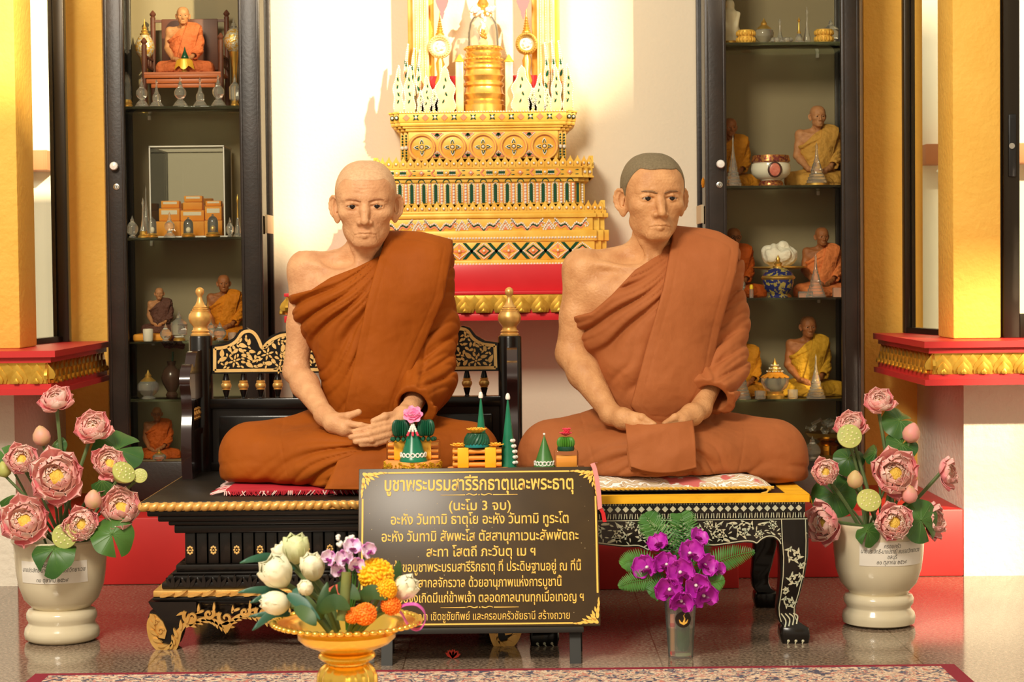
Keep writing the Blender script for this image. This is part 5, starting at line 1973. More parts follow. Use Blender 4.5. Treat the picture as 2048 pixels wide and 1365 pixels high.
for i in range(n):
 x = ACX - h2_ * 0.88 + 2 * h2_ * 0.88 * (i + 0.5) / n
 ribbon(m, [(x + 0.010 * math.cos(a), az(365, hw) + 0.010 * math.sin(a)) for a in [PI * k / 8 for k in range(9)]], 0.003, ayf(h2_), 0.0015, GR)
part('fluted_band', m, AM, altar, True)
# chevron band
hw = ahw(219)
yf = ayf(hw)
m = MB()
tier(m, hw, az(357, hw), az(334, hw))
tier(m, hw * 1.012, az(357, hw), az(353, hw))
tier(m, hw * 1.012, az(338, hw), az(334, hw))
zc = az(345.5, hw)
zh = 0.011
n = 8
w = 2 * hw * 0.9 / n
for i in range(n):
 x = ACX - hw * 0.9 + w * (i + 0.5)
 diam(m, x, zc, 0.0085, 0.0085, yf - 0.001, SA if i % 2 else GO, 0.004)
 m.ell((x, yf - 0.005, zc), 0.0042, 8, 5, BE)
 for s in (-1, 1):
  if i % 2 == 0:
   m.bx(x + s * w * 0.25 - 0.010, x + s * w * 0.25 + 0.010, yf - 0.0015, yf, zc - 0.0035, zc + 0.0035, GR)
   beads(m, x + s * w * 0.25 - 0.011, x + s * w * 0.25 + 0.011, yf - 0.002, zc + 0.006, 0.0026, 4)
   beads(m, x + s * w * 0.25 - 0.011, x + s * w * 0.25 + 0.011, yf - 0.002, zc - 0.006, 0.0026, 4)
   e = x + s * w * 0.47
   ribbon(m, [(e, zc - zh), (e + s * 0.010, zc), (e, zc + zh)], 0.005, yf, 0.003, SA)
  else:
   m.ell((x + s * w * 0.3, yf - 0.001, zc + 0.007), (0.006, 0.001, 0.0016), 6, 4, GR)
   m.ell((x + s * w * 0.3, yf - 0.001, zc - 0.007), (0.006, 0.001, 0.0016), 6, 4, GR)
for s in (-1, 1):
 for q, yy in ((0.928, 0.012), (0.975, 0.026)):
  m.ell((ACX + s * hw * q, yf + yy, zc), 0.005, 8, 5, BE)
part('chevron_band', m, AM, altar, True)
crest('upper_petal_crest', 217, 313, 335, 27)
# band of rings
hw = ahw(166)
yf = ayf(hw)
m = MB()
tier(m, hw, az(318, hw), az(260, hw))
zc, R_ = az(294, hw), 0.040
n = 5
w = 2 * hw * 0.92 / n
for i in range(n):
 x = ACX - hw * 0.92 + w * (i + 0.5)
 ring = [(x + R_ * math.cos(a), zc + R_ * math.sin(a)) for a in [2 * PI * k / 28 for k in range(29)]]
 ribbon(m, ring, 0.0085, yf, 0.006, SA)
 ribbon(m, ring, 0.0045, yf - 0.004, 0.005, GO)
 for k in range(4):
  a = k * PI / 2
  c = (x + 0.006 * math.cos(a), zc + 0.006 * math.sin(a))
  m.prism(leaf_poly(c, 0.022, 0.010, a, 0), yf - 0.004, yf, BE)
  m.prism(leaf_poly(c, 0.0175, 0.0075, a, 0), yf - 0.0055, yf, GR)
  m.prism(leaf_poly((x + 0.012 * math.cos(a), zc + 0.012 * math.sin(a)), 0.007, 0.003, a, 0), yf - 0.0068, yf, GO)
 rr = [(x + 0.0095 * math.cos(a), zc + 0.0095 * math.sin(a)) for a in [2 * PI * k / 16 for k in range(17)]]
 ribbon(m, rr, 0.004, yf - 0.004, 0.005, GO)
 m.ell((x, yf - 0.007, zc), 0.0055, 8, 6, BE)
 for zz, sg in ((az(265, hw), -1), (az(314, hw), 1)):
  xx = x + w / 2
  if xx < ACX + hw * 0.9:
   m.prism([(xx - 0.018, zz), (xx, zz + sg * 0.016), (xx + 0.018, zz)], yf - 0.003, yf, SA)
   for k in (-1, 0, 1):
    m.prism(leaf_poly((xx, zz + sg * 0.002), 0.012, 0.0045, sg * PI / 2 + k * 0.7, 0), yf - 0.005, yf, GR)
   bead_line(m, [(xx - 0.019, zz + sg * 0.002), (xx, zz + sg * 0.019), (xx + 0.019, zz + sg * 0.002)], yf - 0.003, 0.0024, 0.005)
for s in (-1, 1):
 for q, yy in ((0.928, 0.012), (0.975, 0.026)):
  bead_line(m, [(ACX + s * hw * q, az(315, hw)), (ACX + s * hw * q, az(265, hw))], yf + yy, 0.0035, 0.009, GR)
  m.ell((ACX + s * hw * q, yf + yy, zc), 0.007, 8, 5, BE)
part('ring_band', m, AM, altar, True)
# cornice under the shrine
m = MB()
for (p_, ya, yb_) in ((172, 262, 256), (178, 256, 251), (184, 251, 244), (186, 244, 224), (189, 226, 222)):
 h_ = ahw(p_)
 tier(m, h_, az(ya, h_), az(yb_, h_))
hw = ahw(186)
yf = ayf(hw)
zc = az(234, hw)
n = 17
for i in range(n):
 x = ACX - hw * 0.87 + 2 * hw * 0.87 * (i + 0.5) / n
 if i % 2 == 0:
  diam(m, x, zc, 0.011, 0.011, yf, SA, 0.003)
 else:
  for k in range(4):
   a = PI / 4 + k * PI / 2
   m.prism(leaf_poly((x, zc), 0.0125, 0.0045, a, 0), yf - 0.002, yf, GR)
  m.ell((x, yf - 0.003, zc), 0.0052, 8, 5, BE)
for s in (-1, 1):
 for q, yy in ((0.928, 0.012), (0.975, 0.026)):
  m.ell((ACX + s * hw * q, yf + yy, zc), 0.0075, 8, 5, GR)
  m.ell((ACX + s * hw * q, yf + yy - 0.004, zc), 0.0048, 8, 5, BE)
beads(m, ACX - hw * 0.9, ACX + hw * 0.9, ayf(ahw(189)), az(223.5, hw), 0.0032, 60)
part('cornice', m, AM, altar, True)
ATOP = az(222, hw)
# flame ornaments standing on the cornice
def flame(px, y_top, wpx, Y, bend, name='flame_ornament', leafy=True):
 c = at(px, 220, Y)
 H = (220 - y_top) * Y / F_PX
 w = wpx * Y / F_PX
 mb = MB()
 n = 14
 L_, R2_ = [], []
 for i in range(n + 1):
  t = i / n
  wd = w * 0.5 * (math.sin(PI * min(1, t * 0.62 + 0.30)) ** 1.2 if t < 1 else 0) * (1 - 0.2 * t) * (1 + 0.18 * math.sin(t * 15))
  xx = bend * w * (math.sin(t * 3.6) * 0.5 * t)
  L_.append((xx - wd, t * H))
  R2_.append((xx + wd, t * H))
 mb.prism(L_ + R2_[::-1], -0.008, 0.008, 0)
 for s, E in ((-1, L_), (1, R2_)):
  bead_line(mb, [(x - s * 0.002, z) for x, z in E[1:]], -0.0085, 0.0026, 0.0058, 2)
 for t, q in ((0.18, -0.2), (0.34, 0.2), (0.50, -0.12), (0.66, 0.12)):
  x = (L_[int(t * n)][0] + R2_[int(t * n)][0]) / 2 + q * w * 0.5
  mb.prism(leaf_poly((x, t * H), H * 0.10, H * 0.028, PI / 2 + q * 2, 0), -0.0095, 0, 1)
  mb.prism(leaf_poly((x - q * w * 0.5, t * H + H * 0.03), H * 0.08, H * 0.020, PI / 2 - q * 3, 0), -0.0092, 0, 3)
 o = part(name, mb, [M_awhite, M_agreen, M_abead, M_asalmon], altar)
 o.location = (c.x - ACX, Y - altar.location.y, ATOP - altar.location.z)
M_awhite = mat('altar_pale_gold', srgb(248, 226, 170), 0.35, col2=srgb(238, 204, 130), nscale=20)
yfl = ayf(hw) + 0.018
for (px, yt, w, b) in ((798, 128, 22, -0.3), (820, 128, 24, -0.2), (854, 148, 26, 0.2), (890, 130, 44, 0.05), (1044, 130, 44, -0.05), (1080, 146, 26, -0.2), (1112, 130, 24, 0.2), (1136, 128, 22, 0.3), (868, 176, 20, 0.3), (1066, 176, 20, -0.3), (842, 176, 16, 0), (1095, 176, 16, 0)):
 flame(px, yt, w, yfl, b)
for (px, yt, w, b) in ((816, 82, 13, -0.8), (828, 92, 13, -0.8), (840, 96, 12, -0.7), (1092, 82, 13, 0.8), (1106, 80, 13, 0.8), (1120, 80, 13, 0.8)):
 flame(px, yt, w, yfl + 0.03, b, 'flame_spray')
# pillars, low posts, red panels
def ap(px, py, Y):
 return at(px, py, Y)
ztop = at(967, -120, 6.3).z
for (px0, px1) in ((826, 858), (1074, 1110)):
 m = MB()
 a_, b_ = ap(px0, 100, 6.30).x, ap(px1, 100, 6.30).x
 m.bx(a_, b_, 6.29, 6.335, ATOP, ztop, 0, 0.003)
 for x in (a_ + 0.012, (a_ + b_) / 2, b_ - 0.012):
  m.bx(x - 0.003, x + 0.003, 6.286, 6.29, ATOP + 0.09, ztop, 2)
  bead_line(m, [(x, ATOP + 0.09), (x, ztop)], 6.285, 0.0022, 0.0052, 1)
 for (pxx, w_) in ((px0 - 5, 8), (px1 + 5, 8)):
  x = ap(pxx, 100, 6.32).x
  m.bx(x - 0.008, x + 0.008, 6.32, 6.36, ATOP, ztop, 2, 0.002)
 part('pillar', m, [M_awhite, M_abead, M_agold], altar, True)
for px in (919, 1018):
 m = MB()
 x = ap(px, 150, 6.275).x
 m.bx(x - 0.0125, x + 0.0125, 6.265, 6.29, ATOP, at(px, 124, 6.275).z, 0, 0.002)
 m.lathe([(0.016, 0), (0.016, 0.004), (0.011, 0.008), (0.006, 0.018), (0, 0.026)], 12, (x, 6.2775, at(px, 124, 6.275).z), 1)
 part('balustrade_post', m, [M_awhite, M_agold], altar, True)
for (px0, px1) in ((832, 912), (1024, 1104)):
 m = MB()
 m.bx(ap(px0, 150, 6.31).x, ap(px1, 150, 6.31).x, 6.31, 6.318, ATOP, at(900, 152, 6.31).z)
 part('red_panel', m, M_ared, altar, True)

# things standing on the altar -------------------------------------------------
AYS = 6.325
cs = at(968, 220, AYS)
M_brass = mat('polished_brass', (0.88, 0.56, 0.16), 0.2, metal=1.0)
M_crystal = mat('clear_crystal', (0.98, 0.97, 0.93), 0.03, trans=0.88, ior=1.46)
M_ygold = mat('yellow_gold_leaf', (0.90, 0.60, 0.16), 0.3, metal=0.75, col2=(0.80, 0.46, 0.10), nscale=30)
t = thing('reliquary_stupa', 'stepped golden stupa with a glass bell in the middle of the altar', 'reliquary', (cs.x, AYS, ATOP + 0.0005))
k = AYS / F_PX
m = MB()
prof = [(43, 0), (43, 14), (40, 16), (41, 22), (37, 26), (40, 32), (42, 36), (38, 40), (36, 50), (40, 54), (40, 58), (36, 62), (39, 68), (42, 72), (38, 76), (36, 84), (40, 88), (39, 92), (36, 94), (38, 98), (34, 101), (37, 106), (33, 109), (36, 114), (36, 118), (33, 121), (36, 125), (36, 131), (30, 132)]
m.lathe([(r * k, z * k) for r, z in prof], 32, lobes=12, lobe=0.015)
for zz in (90, 106, 127):
 for i in range(24):
  a = 2 * PI * i / 24
  m.ell((37.5 * k * math.cos(a), 37.5 * k * math.sin(a), zz * k), 0.0035, 6, 4)
part('stepped_base', m, M_ygold, t)
m = MB()
m.lathe([(31 * k, 132 * k), (30 * k, 160 * k), (27 * k, 178 * k), (20 * k, 190 * k), (12 * k, 195 * k), (11 * k, 193.5 * k), (18.5 * k, 188 * k), (25.5 * k, 177 * k), (28.5 * k, 160 * k), (29.5 * k, 132 * k)], 28)
part('glass_bell', m, thin_glass('bell_glass', (0.98, 0.98, 0.95), 0.05, True, 0.07), t)
m = MB()
m.lathe([(8 * k, 132 * k), (10 * k, 140 * k), (4 * k, 150 * k), (9 * k, 156 * k), (12 * k, 164 * k), (9 * k, 172 * k), (3 * k, 178 * k), (0, 186 * k)], 18)
part('inner_reliquary', m, M_awhite, t)
m = MB()
m.lathe([(17 * k, 193 * k), (19 * k, 197 * k), (13 * k, 202 * k), (15 * k, 206 * k), (10 * k, 212 * k), (12 * k, 216 * k), (7 * k, 226 * k), (8 * k, 230 * k), (3 * k, 250 * k), (0, 270 * k)], 20)
part('spire', m, M_ygold, t)
# flower garland hung over the bell
m = MB()
rr = random.Random(4)
for i in range(40):
 a = 2 * PI * i / 40
 m.ell((17 * k * math.cos(a), 17 * k * math.sin(a) , (196 + 3 * math.sin(a * 3)) * k), 0.0058, 6, 4, rr.choice((0, 0, 1)))
for i in range(22):
 m.ell((rr.uniform(-3, 5) * k, -24 * k - i * 0.45 * k, (192 - i * 2.2) * k), 0.0052 if i < 15 else 0.006, 6, 4, 0 if i < 14 else 1)
for sx in (-1, 1):
 for i in range(10):
  m.ell((sx * (8 + i * 1.6) * k, -(17) * k, (202 + rr.uniform(-3, 6)) * k), 0.0075, 6, 4, 2)
mg = solo('flower_garland', m, [mat('jasmine_white', srgb(246, 240, 222), 0.6), M_ygold, mat('pale_pink_petal', srgb(246, 214, 206), 0.6)], 'white jasmine garland hung over the glass bell of the golden stupa', 'garland', (cs.x, AYS, ATOP + 0.0005))
# two round relic stands
def relic_stand(px, py, rpx, Y, y_tip, label, spire_m):
 kk = Y / F_PX
 c = at(px, py, Y)
 t = thing('relic_stand', label, 'relic stand', (c.x, Y, ATOP + 0.0005), group='round relic stands')
 zc = c.z - ATOP
 m = MB()
 zb = zc - rpx * kk
 m.lathe([(17 * kk, 0), (17 * kk, 0.006), (9 * kk, 0.012), (7 * kk, zb * 0.4), (11 * kk, zb * 0.55), (6 * kk, zb * 0.7), (9 * kk, zb * 0.9), (4 * kk, zb + 0.006)], 16)
 part('foot', m, M_ygold, t)
 m = MB()
 M = Matrix.Translation((0, 0, zc)) @ Matrix.Rotation(PI / 2, 4, 'X')
 m.lathe([(rpx * kk * 0.62, -0.012), (rpx * kk * 0.62, 0.010), (rpx * kk * 0.80, 0.014), (rpx * kk, 0.010), (rpx * kk * 1.03, 0), (rpx * kk, -0.010), (rpx * kk * 0.62, -0.012)], 32, M=M, cap=False)
 for i in range(26):
  a = 2 * PI * i / 26
  m.ell((rpx * kk * 0.84 * math.cos(a), -0.016, zc + rpx * kk * 0.84 * math.sin(a)), 0.0030, 6, 4)
 part('ring_frame', m, M_ygold if spire_m else M_awhite, t)
 m = MB()
 m.lathe([(rpx * kk * 0.64, -0.004), (rpx * kk * 0.64, 0.002), (0, 0.003)], 24, M=M)
 for i in range(9):
  a = i * 2.4
  m.ell((rpx * kk * 0.33 * math.sqrt(i / 4.0) * math.cos(a) * 0.7, -0.006, zc + rpx * kk * 0.33 * math.sqrt(i / 4.0) * math.sin(a) * 0.7), 0.006, 7, 5)
 part('relic_disc', m, M_abead, t)
 m = MB()
 H = (py - rpx - y_tip) * kk
 z0 = zc + rpx * kk * 0.98
 pr = [(9 * kk, 0), (9 * kk, 0.004)]
 for i in range(7):
  q = 1 - i / 8
  pr += [(7 * kk * q, H * (0.06 + i * 0.09)), (8.5 * kk * q, H * (0.09 + i * 0.09)), (5.5 * kk * q, H * (0.12 + i * 0.09))]
 pr += [(1.2 * kk, H * 0.85), (0, H)]
 m.lathe(pr, 12, (0, 0, z0))
 part('spire', m, M_ygold, t)
relic_stand(880, 94, 23, 6.29, 20, 'round white framed relic stand beside the left altar pillar', False)
relic_stand(1053, 88, 22, 6.29, 12, 'round golden relic stand beside the right altar pillar', True)
# pink cut-out pendants hanging from the canopy above
M_pinkfoil = mat('pink_foil', srgb(226, 112, 116), 0.5)
for (px, py, lab) in ((884, 8, 'pink pierced pendant hanging above the white framed relic stand'), (1046, 8, 'pink pierced pendant hanging above the golden relic stand')):
 c = at(px, py, 6.27)
 s = 6.27 / F_PX
 m = MB()
 m.prism([(-3 * s, -17 * s), (-9 * s, -6 * s), (-13 * s, 6 * s), (-8 * s, 18 * s), (0, 22 * s), (8 * s, 18 * s), (13 * s, 6 * s), (9 * s, -6 * s), (3 * s, -17 * s)], -0.003, 0)
 m.prism([(-5 * s, -17 * s), (5 * s, -17 * s), (1 * s, -30 * s), (-1 * s, -30 * s)], -0.003, 0)
 m.prism([(-1 * s, 18 * s), (1 * s, 18 * s), (1 * s, 90 * s), (-1 * s, 90 * s)], -0.002, 0)
 solo('pendant', m, M_pinkfoil, lab, 'pendant', (c.x, 6.27, c.z), group='pink canopy pendants')
# canopy board carrying the pendants, just above the picture
m = MB()
m.bx(ap(815, 0, 6.3).x, ap(1122, 0, 6.3).x, 6.24, 6.40, at(967, -80, 6.27).z, at(967, -100, 6.27).z)
part('canopy_board', m, M_agold, altar, True)
# ---------------------------------------------------------------- two glazed display cabinets
M_wood = mat('black_stained_wood', (0.017, 0.011, 0.008), 0.38, col2=(0.026, 0.016, 0.011), nscale=14, bump=0.05, bscale=120)
M_olive = mat('olive_brown_lining', (0.30, 0.245, 0.145), 0.6, col2=(0.27, 0.22, 0.13), nscale=3)
M_shelf = mat('green_edged_glass', (0.80, 0.92, 0.80), 0.02, trans=1.0, ior=1.3)
M_white = mat('white_knob_plastic', (0.82, 0.80, 0.76), 0.25)
M_tape = mat('beige_tape', srgb(206, 186, 150), 0.7)
CYF, CYB = 6.08, 6.405
def cabinet(label, px, shelves, knob_side, knob, key):
 """px: left outer, left inner, right inner, right outer edges of the door at eye height"""
 X = [at(p, 545, CYF).x for p in px]
 cx = (X[0] + X[3]) / 2
 z0, z1 = PLZ, 2.15
 zr = at((px[0] + px[3]) / 2, 924, CYF).z      # top of the bottom rail
 t = thing('display_cabinet', label, 'cabinet', (cx, (CYF + CYB) / 2, z0))
 m = MB()
 m.bx(X[0] + 0.004, X[3] - 0.004, CYF + 0.03, CYB - 0.012, z0, zr - 0.012, bev=0.003)
 m.bx(X[0], X[3], CYF + 0.024, CYB, z1 - 0.05, z1, bev=0.003)
 for x in (X[0] + 0.004, X[3] - 0.028):
  m.bx(x, x + 0.024, CYB - 0.024, CYB, zr - 0.012, z1 - 0.05, bev=0.002)
  m.bx(x, x + 0.020, CYF + 0.024, CYF + 0.040, zr - 0.012, z1 - 0.05, bev=0.002)
 part('carcass', m, M_wood, t, True)
 m = MB().bx(X[0] + 0.028, X[3] - 0.028, CYB - 0.012, CYB - 0.004, zr - 0.012, z1 - 0.05)
 m.bx(X[0] + 0.02, X[3] - 0.02, CYF + 0.03, CYB - 0.012, zr - 0.012, zr - 0.006)
 part('lining', m, M_olive, t, True)
 for x in (X[0] + 0.014, X[3] - 0.016):
  part('side_pane', MB().bx(x - 0.002, x + 0.002, CYF + 0.040, CYB - 0.024, zr - 0.012, z1 - 0.05), thin_glass('smoked_side_pane', (0.42, 0.34, 0.16), 0.02), t, True)
 # door
 d = MB()
 for a, b in ((X[0], X[1]), (X[2], X[3])):
  d.bx(a, b, CYF, CYF + 0.022, z0 + 0.01, z1 - 0.01, bev=0.004)
  e = 1 if a == X[0] else -1
  xi_ = b if e > 0 else a
  d.bx(xi_ - e * 0.010, xi_ - e * 0.004, CYF - 0.003, CYF + 0.004, zr, z1 - 0.06, bev=0.001)
  xo_ = a if e > 0 else b
  d.bx(xo_ + e * 0.006, xo_ + e * 0.011, CYF - 0.003, CYF + 0.004, zr - 0.05, z1 - 0.03, bev=0.001)
 d.bx(X[1], X[2], CYF + 0.001, CYF + 0.021, z0 + 0.012, zr, bev=0.003)
 d.bx(X[1], X[2], CYF + 0.001, CYF + 0.021, z1 - 0.07, z1 - 0.012, bev=0.003)
 door = part('door', d, M_wood, t, True)
 def sub(name, mb, m_, lab=None):
  o = part(name, mb, m_, door, False)
  for v in o.data.vertices:
   v.co -= Vector(t.location)
  if lab:
   o['label'] = lab
  return o
 sub('door_pane', MB().bx(X[1], X[2], CYF + 0.009, CYF + 0.013, zr, z1 - 0.07), M_cabglass)
 k = at(knob[0], knob[1], CYF)
 M = Matrix.Translation((k.x, CYF, k.z)) @ Matrix.Rotation(PI / 2, 4, 'X')
 sub('knob', MB().lathe([(0.006, 0), (0.006, 0.010), (0.0125, 0.014), (0.0135, 0.019), (0.011, 0.025), (0, 0.027)], 18, M=M), M_white, 'round white knob')
 k = at(key[0], key[1], CYF)
 M = Matrix.Translation((k.x, CYF, k.z)) @ Matrix.Rotation(PI / 2, 4, 'X')
 mm = MB().lathe([(0.0095, 0), (0.0095, 0.003), (0.0065, 0.004), (0.005, 0.002), (0, 0.002)], 16, M=M)
 mm.box((k.x, CYF - 0.0035, k.z), (0.002, 0.002, 0.006), 1)
 sub('lock', mm, [M_steel, M_blackp])
 # shelves on pegs
 zs = []
 for py in shelves:
  z = at((px[1] + px[2]) / 2, py, CYF + 0.03).z
  zs.append(z)
  part('shelf', MB().bx(X[0] + 0.020, X[3] - 0.020, CYF + 0.030, CYB - 0.014, z - 0.007, z, bev=0.001), M_shelf, t, True)
  g = MB()
  for x in (X[0] + 0.085, X[3] - 0.085):
   g.bx(x - 0.005, x + 0.005, CYB - 0.030, CYB - 0.012, z - 0.022, z - 0.007, bev=0.002)
  part('shelf_bracket', g, M_white, t, True)
 inner = -1 if cx > 0 else 1
 xo = X[0] - 0.004 if cx > 0 else X[3] - 0.004
 m = MB()
 hz = at(px[0] if cx > 0 else px[3], 468 if cx < 0 else 448, 6.3).z
 m.bx(xo, xo + 0.008, CYF + 0.10, CYF + 0.26, hz, hz + 0.058)
 part('tape_tag', m, M_tape, t, True)
 return t, zs, zr - 0.006
cabL, ZL, BL = cabinet('tall black glazed cabinet behind the black bench with a white knob at its left', (214, 254, 483, 526), (212, 475, 683, 799), 'l', (230, 333), (233, 374))
cabR, ZR, BR = cabinet('tall black glazed cabinet behind the inlaid table with a white knob at its left', (1412, 1455, 1684, 1722), (84, 371, 596, 799), 'l', (1440, 329), (1439, 370))

# ---------------------------------------------------------------- small things in the cabinets
M_gc = [M_crystal, M_ygold]
CRYS_B = [(0.50, 0), (0.50, 0.035), (0.44, 0.045), (0.44, 0.08), (0.38, 0.09), (0.38, 0.125), (0.31, 0.135), (0.31, 0.17), (0.24, 0.18)]
PROF = {
 # relative radius (of the base's width) and height
 'round': CRYS_B + [(0.20, 0.21), (0.16, 0.24), (0.26, 0.28), (0.38, 0.36), (0.41, 0.44), (0.38, 0.52), (0.28, 0.59), (0.18, 0.63), (0.15, 0.66), (0.17, 0.68), (0.11, 0.76), (0.06, 0.84), (0.08, 0.87), (0.09, 0.90), (0.05, 0.94), (0.0, 1.0)],
 'bell': CRYS_B + [(0.27, 0.20), (0.29, 0.26), (0.29, 0.36), (0.25, 0.43), (0.16, 0.47), (0.17, 0.50), (0.12, 0.56), (0.08, 0.68), (0.055, 0.82), (0.08, 0.86), (0.09, 0.89), (0.05, 0.93), (0.0, 1.0)],
 'pagoda': [(0.50, 0), (0.50, 0.05), (0.45, 0.06), (0.45, 0.12), (0.39, 0.13), (0.39, 0.19), (0.33, 0.20), (0.33, 0.26), (0.27, 0.27), (0.25, 0.32), (0.27, 0.35), (0.22, 0.40), (0.17, 0.50), (0.13, 0.53), (0.14, 0.56), (0.09, 0.62), (0.06, 0.74), (0.04, 0.86), (0.06, 0.89), (0.03, 0.94), (0.0, 1.0)],
 'jar': [(0.30, 0), (0.32, 0.03), (0.20, 0.10), (0.36, 0.18), (0.48, 0.30), (0.50, 0.42), (0.46, 0.52), (0.40, 0.56), (0.36, 0.60), (0.24, 0.68), (0.14, 0.74), (0.15, 0.80), (0.09, 0.86), (0.04, 0.93), (0.0, 1.0)],
 'drum': [(0.34, 0), (0.34, 0.05), (0.26, 0.10), (0.30, 0.16), (0.46, 0.20), (0.48, 0.50), (0.50, 0.54), (0.44, 0.60), (0.26, 0.68), (0.13, 0.74), (0.14, 0.80), (0.08, 0.87), (0.03, 0.94), (0.0, 1.0)],
 'spike': [(0.50, 0), (0.50, 0.04), (0.34, 0.08), (0.34, 0.16), (0.24, 0.26), (0.17, 0.34), (0.18, 0.37), (0.11, 0.44), (0.08, 0.62), (0.06, 0.78), (0.11, 0.82), (0.13, 0.86), (0.06, 0.92), (0.0, 1.0)],
}
def crystal(kind, label, px0, px1, y0, y1, zsh, Y, gold=None, group=None, name='crystal_stupa', cat='crystal stupa', seg=20, tip=False):
 """a lathe-turned crystal: px0..px1 width, y0 top, y1 foot in the photo; gold = (from, to) height share with gilding"""
 w = (px1 - px0) * Y / F_PX
 H = (y1 - y0) * Y / F_PX
 c = at((px0 + px1) / 2, y1, Y)
 pr = PROF[kind]
 t = thing(name, label, cat, (c.x, Y, zsh + 0.0004), group=group)
 body, gl = MB(), MB()
 zcut = gold[1] if gold else -1
 if gold and gold[0] > 0.02:      # gilded top
  i = next(k for k, q in enumerate(pr) if q[1] >= gold[0])
  body.lathe([(r * w, z * H) for r, z in pr[:i + 1]], seg)
  gl.lathe([(r * w, z * H) for r, z in pr[i:]], seg)
 elif gold:
  i = next(k for k, q in enumerate(pr) if q[1] >= gold[1])
  gl.lathe([(r * w, z * H) for r, z in pr[:i + 1]], seg)
  body.lathe([(r * w, z * H) for r, z in pr[i:]], seg)
 else:
  body.lathe([(r * w, z * H) for r, z in pr], seg)
 part('crystal_body', body, M_crystal, t, angle=25)
 if gold:
  part('gilt_spire' if gold[0] > 0.02 else 'gilt_foot', gl, M_ygold, t, angle=25)
 return t
def bell_jar(label, px0, px1, y0, y1, zsh, Y, fill=None):
 w = (px1 - px0) * Y / F_PX / 2
 H = (y1 - y0) * Y / F_PX
 c = at((px0 + px1) / 2, y1, Y)
 t = thing('bell_jar', label, 'bell jar', (c.x, Y, zsh + 0.0004))
 part('base', MB().lathe([(w * 1.0, 0), (w * 1.05, H * 0.04), (w * 0.9, H * 0.08), (w * 1.0, H * 0.12), (w * 0.85, H * 0.17), (w * 0.8, H * 0.2)], 20), M_ygold, t)
 pr = [(w * 0.76, H * 0.2)] + [(w * 0.76, H * 0.62)] + [(w * 0.76 * math.cos(a), H * 0.62 + H * 0.30 * math.sin(a)) for a in (0.4, 0.8, 1.15, 1.4)] + [(w * 0.12, H * 0.93), (w * 0.16, H * 0.97), (0, H)]
 part('dome', MB().lathe(pr, 20), thin_glass('bell_glass'), t)
 if fill:
  part('relic', MB().ell((0, 0, H * 0.36), (w * 0.4, w * 0.4, H * 0.15), 10, 7), fill, t)
 return t
M_or = mat('orange_paper', srgb(246, 166, 52), 0.6, col2=srgb(238, 150, 40), nscale=20)
M_lab = mat('white_paper_label', srgb(236, 230, 214), 0.7)
M_dwood = mat('brown_carved_wood', srgb(104, 60, 44), 0.45, col2=srgb(88, 48, 36), nscale=20)
M_orwood = mat('orange_varnished_wood', srgb(196, 104, 52), 0.4)
M_wjade = mat('white_jade', srgb(236, 226, 200), 0.3, sss=0.0)
M_amber = mat('brown_amber', srgb(150, 84, 36), 0.3)
M_cotton = mat('white_cotton', srgb(246, 240, 226), 0.95, bump=0.6, bscale=60)
M_porc = mat('white_porcelain', srgb(236, 232, 216), 0.12)

# --- small seated statues: one figure, copied with its own robe colour
PM = dict(MONK2)
PM = {k_: v_ for k_, v_ in PM.items() if k_ not in ('lapcloth', 'hem')}
PM['org'] = MONK2['org'].copy()
PM['hair_th'] = 0.0004
PM['hairline'] = 0.172
PM['fold_n'] = 9
PM['gaze'] = 0.0
PM['cush'] = 0.0
gm = build_monk(PM, 1.9)
MINI_H = 0.897
M_mskin = skin('statuette_skin', srgb(196, 140, 96), srgb(176, 120, 80), 0.4)
M_mskin2 = skin('dark_statuette_skin', srgb(166, 104, 62), srgb(146, 88, 50), 0.35)
MINI_ME = {}
def mini_mesh(key, m):
 k_ = (key, m.name)
 if k_ not in MINI_ME:
  base = gm[key]
  MINI_ME[k_] = make_mesh(key, base, m, None)
 return MINI_ME[k_]
M_spec = mat('spectacle_wire', srgb(60, 46, 30), 0.3, metal=0.6)
def statuette(label, pxc, y_top, y_seat, Y, robe, sk=None, zseat=None, rz=0.0, glasses=False):
 s = (y_seat - y_top) * Y / F_PX / MINI_H
 c = at(pxc, y_seat, Y)
 z = c.z if zseat is None else zseat
 t = thing('monk_statuette', label, 'statuette', (c.x, Y, z + 0.0006), rz, 'seated monk statuettes in the cabinets')
 t.scale = (s, s, s)
 sk = sk or M_mskin
 link('body', mini_mesh('body', sk), t)
 for key in ('upper_robe', 'shoulder_cloth', 'lower_robe'):
  link(key, mini_mesh(key, robe), t)
 hd = Vector(PM['chin'] and (0, 0, 0))
 for i, e in enumerate(gm['eyes']):
  k_ = ('eye%d' % i, 'x')
  if k_ not in MINI_ME:
   MINI_ME[k_] = make_mesh('eye', e, [M_eye, M_iris], None)
  link('eye', MINI_ME[k_], t)
 if glasses:
  g = MB()
  for e in gm['eyes']:
   n_ = len(e.v)
   c_ = Vector((sum(v[0] for v in e.v) / n_, sum(v[1] for v in e.v) / n_, sum(v[2] for v in e.v) / n_))
   g.tube([(c_.x + 0.023 * math.cos(a), c_.y - 0.026, c_.z + 0.019 * math.sin(a)) for a in [2 * PI * q / 18 for q in range(18)]], 0.003, 6, closed=True)
  part('spectacles', g, M_spec, t)
 return t
def robe_col(name, a, b):
 return fabric(name, srgb(*a), srgb(*b), 0.1)
RC_pink = robe_col('terracotta_pink_robe', (206, 112, 66), (192, 100, 58))
RC_brown = robe_col('plum_brown_robe', (104, 68, 58), (94, 60, 50))
RC_gold = robe_col('golden_orange_robe', (214, 130, 22), (200, 116, 16))
RC_dor = robe_col('deep_orange_robe', (186, 84, 18), (170, 74, 14))
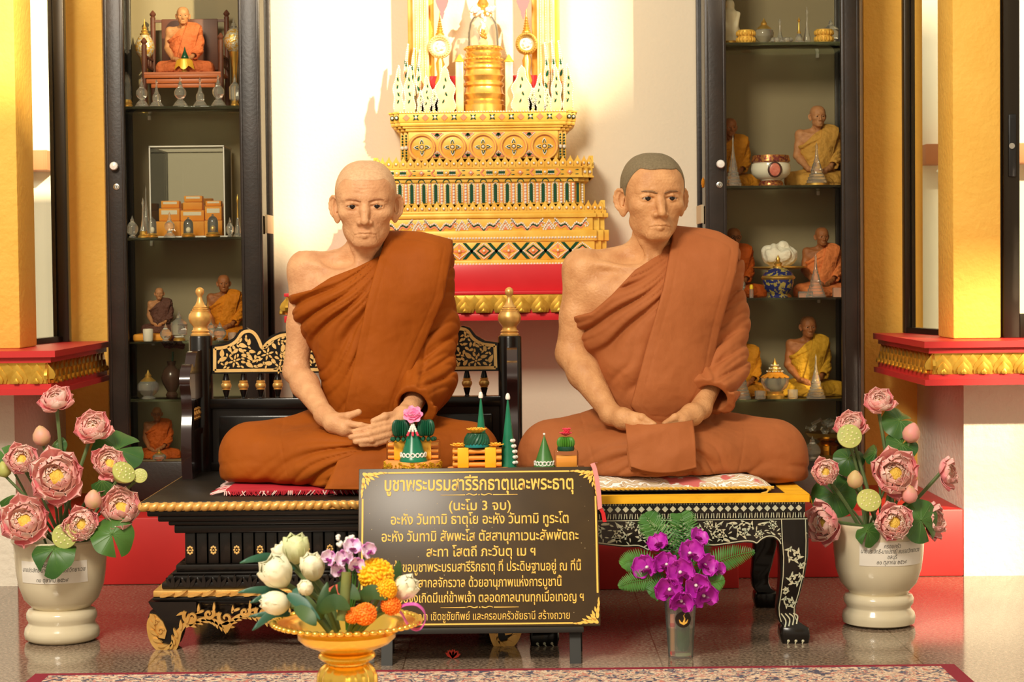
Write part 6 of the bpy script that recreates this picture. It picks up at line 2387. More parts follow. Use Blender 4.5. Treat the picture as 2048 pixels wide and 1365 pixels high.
RC_och = robe_col('ochre_robe', (200, 132, 28), (186, 120, 22))
RC_tan = robe_col('pale_ochre_robe', (206, 156, 74), (194, 144, 66))
RC_peach = robe_col('peach_orange_robe', (232, 136, 78), (220, 124, 68))
RC_sun = robe_col('mustard_robe', (206, 156, 44), (194, 144, 36))

# ------------------------------------------------ left cabinet, top shelf: statue on a small wooden chair
Yc_ = 6.25
zs_ = at(368, 148, Yc_).z
k = Yc_ / F_PX
ch = thing('miniature_bench', 'small carved brown bench carrying a statuette on the top shelf of the left cabinet', 'miniature bench', (at(368, 200, Yc_).x, Yc_, ZL[0] + 0.0004))
m = MB()
xa, xb = at(291, 160, 6.20).x, at(444, 160, 6.20).x
m.bx(xa, xb, 6.175, 6.345, zs_ - 0.008, zs_ - 0.001)
part('seat', m, M_orwood, ch, True)
m = MB()
for (q0, q1, q2) in ((0.010, 0.020, 6.176), (0.024, 0.036, 6.18)):
 m.bx(xa, xb, q2, q2 + 0.012, zs_ - q1, zs_ - q0 + 0.002, bev=0.002)
m.bx(xa + 0.02, xb - 0.02, 6.185, 6.19, zs_ - 0.05, zs_ - 0.036, bev=0.002)
part('apron', m, M_orwood, ch, True)
def mpost(x, y, zt, nm='leg', zb=None):
 zb = ZL[0] + 0.0006 if zb is None else zb
 H = zt - zb
 part(nm, MB().lathe([(0.0085, 0), (0.0085, H - 0.024), (0.006, H - 0.021), (0.010, H - 0.016), (0.0105, H - 0.012), (0.006, H - 0.006), (0.002, H - 0.001), (0, H)], 12, (x, y, zb)), M_dwood, ch, True)
for x, y, py in ((xa, 6.185, 74), (xb, 6.185, 66), (xa + 0.002, 6.335, 20), (xb - 0.002, 6.335, 20)):
 mpost(x, y, at(368, py, y).z)
m = MB()
zt_ = at(368, 38, 6.33).z
m.bx(xa + 0.03, xb - 0.03, 6.328, 6.340, zs_ + 0.02, zt_, bev=0.003)
m.bx(xa, xb, 6.33, 6.338, zt_ - 0.01, zt_ - 0.002)
part('backrest', m, M_dwood, ch, True)
for x in (xa, xb):
 m = MB()
 for zz in (zs_ + 0.022, zs_ + 0.052):
  m.bx(x - 0.004, x + 0.004, 6.19, 6.33, zz - 0.003, zz + 0.003)
 for i in range(3):
  m.lathe([(0.003, 0), (0.0045, 0.010), (0.003, 0.026)], 8, (x, 6.22 + i * 0.035, zs_ + 0.024))
 part('armrest', m, M_dwood, ch, True)
statuette('statuette in a terracotta pink robe seated on the small brown bench', 371, 5, 146, 6.265, RC_pink, zseat=zs_)
# offering table with a green cone in front of it
c = at(370, 146, 6.20)
t = thing('offering_stand', 'tiny gold draped stand in front of the statuette on the brown bench', 'offering stand', (c.x, 6.19, zs_ + 0.0002))
P_ = []
for i in range(25):
 a = 2 * PI * i / 24
 r = 0.020 + 0.004 * math.cos(4 * a)
 P_.append([Vector((0.020 * math.cos(a) * 0.85, 0.014 * math.sin(a), 0.040)), Vector((r * 1.05 * math.cos(a), 0.015 * math.sin(a), 0.036)), Vector((r * 1.35 * math.cos(a), 0.018 * math.sin(a), 0.012 - 0.006 * math.cos(4 * a)))])
m = MB().grid(P_)
m.lathe([(0.020, 0), (0.020, 0.002)], 12, (0, 0, 0.0385), sy=0.75)
part('drape', m, mat('gold_satin', srgb(244, 186, 60), 0.35, metal=0.2), t)
part('leg', MB().lathe([(0.010, 0), (0.006, 0.01), (0.006, 0.038)], 10), M_ygold, t)
solo('green_cone', MB().lathe([(0.011, 0), (0.012, 0.004), (0.0085, 0.013), (0.0035, 0.026), (0.0015, 0.036), (0, 0.040)], 14), M_agreen, 'tiny green folded leaf cone on the gold draped stand in the left cabinet', 'cone offering', (c.x + 0.002, 6.19, zs_ + 0.0412))
# egg reliquaries behind
M_jewel = mat('jewelled_gold', srgb(240, 190, 84), 0.25, metal=0.5, col2=srgb(236, 232, 214), nscale=150, ncon=(0.45, 0.55), bump=0.3, bscale=200)
def egg(label, px, y0, y1, wpx, Y, zsh, white=False):
 kk = Y / F_PX
 c = at(px, y1, Y)
 H = c.z + (y1 - y0) * kk - zsh
 t = thing('egg_reliquary', label, 'reliquary', (c.x, Y, zsh + 0.0004))
 zb = c.z - zsh
 r = wpx / 2 * kk
 part('foot', MB().lathe([(r * 0.7, 0), (r * 0.7, 0.006), (r * 0.3, 0.014), (r * 0.22, zb * 0.6), (r * 0.4, zb * 0.9), (r * 0.5, zb)], 16), M_ygold, t)
 h = 45 * kk
 part('egg', MB().lathe([(r * 0.5, zb), (r * 0.86, zb + h * 0.22), (r, zb + h * 0.45), (r * 0.92, zb + h * 0.65), (r * 0.66, zb + h * 0.88), (r * 0.4, zb + h)], 20), M_jewel, t)
 z0 = zb + h
 L_ = H - z0
 part('spire', MB().lathe([(r * 0.45, z0), (r * 0.5, z0 + L_ * 0.08), (r * 0.3, z0 + L_ * 0.14), (r * 0.36, z0 + L_ * 0.24), (r * 0.2, z0 + L_ * 0.34), (r * 0.26, z0 + L_ * 0.40), (r * 0.12, z0 + L_ * 0.55), (r * 0.04, z0 + L_ * 0.9), (0, H)], 14), M_crystal if white else M_ygold, t)
egg('jewelled egg reliquary with gold spire behind the left arm of the small bench', 290, 38, 116, 40, 6.30, ZL[0])
egg('jewelled egg reliquary with silvery spire behind the right arm of the small bench', 468, 35, 104, 40, 6.30, ZL[0], True)
g_ = 'crystals in front of the small bench'
bell_jar('glass bell jar with gold foot at the left end of the top shelf, left cabinet', 241, 265, 140, 210, ZL[0], 6.13)
crystal('round', 'round bellied crystal stupa below the left post of the small bench', 270, 298, 150, 210, ZL[0], 6.13, group=g_)
crystal('bell', 'bell shaped crystal stupa just right of the left bench post, left cabinet', 299, 328, 155, 210, ZL[0], 6.13, group=g_)
crystal('round', 'round bellied crystal stupa at the middle of the top shelf, left cabinet', 346, 376, 150, 210, ZL[0], 6.13, group=g_)
crystal('bell', 'slender bell shaped crystal stupa right of the middle of the top shelf, left cabinet', 386, 415, 152, 210, ZL[0], 6.13, group=g_)
crystal('round', 'round bellied crystal stupa below the right post of the small bench', 422, 452, 147, 210, ZL[0], 6.13, group=g_)
crystal('drum', 'crystal jar with gold foot at the right end of the top shelf, left cabinet', 458, 482, 145, 210, ZL[0], 6.14, gold=(0, 0.12), name='crystal_jar', cat='crystal jar')
# ------------------------------------------------ second shelf: acrylic case with orange boxes
z = ZL[1]
yb0, yb1 = 6.20, 6.36
a_, b_ = at(302, 475, yb0), at(447, 292, yb0)
ac = thing('acrylic_case', 'clear acrylic case with a mirrored back full of orange relic boxes', 'display case', ((a_.x + b_.x) / 2, (yb0 + yb1) / 2, z + 0.0004))
M_acr = thin_glass('acrylic', (0.97, 0.97, 0.95), 0.02)
H_ = b_.z - z
m = MB()
m.bx(a_.x - 0.006, b_.x + 0.010, yb0 - 0.006, yb1 + 0.004, z + 0.0004, z + 0.006)
part('base_board', m, M_white, ac, True)
m = MB()
m.bx(a_.x, b_.x, yb0, yb0 + 0.003, z + 0.006, b_.z)
m.bx(a_.x, a_.x + 0.003, yb0, yb1, z + 0.006, b_.z)
m.bx(b_.x - 0.003, b_.x, yb0, yb1, z + 0.006, b_.z)
part('clear_walls', m, M_acr, ac, True)
m = MB()
for (x, y) in ((a_.x, yb0), (b_.x, yb0), (a_.x, yb1), (b_.x, yb1)):
 m.bx(x - 0.002, x + 0.002, y - 0.002, y + 0.002, z + 0.006, b_.z)
for y in (yb0, yb1):
 m.bx(a_.x - 0.002, b_.x + 0.002, y - 0.002, y + 0.002, b_.z - 0.002, b_.z + 0.002)
for x in (a_.x, b_.x):
 m.bx(x - 0.002, x + 0.002, yb0, yb1, b_.z - 0.002, b_.z + 0.002)
part('edges', m, M_white, ac, True)
m = MB().bx(a_.x, b_.x, yb1 - 0.003, yb1, z + 0.006, b_.z)
part('mirror_back', m, mat('mirror', (0.92, 0.88, 0.76), 0.02, metal=1.0), ac, True)
def rbox(px0, px1, y0, y1, Y, dep, label, lab=True, zbase=None):
 p0, p1 = at(px0, y1, Y), at(px1, y0, Y)
 zb = p0.z if zbase is None else zbase
 t = thing('relic_box', label, 'box', ((p0.x + p1.x) / 2, Y + dep / 2, zb), group='orange relic boxes in the acrylic case')
 part('box', MB().bx(p0.x, p1.x, Y, Y + dep, zb, p1.z - 0.001, bev=0.002), M_or, t, True)
 if lab:
  w = p1.x - p0.x
  h = p1.z - zb
  part('paper_label', MB().bx(p0.x + w * 0.12, p1.x - w * 0.12, Y - 0.0008, Y + 0.001, zb + h * 0.50, zb + h * 0.82), M_lab, t, True)
 return p1.z
zb = z + 0.0066
r1 = rbox(312, 360, 442, 471, 6.215, 0.06, 'orange relic box in the front row, at the left of the acrylic case', False, zb)
r2 = rbox(361, 408, 442, 471, 6.215, 0.06, 'orange relic box in the front row, middle of the acrylic case', False, zb)
r3 = rbox(409, 444, 440, 471, 6.215, 0.06, 'orange relic box in the front row, at the right of the acrylic case', False, zb)
r4 = rbox(318, 359, 416, 441, 6.225, 0.05, 'orange relic box stacked second at the left of the acrylic case', True, r1 + 0.0002)
r5 = rbox(361, 408, 420, 441, 6.225, 0.05, 'orange relic box stacked second in the middle of the acrylic case', True, r2 + 0.0002)
r6 = rbox(410, 443, 412, 439, 6.225, 0.05, 'orange relic box stacked second at the right of the acrylic case', True, r3 + 0.0002)
r7 = rbox(322, 358, 401, 415, 6.235, 0.04, 'small orange relic box topping the left stack in the acrylic case', True, r4 + 0.0002)
r8 = rbox(366, 404, 404, 419, 6.232, 0.04, 'orange relic box third in the middle stack of the acrylic case', False, r5 + 0.0002)
r9 = rbox(368, 404, 391, 403, 6.235, 0.035, 'orange relic box topping the tall middle stack in the acrylic case', True, r8 + 0.0002)
r10 = rbox(411, 442, 401, 411, 6.235, 0.035, 'small orange relic box topping the right stack in the acrylic case', True, r6 + 0.0002)
crystal('jar', 'onion shaped crystal jar at the left end of the second shelf, left cabinet', 253, 277, 431, 476, z, 6.13, name='crystal_jar', cat='crystal jar')
crystal('pagoda', 'tall clear crystal stupa behind the gold footed one, left cabinet', 280, 306, 370, 476, z, 6.22)
crystal('spike', 'tall crystal stupa with gold inside left of the acrylic case', 276, 298, 395, 476, z, 6.13, gold=(0, 0.12))
bell_jar('bell jar with paper tag just left of the acrylic case', 294, 316, 434, 476, z, 6.12, M_lab)
bell_jar('bell jar with a yellow foot before the middle of the acrylic case', 364, 390, 436, 476, z, 6.12, M_wjade)
bell_jar('bell jar with a gold foot before the right of the acrylic case', 412, 440, 430, 476, z, 6.12, M_ygold)
crystal('round', 'round crystal stupa before the left of the acrylic case', 327, 352, 424, 476, z, 6.15)
crystal('spike', 'tall crystal stupa with a gilt spire right of the acrylic case', 467, 485, 390, 476, z, 6.14, gold=(0.40, 1))
crystal('jar', 'crystal jar right of the acrylic case', 452, 468, 436, 476, z, 6.15, name='crystal_jar', cat='crystal jar')
# ------------------------------------------------ third shelf
z = ZL[2]
m = MB().bx(at(266, 680, 6.16).x, at(338, 680, 6.16).x, 6.155, 6.37, z + 0.0004, z + 0.022, bev=0.006)
solo('orange_pad', m, M_or, 'flat orange padded tray under the statuette in a plum brown robe', 'tray', (at(300, 680, 6.2).x, 6.26, z), world=True)
statuette('statuette in a plum brown robe on an orange tray, left cabinet', 322, 557, 653, 6.275, RC_brown, zseat=z + 0.0225)
statuette('big statuette in a golden orange robe on the third shelf, left cabinet', 452, 531, 668, 6.27, RC_gold, M_mskin2, zseat=z)
def cup(label, px0, px1, y0, y1, zsh, Y, m_, name='small_cup', cat='cup'):
 w = (px1 - px0) * Y / F_PX / 2
 H = (y1 - y0) * Y / F_PX
 c = at((px0 + px1) / 2, y1, Y)
 return solo(name, MB().lathe([(w * 0.8, 0), (w * 0.95, H * 0.1), (w, H * 0.85), (w * 0.96, H), (w * 0.82, H), (w * 0.8, H * 0.2), (0, H * 0.18)], 18), m_, label, cat, (c.x, Y, zsh + 0.0004))
cup('frosted white cup in front of the orange padded tray', 286, 307, 657, 682, z, 6.125, M_porc)
crystal('jar', 'small bulb shaped crystal jar left of the drum jar, third shelf of the left cabinet', 320, 343, 647, 683, z, 6.125, name='crystal_jar', cat='crystal jar')
crystal('drum', 'broad crystal drum jar with a pink middle on the third shelf of the left cabinet', 341, 376, 619, 680, z, 6.16, gold=(0, 0.10), name='crystal_jar', cat='crystal jar')
crystal('spike', 'slim gold spire stupa peeping behind the left bench finial', 410, 424, 600, 680, z, 6.16, gold=(0.2, 1))
crystal('jar', 'crystal jar with a round lid right of the left bench finial', 427, 453, 645, 683, z, 6.125, name='crystal_jar', cat='crystal jar')
crystal('drum', 'crystal jar with gold foot half hidden behind the left bench finial', 410, 432, 634, 682, z, 6.14, gold=(0, 0.10), name='crystal_jar', cat='crystal jar')
cup('little clear dish at the right end of the third shelf, left cabinet', 456, 474, 667, 683, z, 6.13, M_crystal)
# ------------------------------------------------ fourth shelf
z = ZL[3]
crystal('jar', 'wide crystal jar with gilt lid alone on the fourth shelf of the left cabinet', 275, 319, 740, 799, z, 6.14, gold=(0.6, 1), name='crystal_jar', cat='crystal jar')
c = at(344, 797, 6.24)
solo('dark_vase', MB().lathe([(0.018, 0), (0.020, 0.006), (0.014, 0.016), (0.030, 0.045), (0.034, 0.062), (0.026, 0.086), (0.012, 0.100), (0.015, 0.114), (0.012, 0.112), (0.010, 0.100)], 20), mat('dark_glazed_ceramic', srgb(70, 50, 40), 0.2), 'dark round vase on the fourth shelf of the left cabinet', 'vase', (c.x, 6.24, z + 0.0004))
fl = thing('dried_flower', 'dark red pompom flower standing in the dark vase', 'flower', (c.x, 6.24, z + 0.03))
part('stem', MB().tube([(0, 0, 0), (0.002, 0, 0.06), (0.005, 0, 0.115)], 0.003, 6), M_agreen, fl)
m = MB()
R3 = random.Random(5)
for i in range(90):
 a, b = R3.uniform(0, 2 * PI), R3.uniform(-0.5, 1.4)
 d = Vector((math.cos(a) * math.cos(b), math.sin(a) * math.cos(b), math.sin(b) * 0.8))
 M = Matrix.Translation(Vector((0.008, 0, 0.138)) + d * 0.026) @ d.to_track_quat('Z', 'Y').to_matrix().to_4x4()
 m.ell((0, 0, 0), (0.006, 0.006, 0.012), 6, 4, 0, M)
part('bloom', m, mat('dark_red_petal', srgb(86, 34, 30), 0.7), fl)
# ------------------------------------------------ floor of the left cabinet
statuette('statuette in a deep orange robe with spectacles low in the left cabinet', 318, 808, 918, 6.27, RC_dor, M_mskin2, zseat=BL, glasses=True)
crystal('jar', 'small crystal jar at the very bottom of the left cabinet', 305, 333, 903, 930, BL, 6.125, gold=(0.6, 1), name='crystal_jar', cat='crystal jar')

# ------------------------------------------------ right cabinet, top shelf
z = ZR[0]
c = at(1460, 80, 6.2)
t = thing('jade_figurine', 'white jade standing figurine at the left end of the top shelf, right cabinet', 'figurine', (c.x, 6.2, z + 0.0004))
S_ = Shape()
S_.cone((0, 0, 0.0), (0, 0, 0.03), 0.030, 0.022, 0.01).ell((0.004, 0, 0.045), (0.028, 0.022, 0.024), 0.012).cone((0, 0, 0.05), (0, 0, 0.095), 0.022, 0.024, 0.012).ell((0, 0, 0.128), (0.015, 0.016, 0.019), 0.008).cone((-0.026, 0, 0.10), (-0.018, -0.016, 0.06), 0.008, 0.007, 0.008).cone((0.026, 0, 0.10), (0.018, -0.016, 0.06), 0.008, 0.007, 0.008)
F_, ax_, lo_ = S_.field((-0.05, -0.05, -0.04), (0.05, 0.05, 0.17), 0.0035)
mb_ = net_mb(np.maximum(F_, -ax_[2] + 0 * F_).astype(np.float32), lo_, 0.0035)
part('figure', mb_, M_wjade, t, angle=None)
part('pedestal', MB().lathe([(0.036, 0), (0.036, 0.012), (0.030, 0.014)], 18), M_ygold, t)
solo('amber_cone', MB().lathe([(0.016, 0), (0.016, 0.004), (0.008, 0.035), (0.004, 0.045), (0.005, 0.050), (0, 0.056)], 14), M_amber, 'brown amber cone at the back of the top shelf, right cabinet', 'cone', (at(1494, 57, 6.33).x, 6.33, z + 0.0004))
def cushion(label, px0, px1, y0, y1, Y, zsh):
 w = (px1 - px0) * Y / F_PX / 2
 H = (y1 - y0) * Y / F_PX
 c = at((px0 + px1) / 2, y1, Y)
 m = MB()
 m.lathe([(w * 0.9, 0), (w, H * 0.12), (w * 0.95, H * 0.40), (w * 0.88, H * 0.5), (w * 0.95, H * 0.60), (w, H * 0.88), (w * 0.9, H), (0, H)], 28, sy=0.8)
 for i in range(16):
  a = 2 * PI * i / 16
  for zz in (0.26, 0.74):
   m.ell((w * 0.96 * math.cos(a), w * 0.77 * math.sin(a), H * zz), (w * 0.17, w * 0.15, H * 0.20), 6, 5)
 return solo('gold_cushion', m, mat('quilted_gold', srgb(236, 186, 84), 0.4, metal=0.3), label, 'cushion stand', (c.x, Y, zsh + 0.0004), group='round gold quilted stands')
cushion('round gold quilted stand left of the flat crystal jar, top shelf of the right cabinet', 1474, 1510, 58, 84, 6.14, z)
cushion('round gold quilted stand at the right of the top shelf, right cabinet', 1630, 1666, 58, 84, 6.14, z)
crystal('jar', 'squat crystal jar with a gold cone lid on the top shelf, right cabinet', 1508, 1548, 30, 84, z, 6.19, gold=(0.55, 1), name='crystal_jar', cat='crystal jar')
crystal('spike', 'clear slim crystal stupa right of the squat jar, top shelf of the right cabinet', 1548, 1572, 32, 84, z, 6.17)
for (px, lab) in ((1553, 'clear quartz ring lying left under the slim crystal stupa'), (1574, 'clear quartz ring lying right under the slim crystal stupa')):
 c = at(px, 82, 6.12)
 solo('quartz_ring', MB().tube([(0.013 * math.cos(a), 0.013 * math.sin(a) , 0.0072) for a in [2 * PI * i / 24 for i in range(24)]], 0.007, 10, closed=True), M_crystal, lab, 'quartz ring', (c.x, 6.12, z + 0.0004), group='quartz rings on the top shelf')
crystal('spike', 'gold topped crystal stupa on the top shelf, right cabinet', 1587, 1609, 33, 84, z, 6.13, gold=(0.3, 1))
crystal('spike', 'tallest clear spire on the top shelf, right cabinet', 1603, 1625, 9, 84, z, 6.18)
crystal('drum', 'clear lidded jar behind the right gold quilted stand', 1645, 1678, 30, 84, z, 6.20, name='crystal_jar', cat='crystal jar')
# ------------------------------------------------ second shelf
z = ZR[1]
statuette('statuette in an ochre robe behind the left stile, second shelf of the right cabinet', 1462, 221, 369, 6.29, RC_och, M_mskin2, zseat=z)
statuette('statuette in a pale ochre robe with a thin face, second shelf of the right cabinet', 1637, 197, 369, 6.28, RC_tan, zseat=z)
c = at(1543, 371, 6.15)
k = 6.15 / F_PX
t = thing('porcelain_bowl', 'white porcelain bowl with gilt rim and oval portrait panel, right cabinet', 'bowl', (c.x, 6.165, z + 0.0004))
pr = [(24, 0), (24, 6), (20, 12), (30, 16), (38, 24), (40, 34), (38, 44), (34, 47)]
part('bowl', MB().lathe([(r * k, q * k) for r, q in pr], 32), M_porc, t)
part('rim_band', MB().lathe([(34.5 * k, 46 * k), (39 * k, 49 * k), (37 * k, 57 * k), (36 * k, 61 * k), (33 * k, 61 * k), (33 * k, 50 * k)], 32, cap=False), mat('gilt_pattern_band', srgb(190, 130, 70), 0.25, metal=0.5, col2=srgb(130, 60, 60), nscale=130, ncon=(0.45, 0.55)), t)
part('foot_band', MB().lathe([(24.6 * k, 0.3 * k), (24.6 * k, 6 * k), (21 * k, 11 * k)], 32, cap=False), mat('gilt_pattern_band', (0, 0, 0)), t)
m = MB()
M = Matrix.Translation((0, -38.6 * k, 31 * k)) @ Matrix.Rotation(0.0, 4, 'X')
m.ell((3 * k, 0, 0), (14.5 * k, 1.8 * k, 16 * k), 20, 8, 0, M)
m.ell((3 * k, -0.8 * k, 0), (11 * k, 1.8 * k, 13 * k), 20, 8, 1, M)
part('portrait_panel', m, [mat('dark_oval_frame', srgb(70, 40, 34), 0.3), mat('pink_portrait', srgb(214, 130, 112), 0.3, col2=srgb(196, 96, 84), nscale=90)], t)
crystal('pagoda', 'clear crystal pagoda at the left of the second shelf, right cabinet', 1450, 1483, 268, 371, z, 6.13)
crystal('pagoda', 'crystal pagoda with gold foot and tip before the pale ochre statuette', 1611, 1656, 285, 371, z, 6.14, gold=(0, 0.05))
# ------------------------------------------------ third shelf
z = ZR[2]
statuette('statuette in an orange robe with spectacles on the third shelf, right cabinet', 1470, 440, 588, 6.29, RC_dor, M_mskin2, zseat=z, glasses=True)
statuette('statuette in a peach orange robe on the third shelf, right cabinet', 1645, 441, 588, 6.28, RC_peach, M_mskin2, zseat=z)
c = at(1560, 594, 6.24)
k = 6.24 / F_PX
t = thing('gold_tray_stand', 'footed gold tray under the white cotton, right cabinet', 'tray stand', (c.x, 6.24, z + 0.0004))
zt_ = at(1560, 536, 6.24).z - z
part('foot', MB().lathe([(24 * k, 0), (22 * k, 4 * k), (8 * k, 12 * k), (7 * k, zt_ * 0.7), (14 * k, zt_ - 0.008)], 20), M_ygold, t)
part('dish', MB().lathe([(14 * k, zt_ - 0.008), (40 * k, zt_ - 0.004), (54 * k, zt_), (54 * k, zt_ + 0.004), (40 * k, zt_), (0, zt_ - 0.003)], 36, lobes=18, lobe=0.02), M_ygold, t)
S_ = Shape()
R4 = random.Random(11)
S_.ell((0, 0, 0.034), (0.055, 0.042, 0.034), 0.0)
for i in range(34):
 a, b = R4.uniform(0, 2 * PI), R4.uniform(-0.3, 1.4)
 S_.ell((0.050 * math.cos(a) * math.cos(b), 0.038 * math.sin(a) * math.cos(b), 0.036 + 0.034 * math.sin(b)), (R4.uniform(0.008, 0.016),) * 3, 0.008)
F_, ax_, lo_ = S_.field((-0.08, -0.07, -0.01), (0.08, 0.07, 0.10), 0.003)
F_ = np.maximum(F_ - (0.0018 * wob(ax_[0], ax_[1], ax_[2], 160, 1)).astype(np.float32), (0.001 - ax_[2]) + 0 * F_)
solo('cotton_heap', net_mb(F_.astype(np.float32), lo_, 0.003), M_cotton, 'heap of white cotton wool on the footed gold tray', 'cotton', (c.x, 6.24, z + zt_ + 0.0004), angle=None)
c = at(1557, 594, 6.14)
k = 6.14 / F_PX
t = thing('enamel_jar', 'blue enamelled lidded jar with gold finial before the white cotton', 'jar', (c.x, 6.145, z + 0.0004))
M_enam = mat('blue_enamel', srgb(44, 50, 110), 0.12, col2=srgb(176, 160, 84), nscale=75, ncon=(0.52, 0.56))
part('jar', MB().lathe([(20 * k, 0), (20 * k, 3 * k), (17 * k, 6 * k), (28 * k, 18 * k), (31 * k, 32 * k), (31 * k, 38 * k)], 28), M_enam, t)
part('rim_band', MB().lathe([(31.2 * k, 36 * k), (34 * k, 39 * k), (34 * k, 41 * k), (31 * k, 44 * k)], 28), M_ygold, t)
part('lid', MB().lathe([(32 * k, 42 * k), (28 * k, 50 * k), (18 * k, 57 * k), (10 * k, 60 * k)], 28), M_enam, t)
part('finial', MB().lathe([(11 * k, 59 * k), (11 * k, 63 * k), (7 * k, 65 * k), (9 * k, 69 * k), (4 * k, 73 * k), (4.5 * k, 77 * k), (0, 86 * k)], 16), M_ygold, t)
crystal('round', 'crystal stupa half hidden by the right monk shoulder, third shelf of the right cabinet', 1466, 1494, 540, 596, z, 6.13)
crystal('pagoda', 'clear crystal pagoda right of the blue enamelled jar', 1611, 1652, 506, 596, z, 6.13)
c = at(1503, 596, 6.12)
t = thing('vial', 'little clear vial with a yellow cap left of the blue enamelled jar', 'vial', (c.x, 6.12, z + 0.0004))
part('glass_tube', MB().lathe([(0.0062, 0), (0.0062, 0.028), (0, 0.028)], 12), M_crystal, t)
part('cap', MB().lathe([(0.0058, 0.028), (0.0058, 0.038), (0.003, 0.042), (0, 0.042)], 12), mat('yellow_cap', srgb(240, 200, 30), 0.4), t)
for (x0, x1, y0, lab) in ((1597, 1626, 584, 'flat clear plastic box left of the crystal pagoda'), (1666, 1684, 577, 'upright clear plastic box at the right end of the third shelf')):
 p0, p1 = at(x0, 596, 6.12), at(x1, y0, 6.12)
 solo('plastic_box', MB().bx(p0.x, p1.x, 6.112, 6.135, z + 0.0004, z + 0.0004 + (596 - y0) * 6.12 / F_PX, bev=0.001), M_crystal, lab, 'plastic box', ((p0.x + p1.x) / 2, 6.12, z), world=True, group='clear plastic boxes')
# ------------------------------------------------ fourth shelf
z = ZR[3]
statuette('statuette in a mustard robe half hidden behind the right monk sleeve', 1485, 649, 792, 6.28, RC_och, M_mskin2, zseat=z)
statuette('statuette in a mustard yellow robe with sunlit shoulder low in the right cabinet', 1618, 622, 792, 6.27, RC_sun, M_mskin2, zseat=z)
c = at(1550, 798, 6.14)
k = 6.14 / F_PX
t = thing('lidded_crystal_bowl', 'round crystal bowl with an orange petal lid and gold foot, right cabinet', 'lidded bowl', (c.x, 6.14, z + 0.0004))
part('foot', MB().lathe([(19 * k, 0), (20 * k, 6 * k), (16 * k, 10 * k), (18 * k, 15 * k)], 22), M_ygold, t)
part('bowl', MB().lathe([(15 * k, 15 * k), (24 * k, 22 * k), (28 * k, 32 * k), (27 * k, 42 * k)], 24), M_crystal, t)
m = MB()
for i in range(12):
 a = 2 * PI * i / 12
 M = Matrix.Translation((16 * k * math.cos(a), 16 * k * math.sin(a), 47 * k)) @ Matrix.Rotation(a, 4, 'Z') @ Matrix.Rotation(0.35, 4, 'Y')
 m.ell((0, 0, 0), (14 * k, 7 * k, 3 * k), 8, 5, 0, M)
m.lathe([(20 * k, 44 * k), (16 * k, 52 * k), (8 * k, 56 * k)], 18)
part('petal_lid', m, M_or, t)
m = MB().lathe([(15 * k, 54 * k), (13 * k, 58 * k), (10 * k, 59 * k), (9 * k, 64 * k), (6 * k, 65 * k), (5 * k, 70 * k), (2 * k, 76 * k), (0, 82 * k)], 16, mi=0)
for r_, q in ((16, 55), (11, 61), (7, 67)):
 for i in range(16):
  a = 2 * PI * i / 16
  m.ell((r_ * k * math.cos(a), r_ * k * math.sin(a), q * k), 0.0022, 5, 4, 1)
part('jewelled_finial', m, [M_ygold, M_abead], t)
crystal('pagoda', 'clear crystal pagoda left of the orange lidded bowl', 1468, 1502, 707, 799, z, 6.13)
crystal('pagoda', 'clear crystal pagoda right of the orange lidded bowl', 1613, 1651, 709, 799, z, 6.13)
cup('small gilt dish at the left end of the fourth shelf, right cabinet', 1457, 1480, 783, 799, z, 6.11, M_crystal)
cup('small clear pot with a bluish lid left of the orange lidded bowl', 1509, 1532, 782, 799, z, 6.115, M_crystal)
cup('small square clear pot right of the orange lidded bowl', 1575, 1596, 780, 799, z, 6.115, M_crystal)
# ------------------------------------------------ floor of the right cabinet
z = BR
k = 6.24 / F_PX
c = at(1655, 925, 6.24)
t = thing('brass_pedestal_bowl', 'brass pedestal bowl at the bottom of the right cabinet', 'bowl', (c.x, 6.24, z + 0.0004))
part('pedestal', MB().lathe([(28 * k, 0), (30 * k, 8 * k), (18 * k, 16 * k), (26 * k, 26 * k), (14 * k, 34 * k)], 24), M_brass, t)
part('dish', MB().lathe([(14 * k, 34 * k), (40 * k, 44 * k), (46 * k, 52 * k), (42 * k, 50 * k), (0, 42 * k)], 28), M_brass, t)
m = MB()
for i in range(16):
 M = Matrix.Translation((R4.uniform(-32, 32) * k, R4.uniform(-26, 26) * k, (52 + R4.uniform(0, 22)) * k)) @ Euler((R4.uniform(-0.5, 0.5), R4.uniform(-0.5, 0.5), R4.uniform(0, 3))).to_matrix().to_4x4()
 m.box((0, 0, 0), (R4.uniform(12, 26) * k, R4.uniform(8, 16) * k, R4.uniform(5, 9) * k), 0, 0.001, M)
o = solo('glass_fragments', m, M_crystal, 'loose clear glass pieces heaped in the brass pedestal bowl', 'glass pieces', (c.x, 6.24, z + 0.0004))
o['kind'] = 'stuff'
crystal('jar', 'clear glass jar left of the brass pedestal bowl', 1608, 1642, 880, 932, z, 6.14, name='crystal_jar', cat='crystal jar')
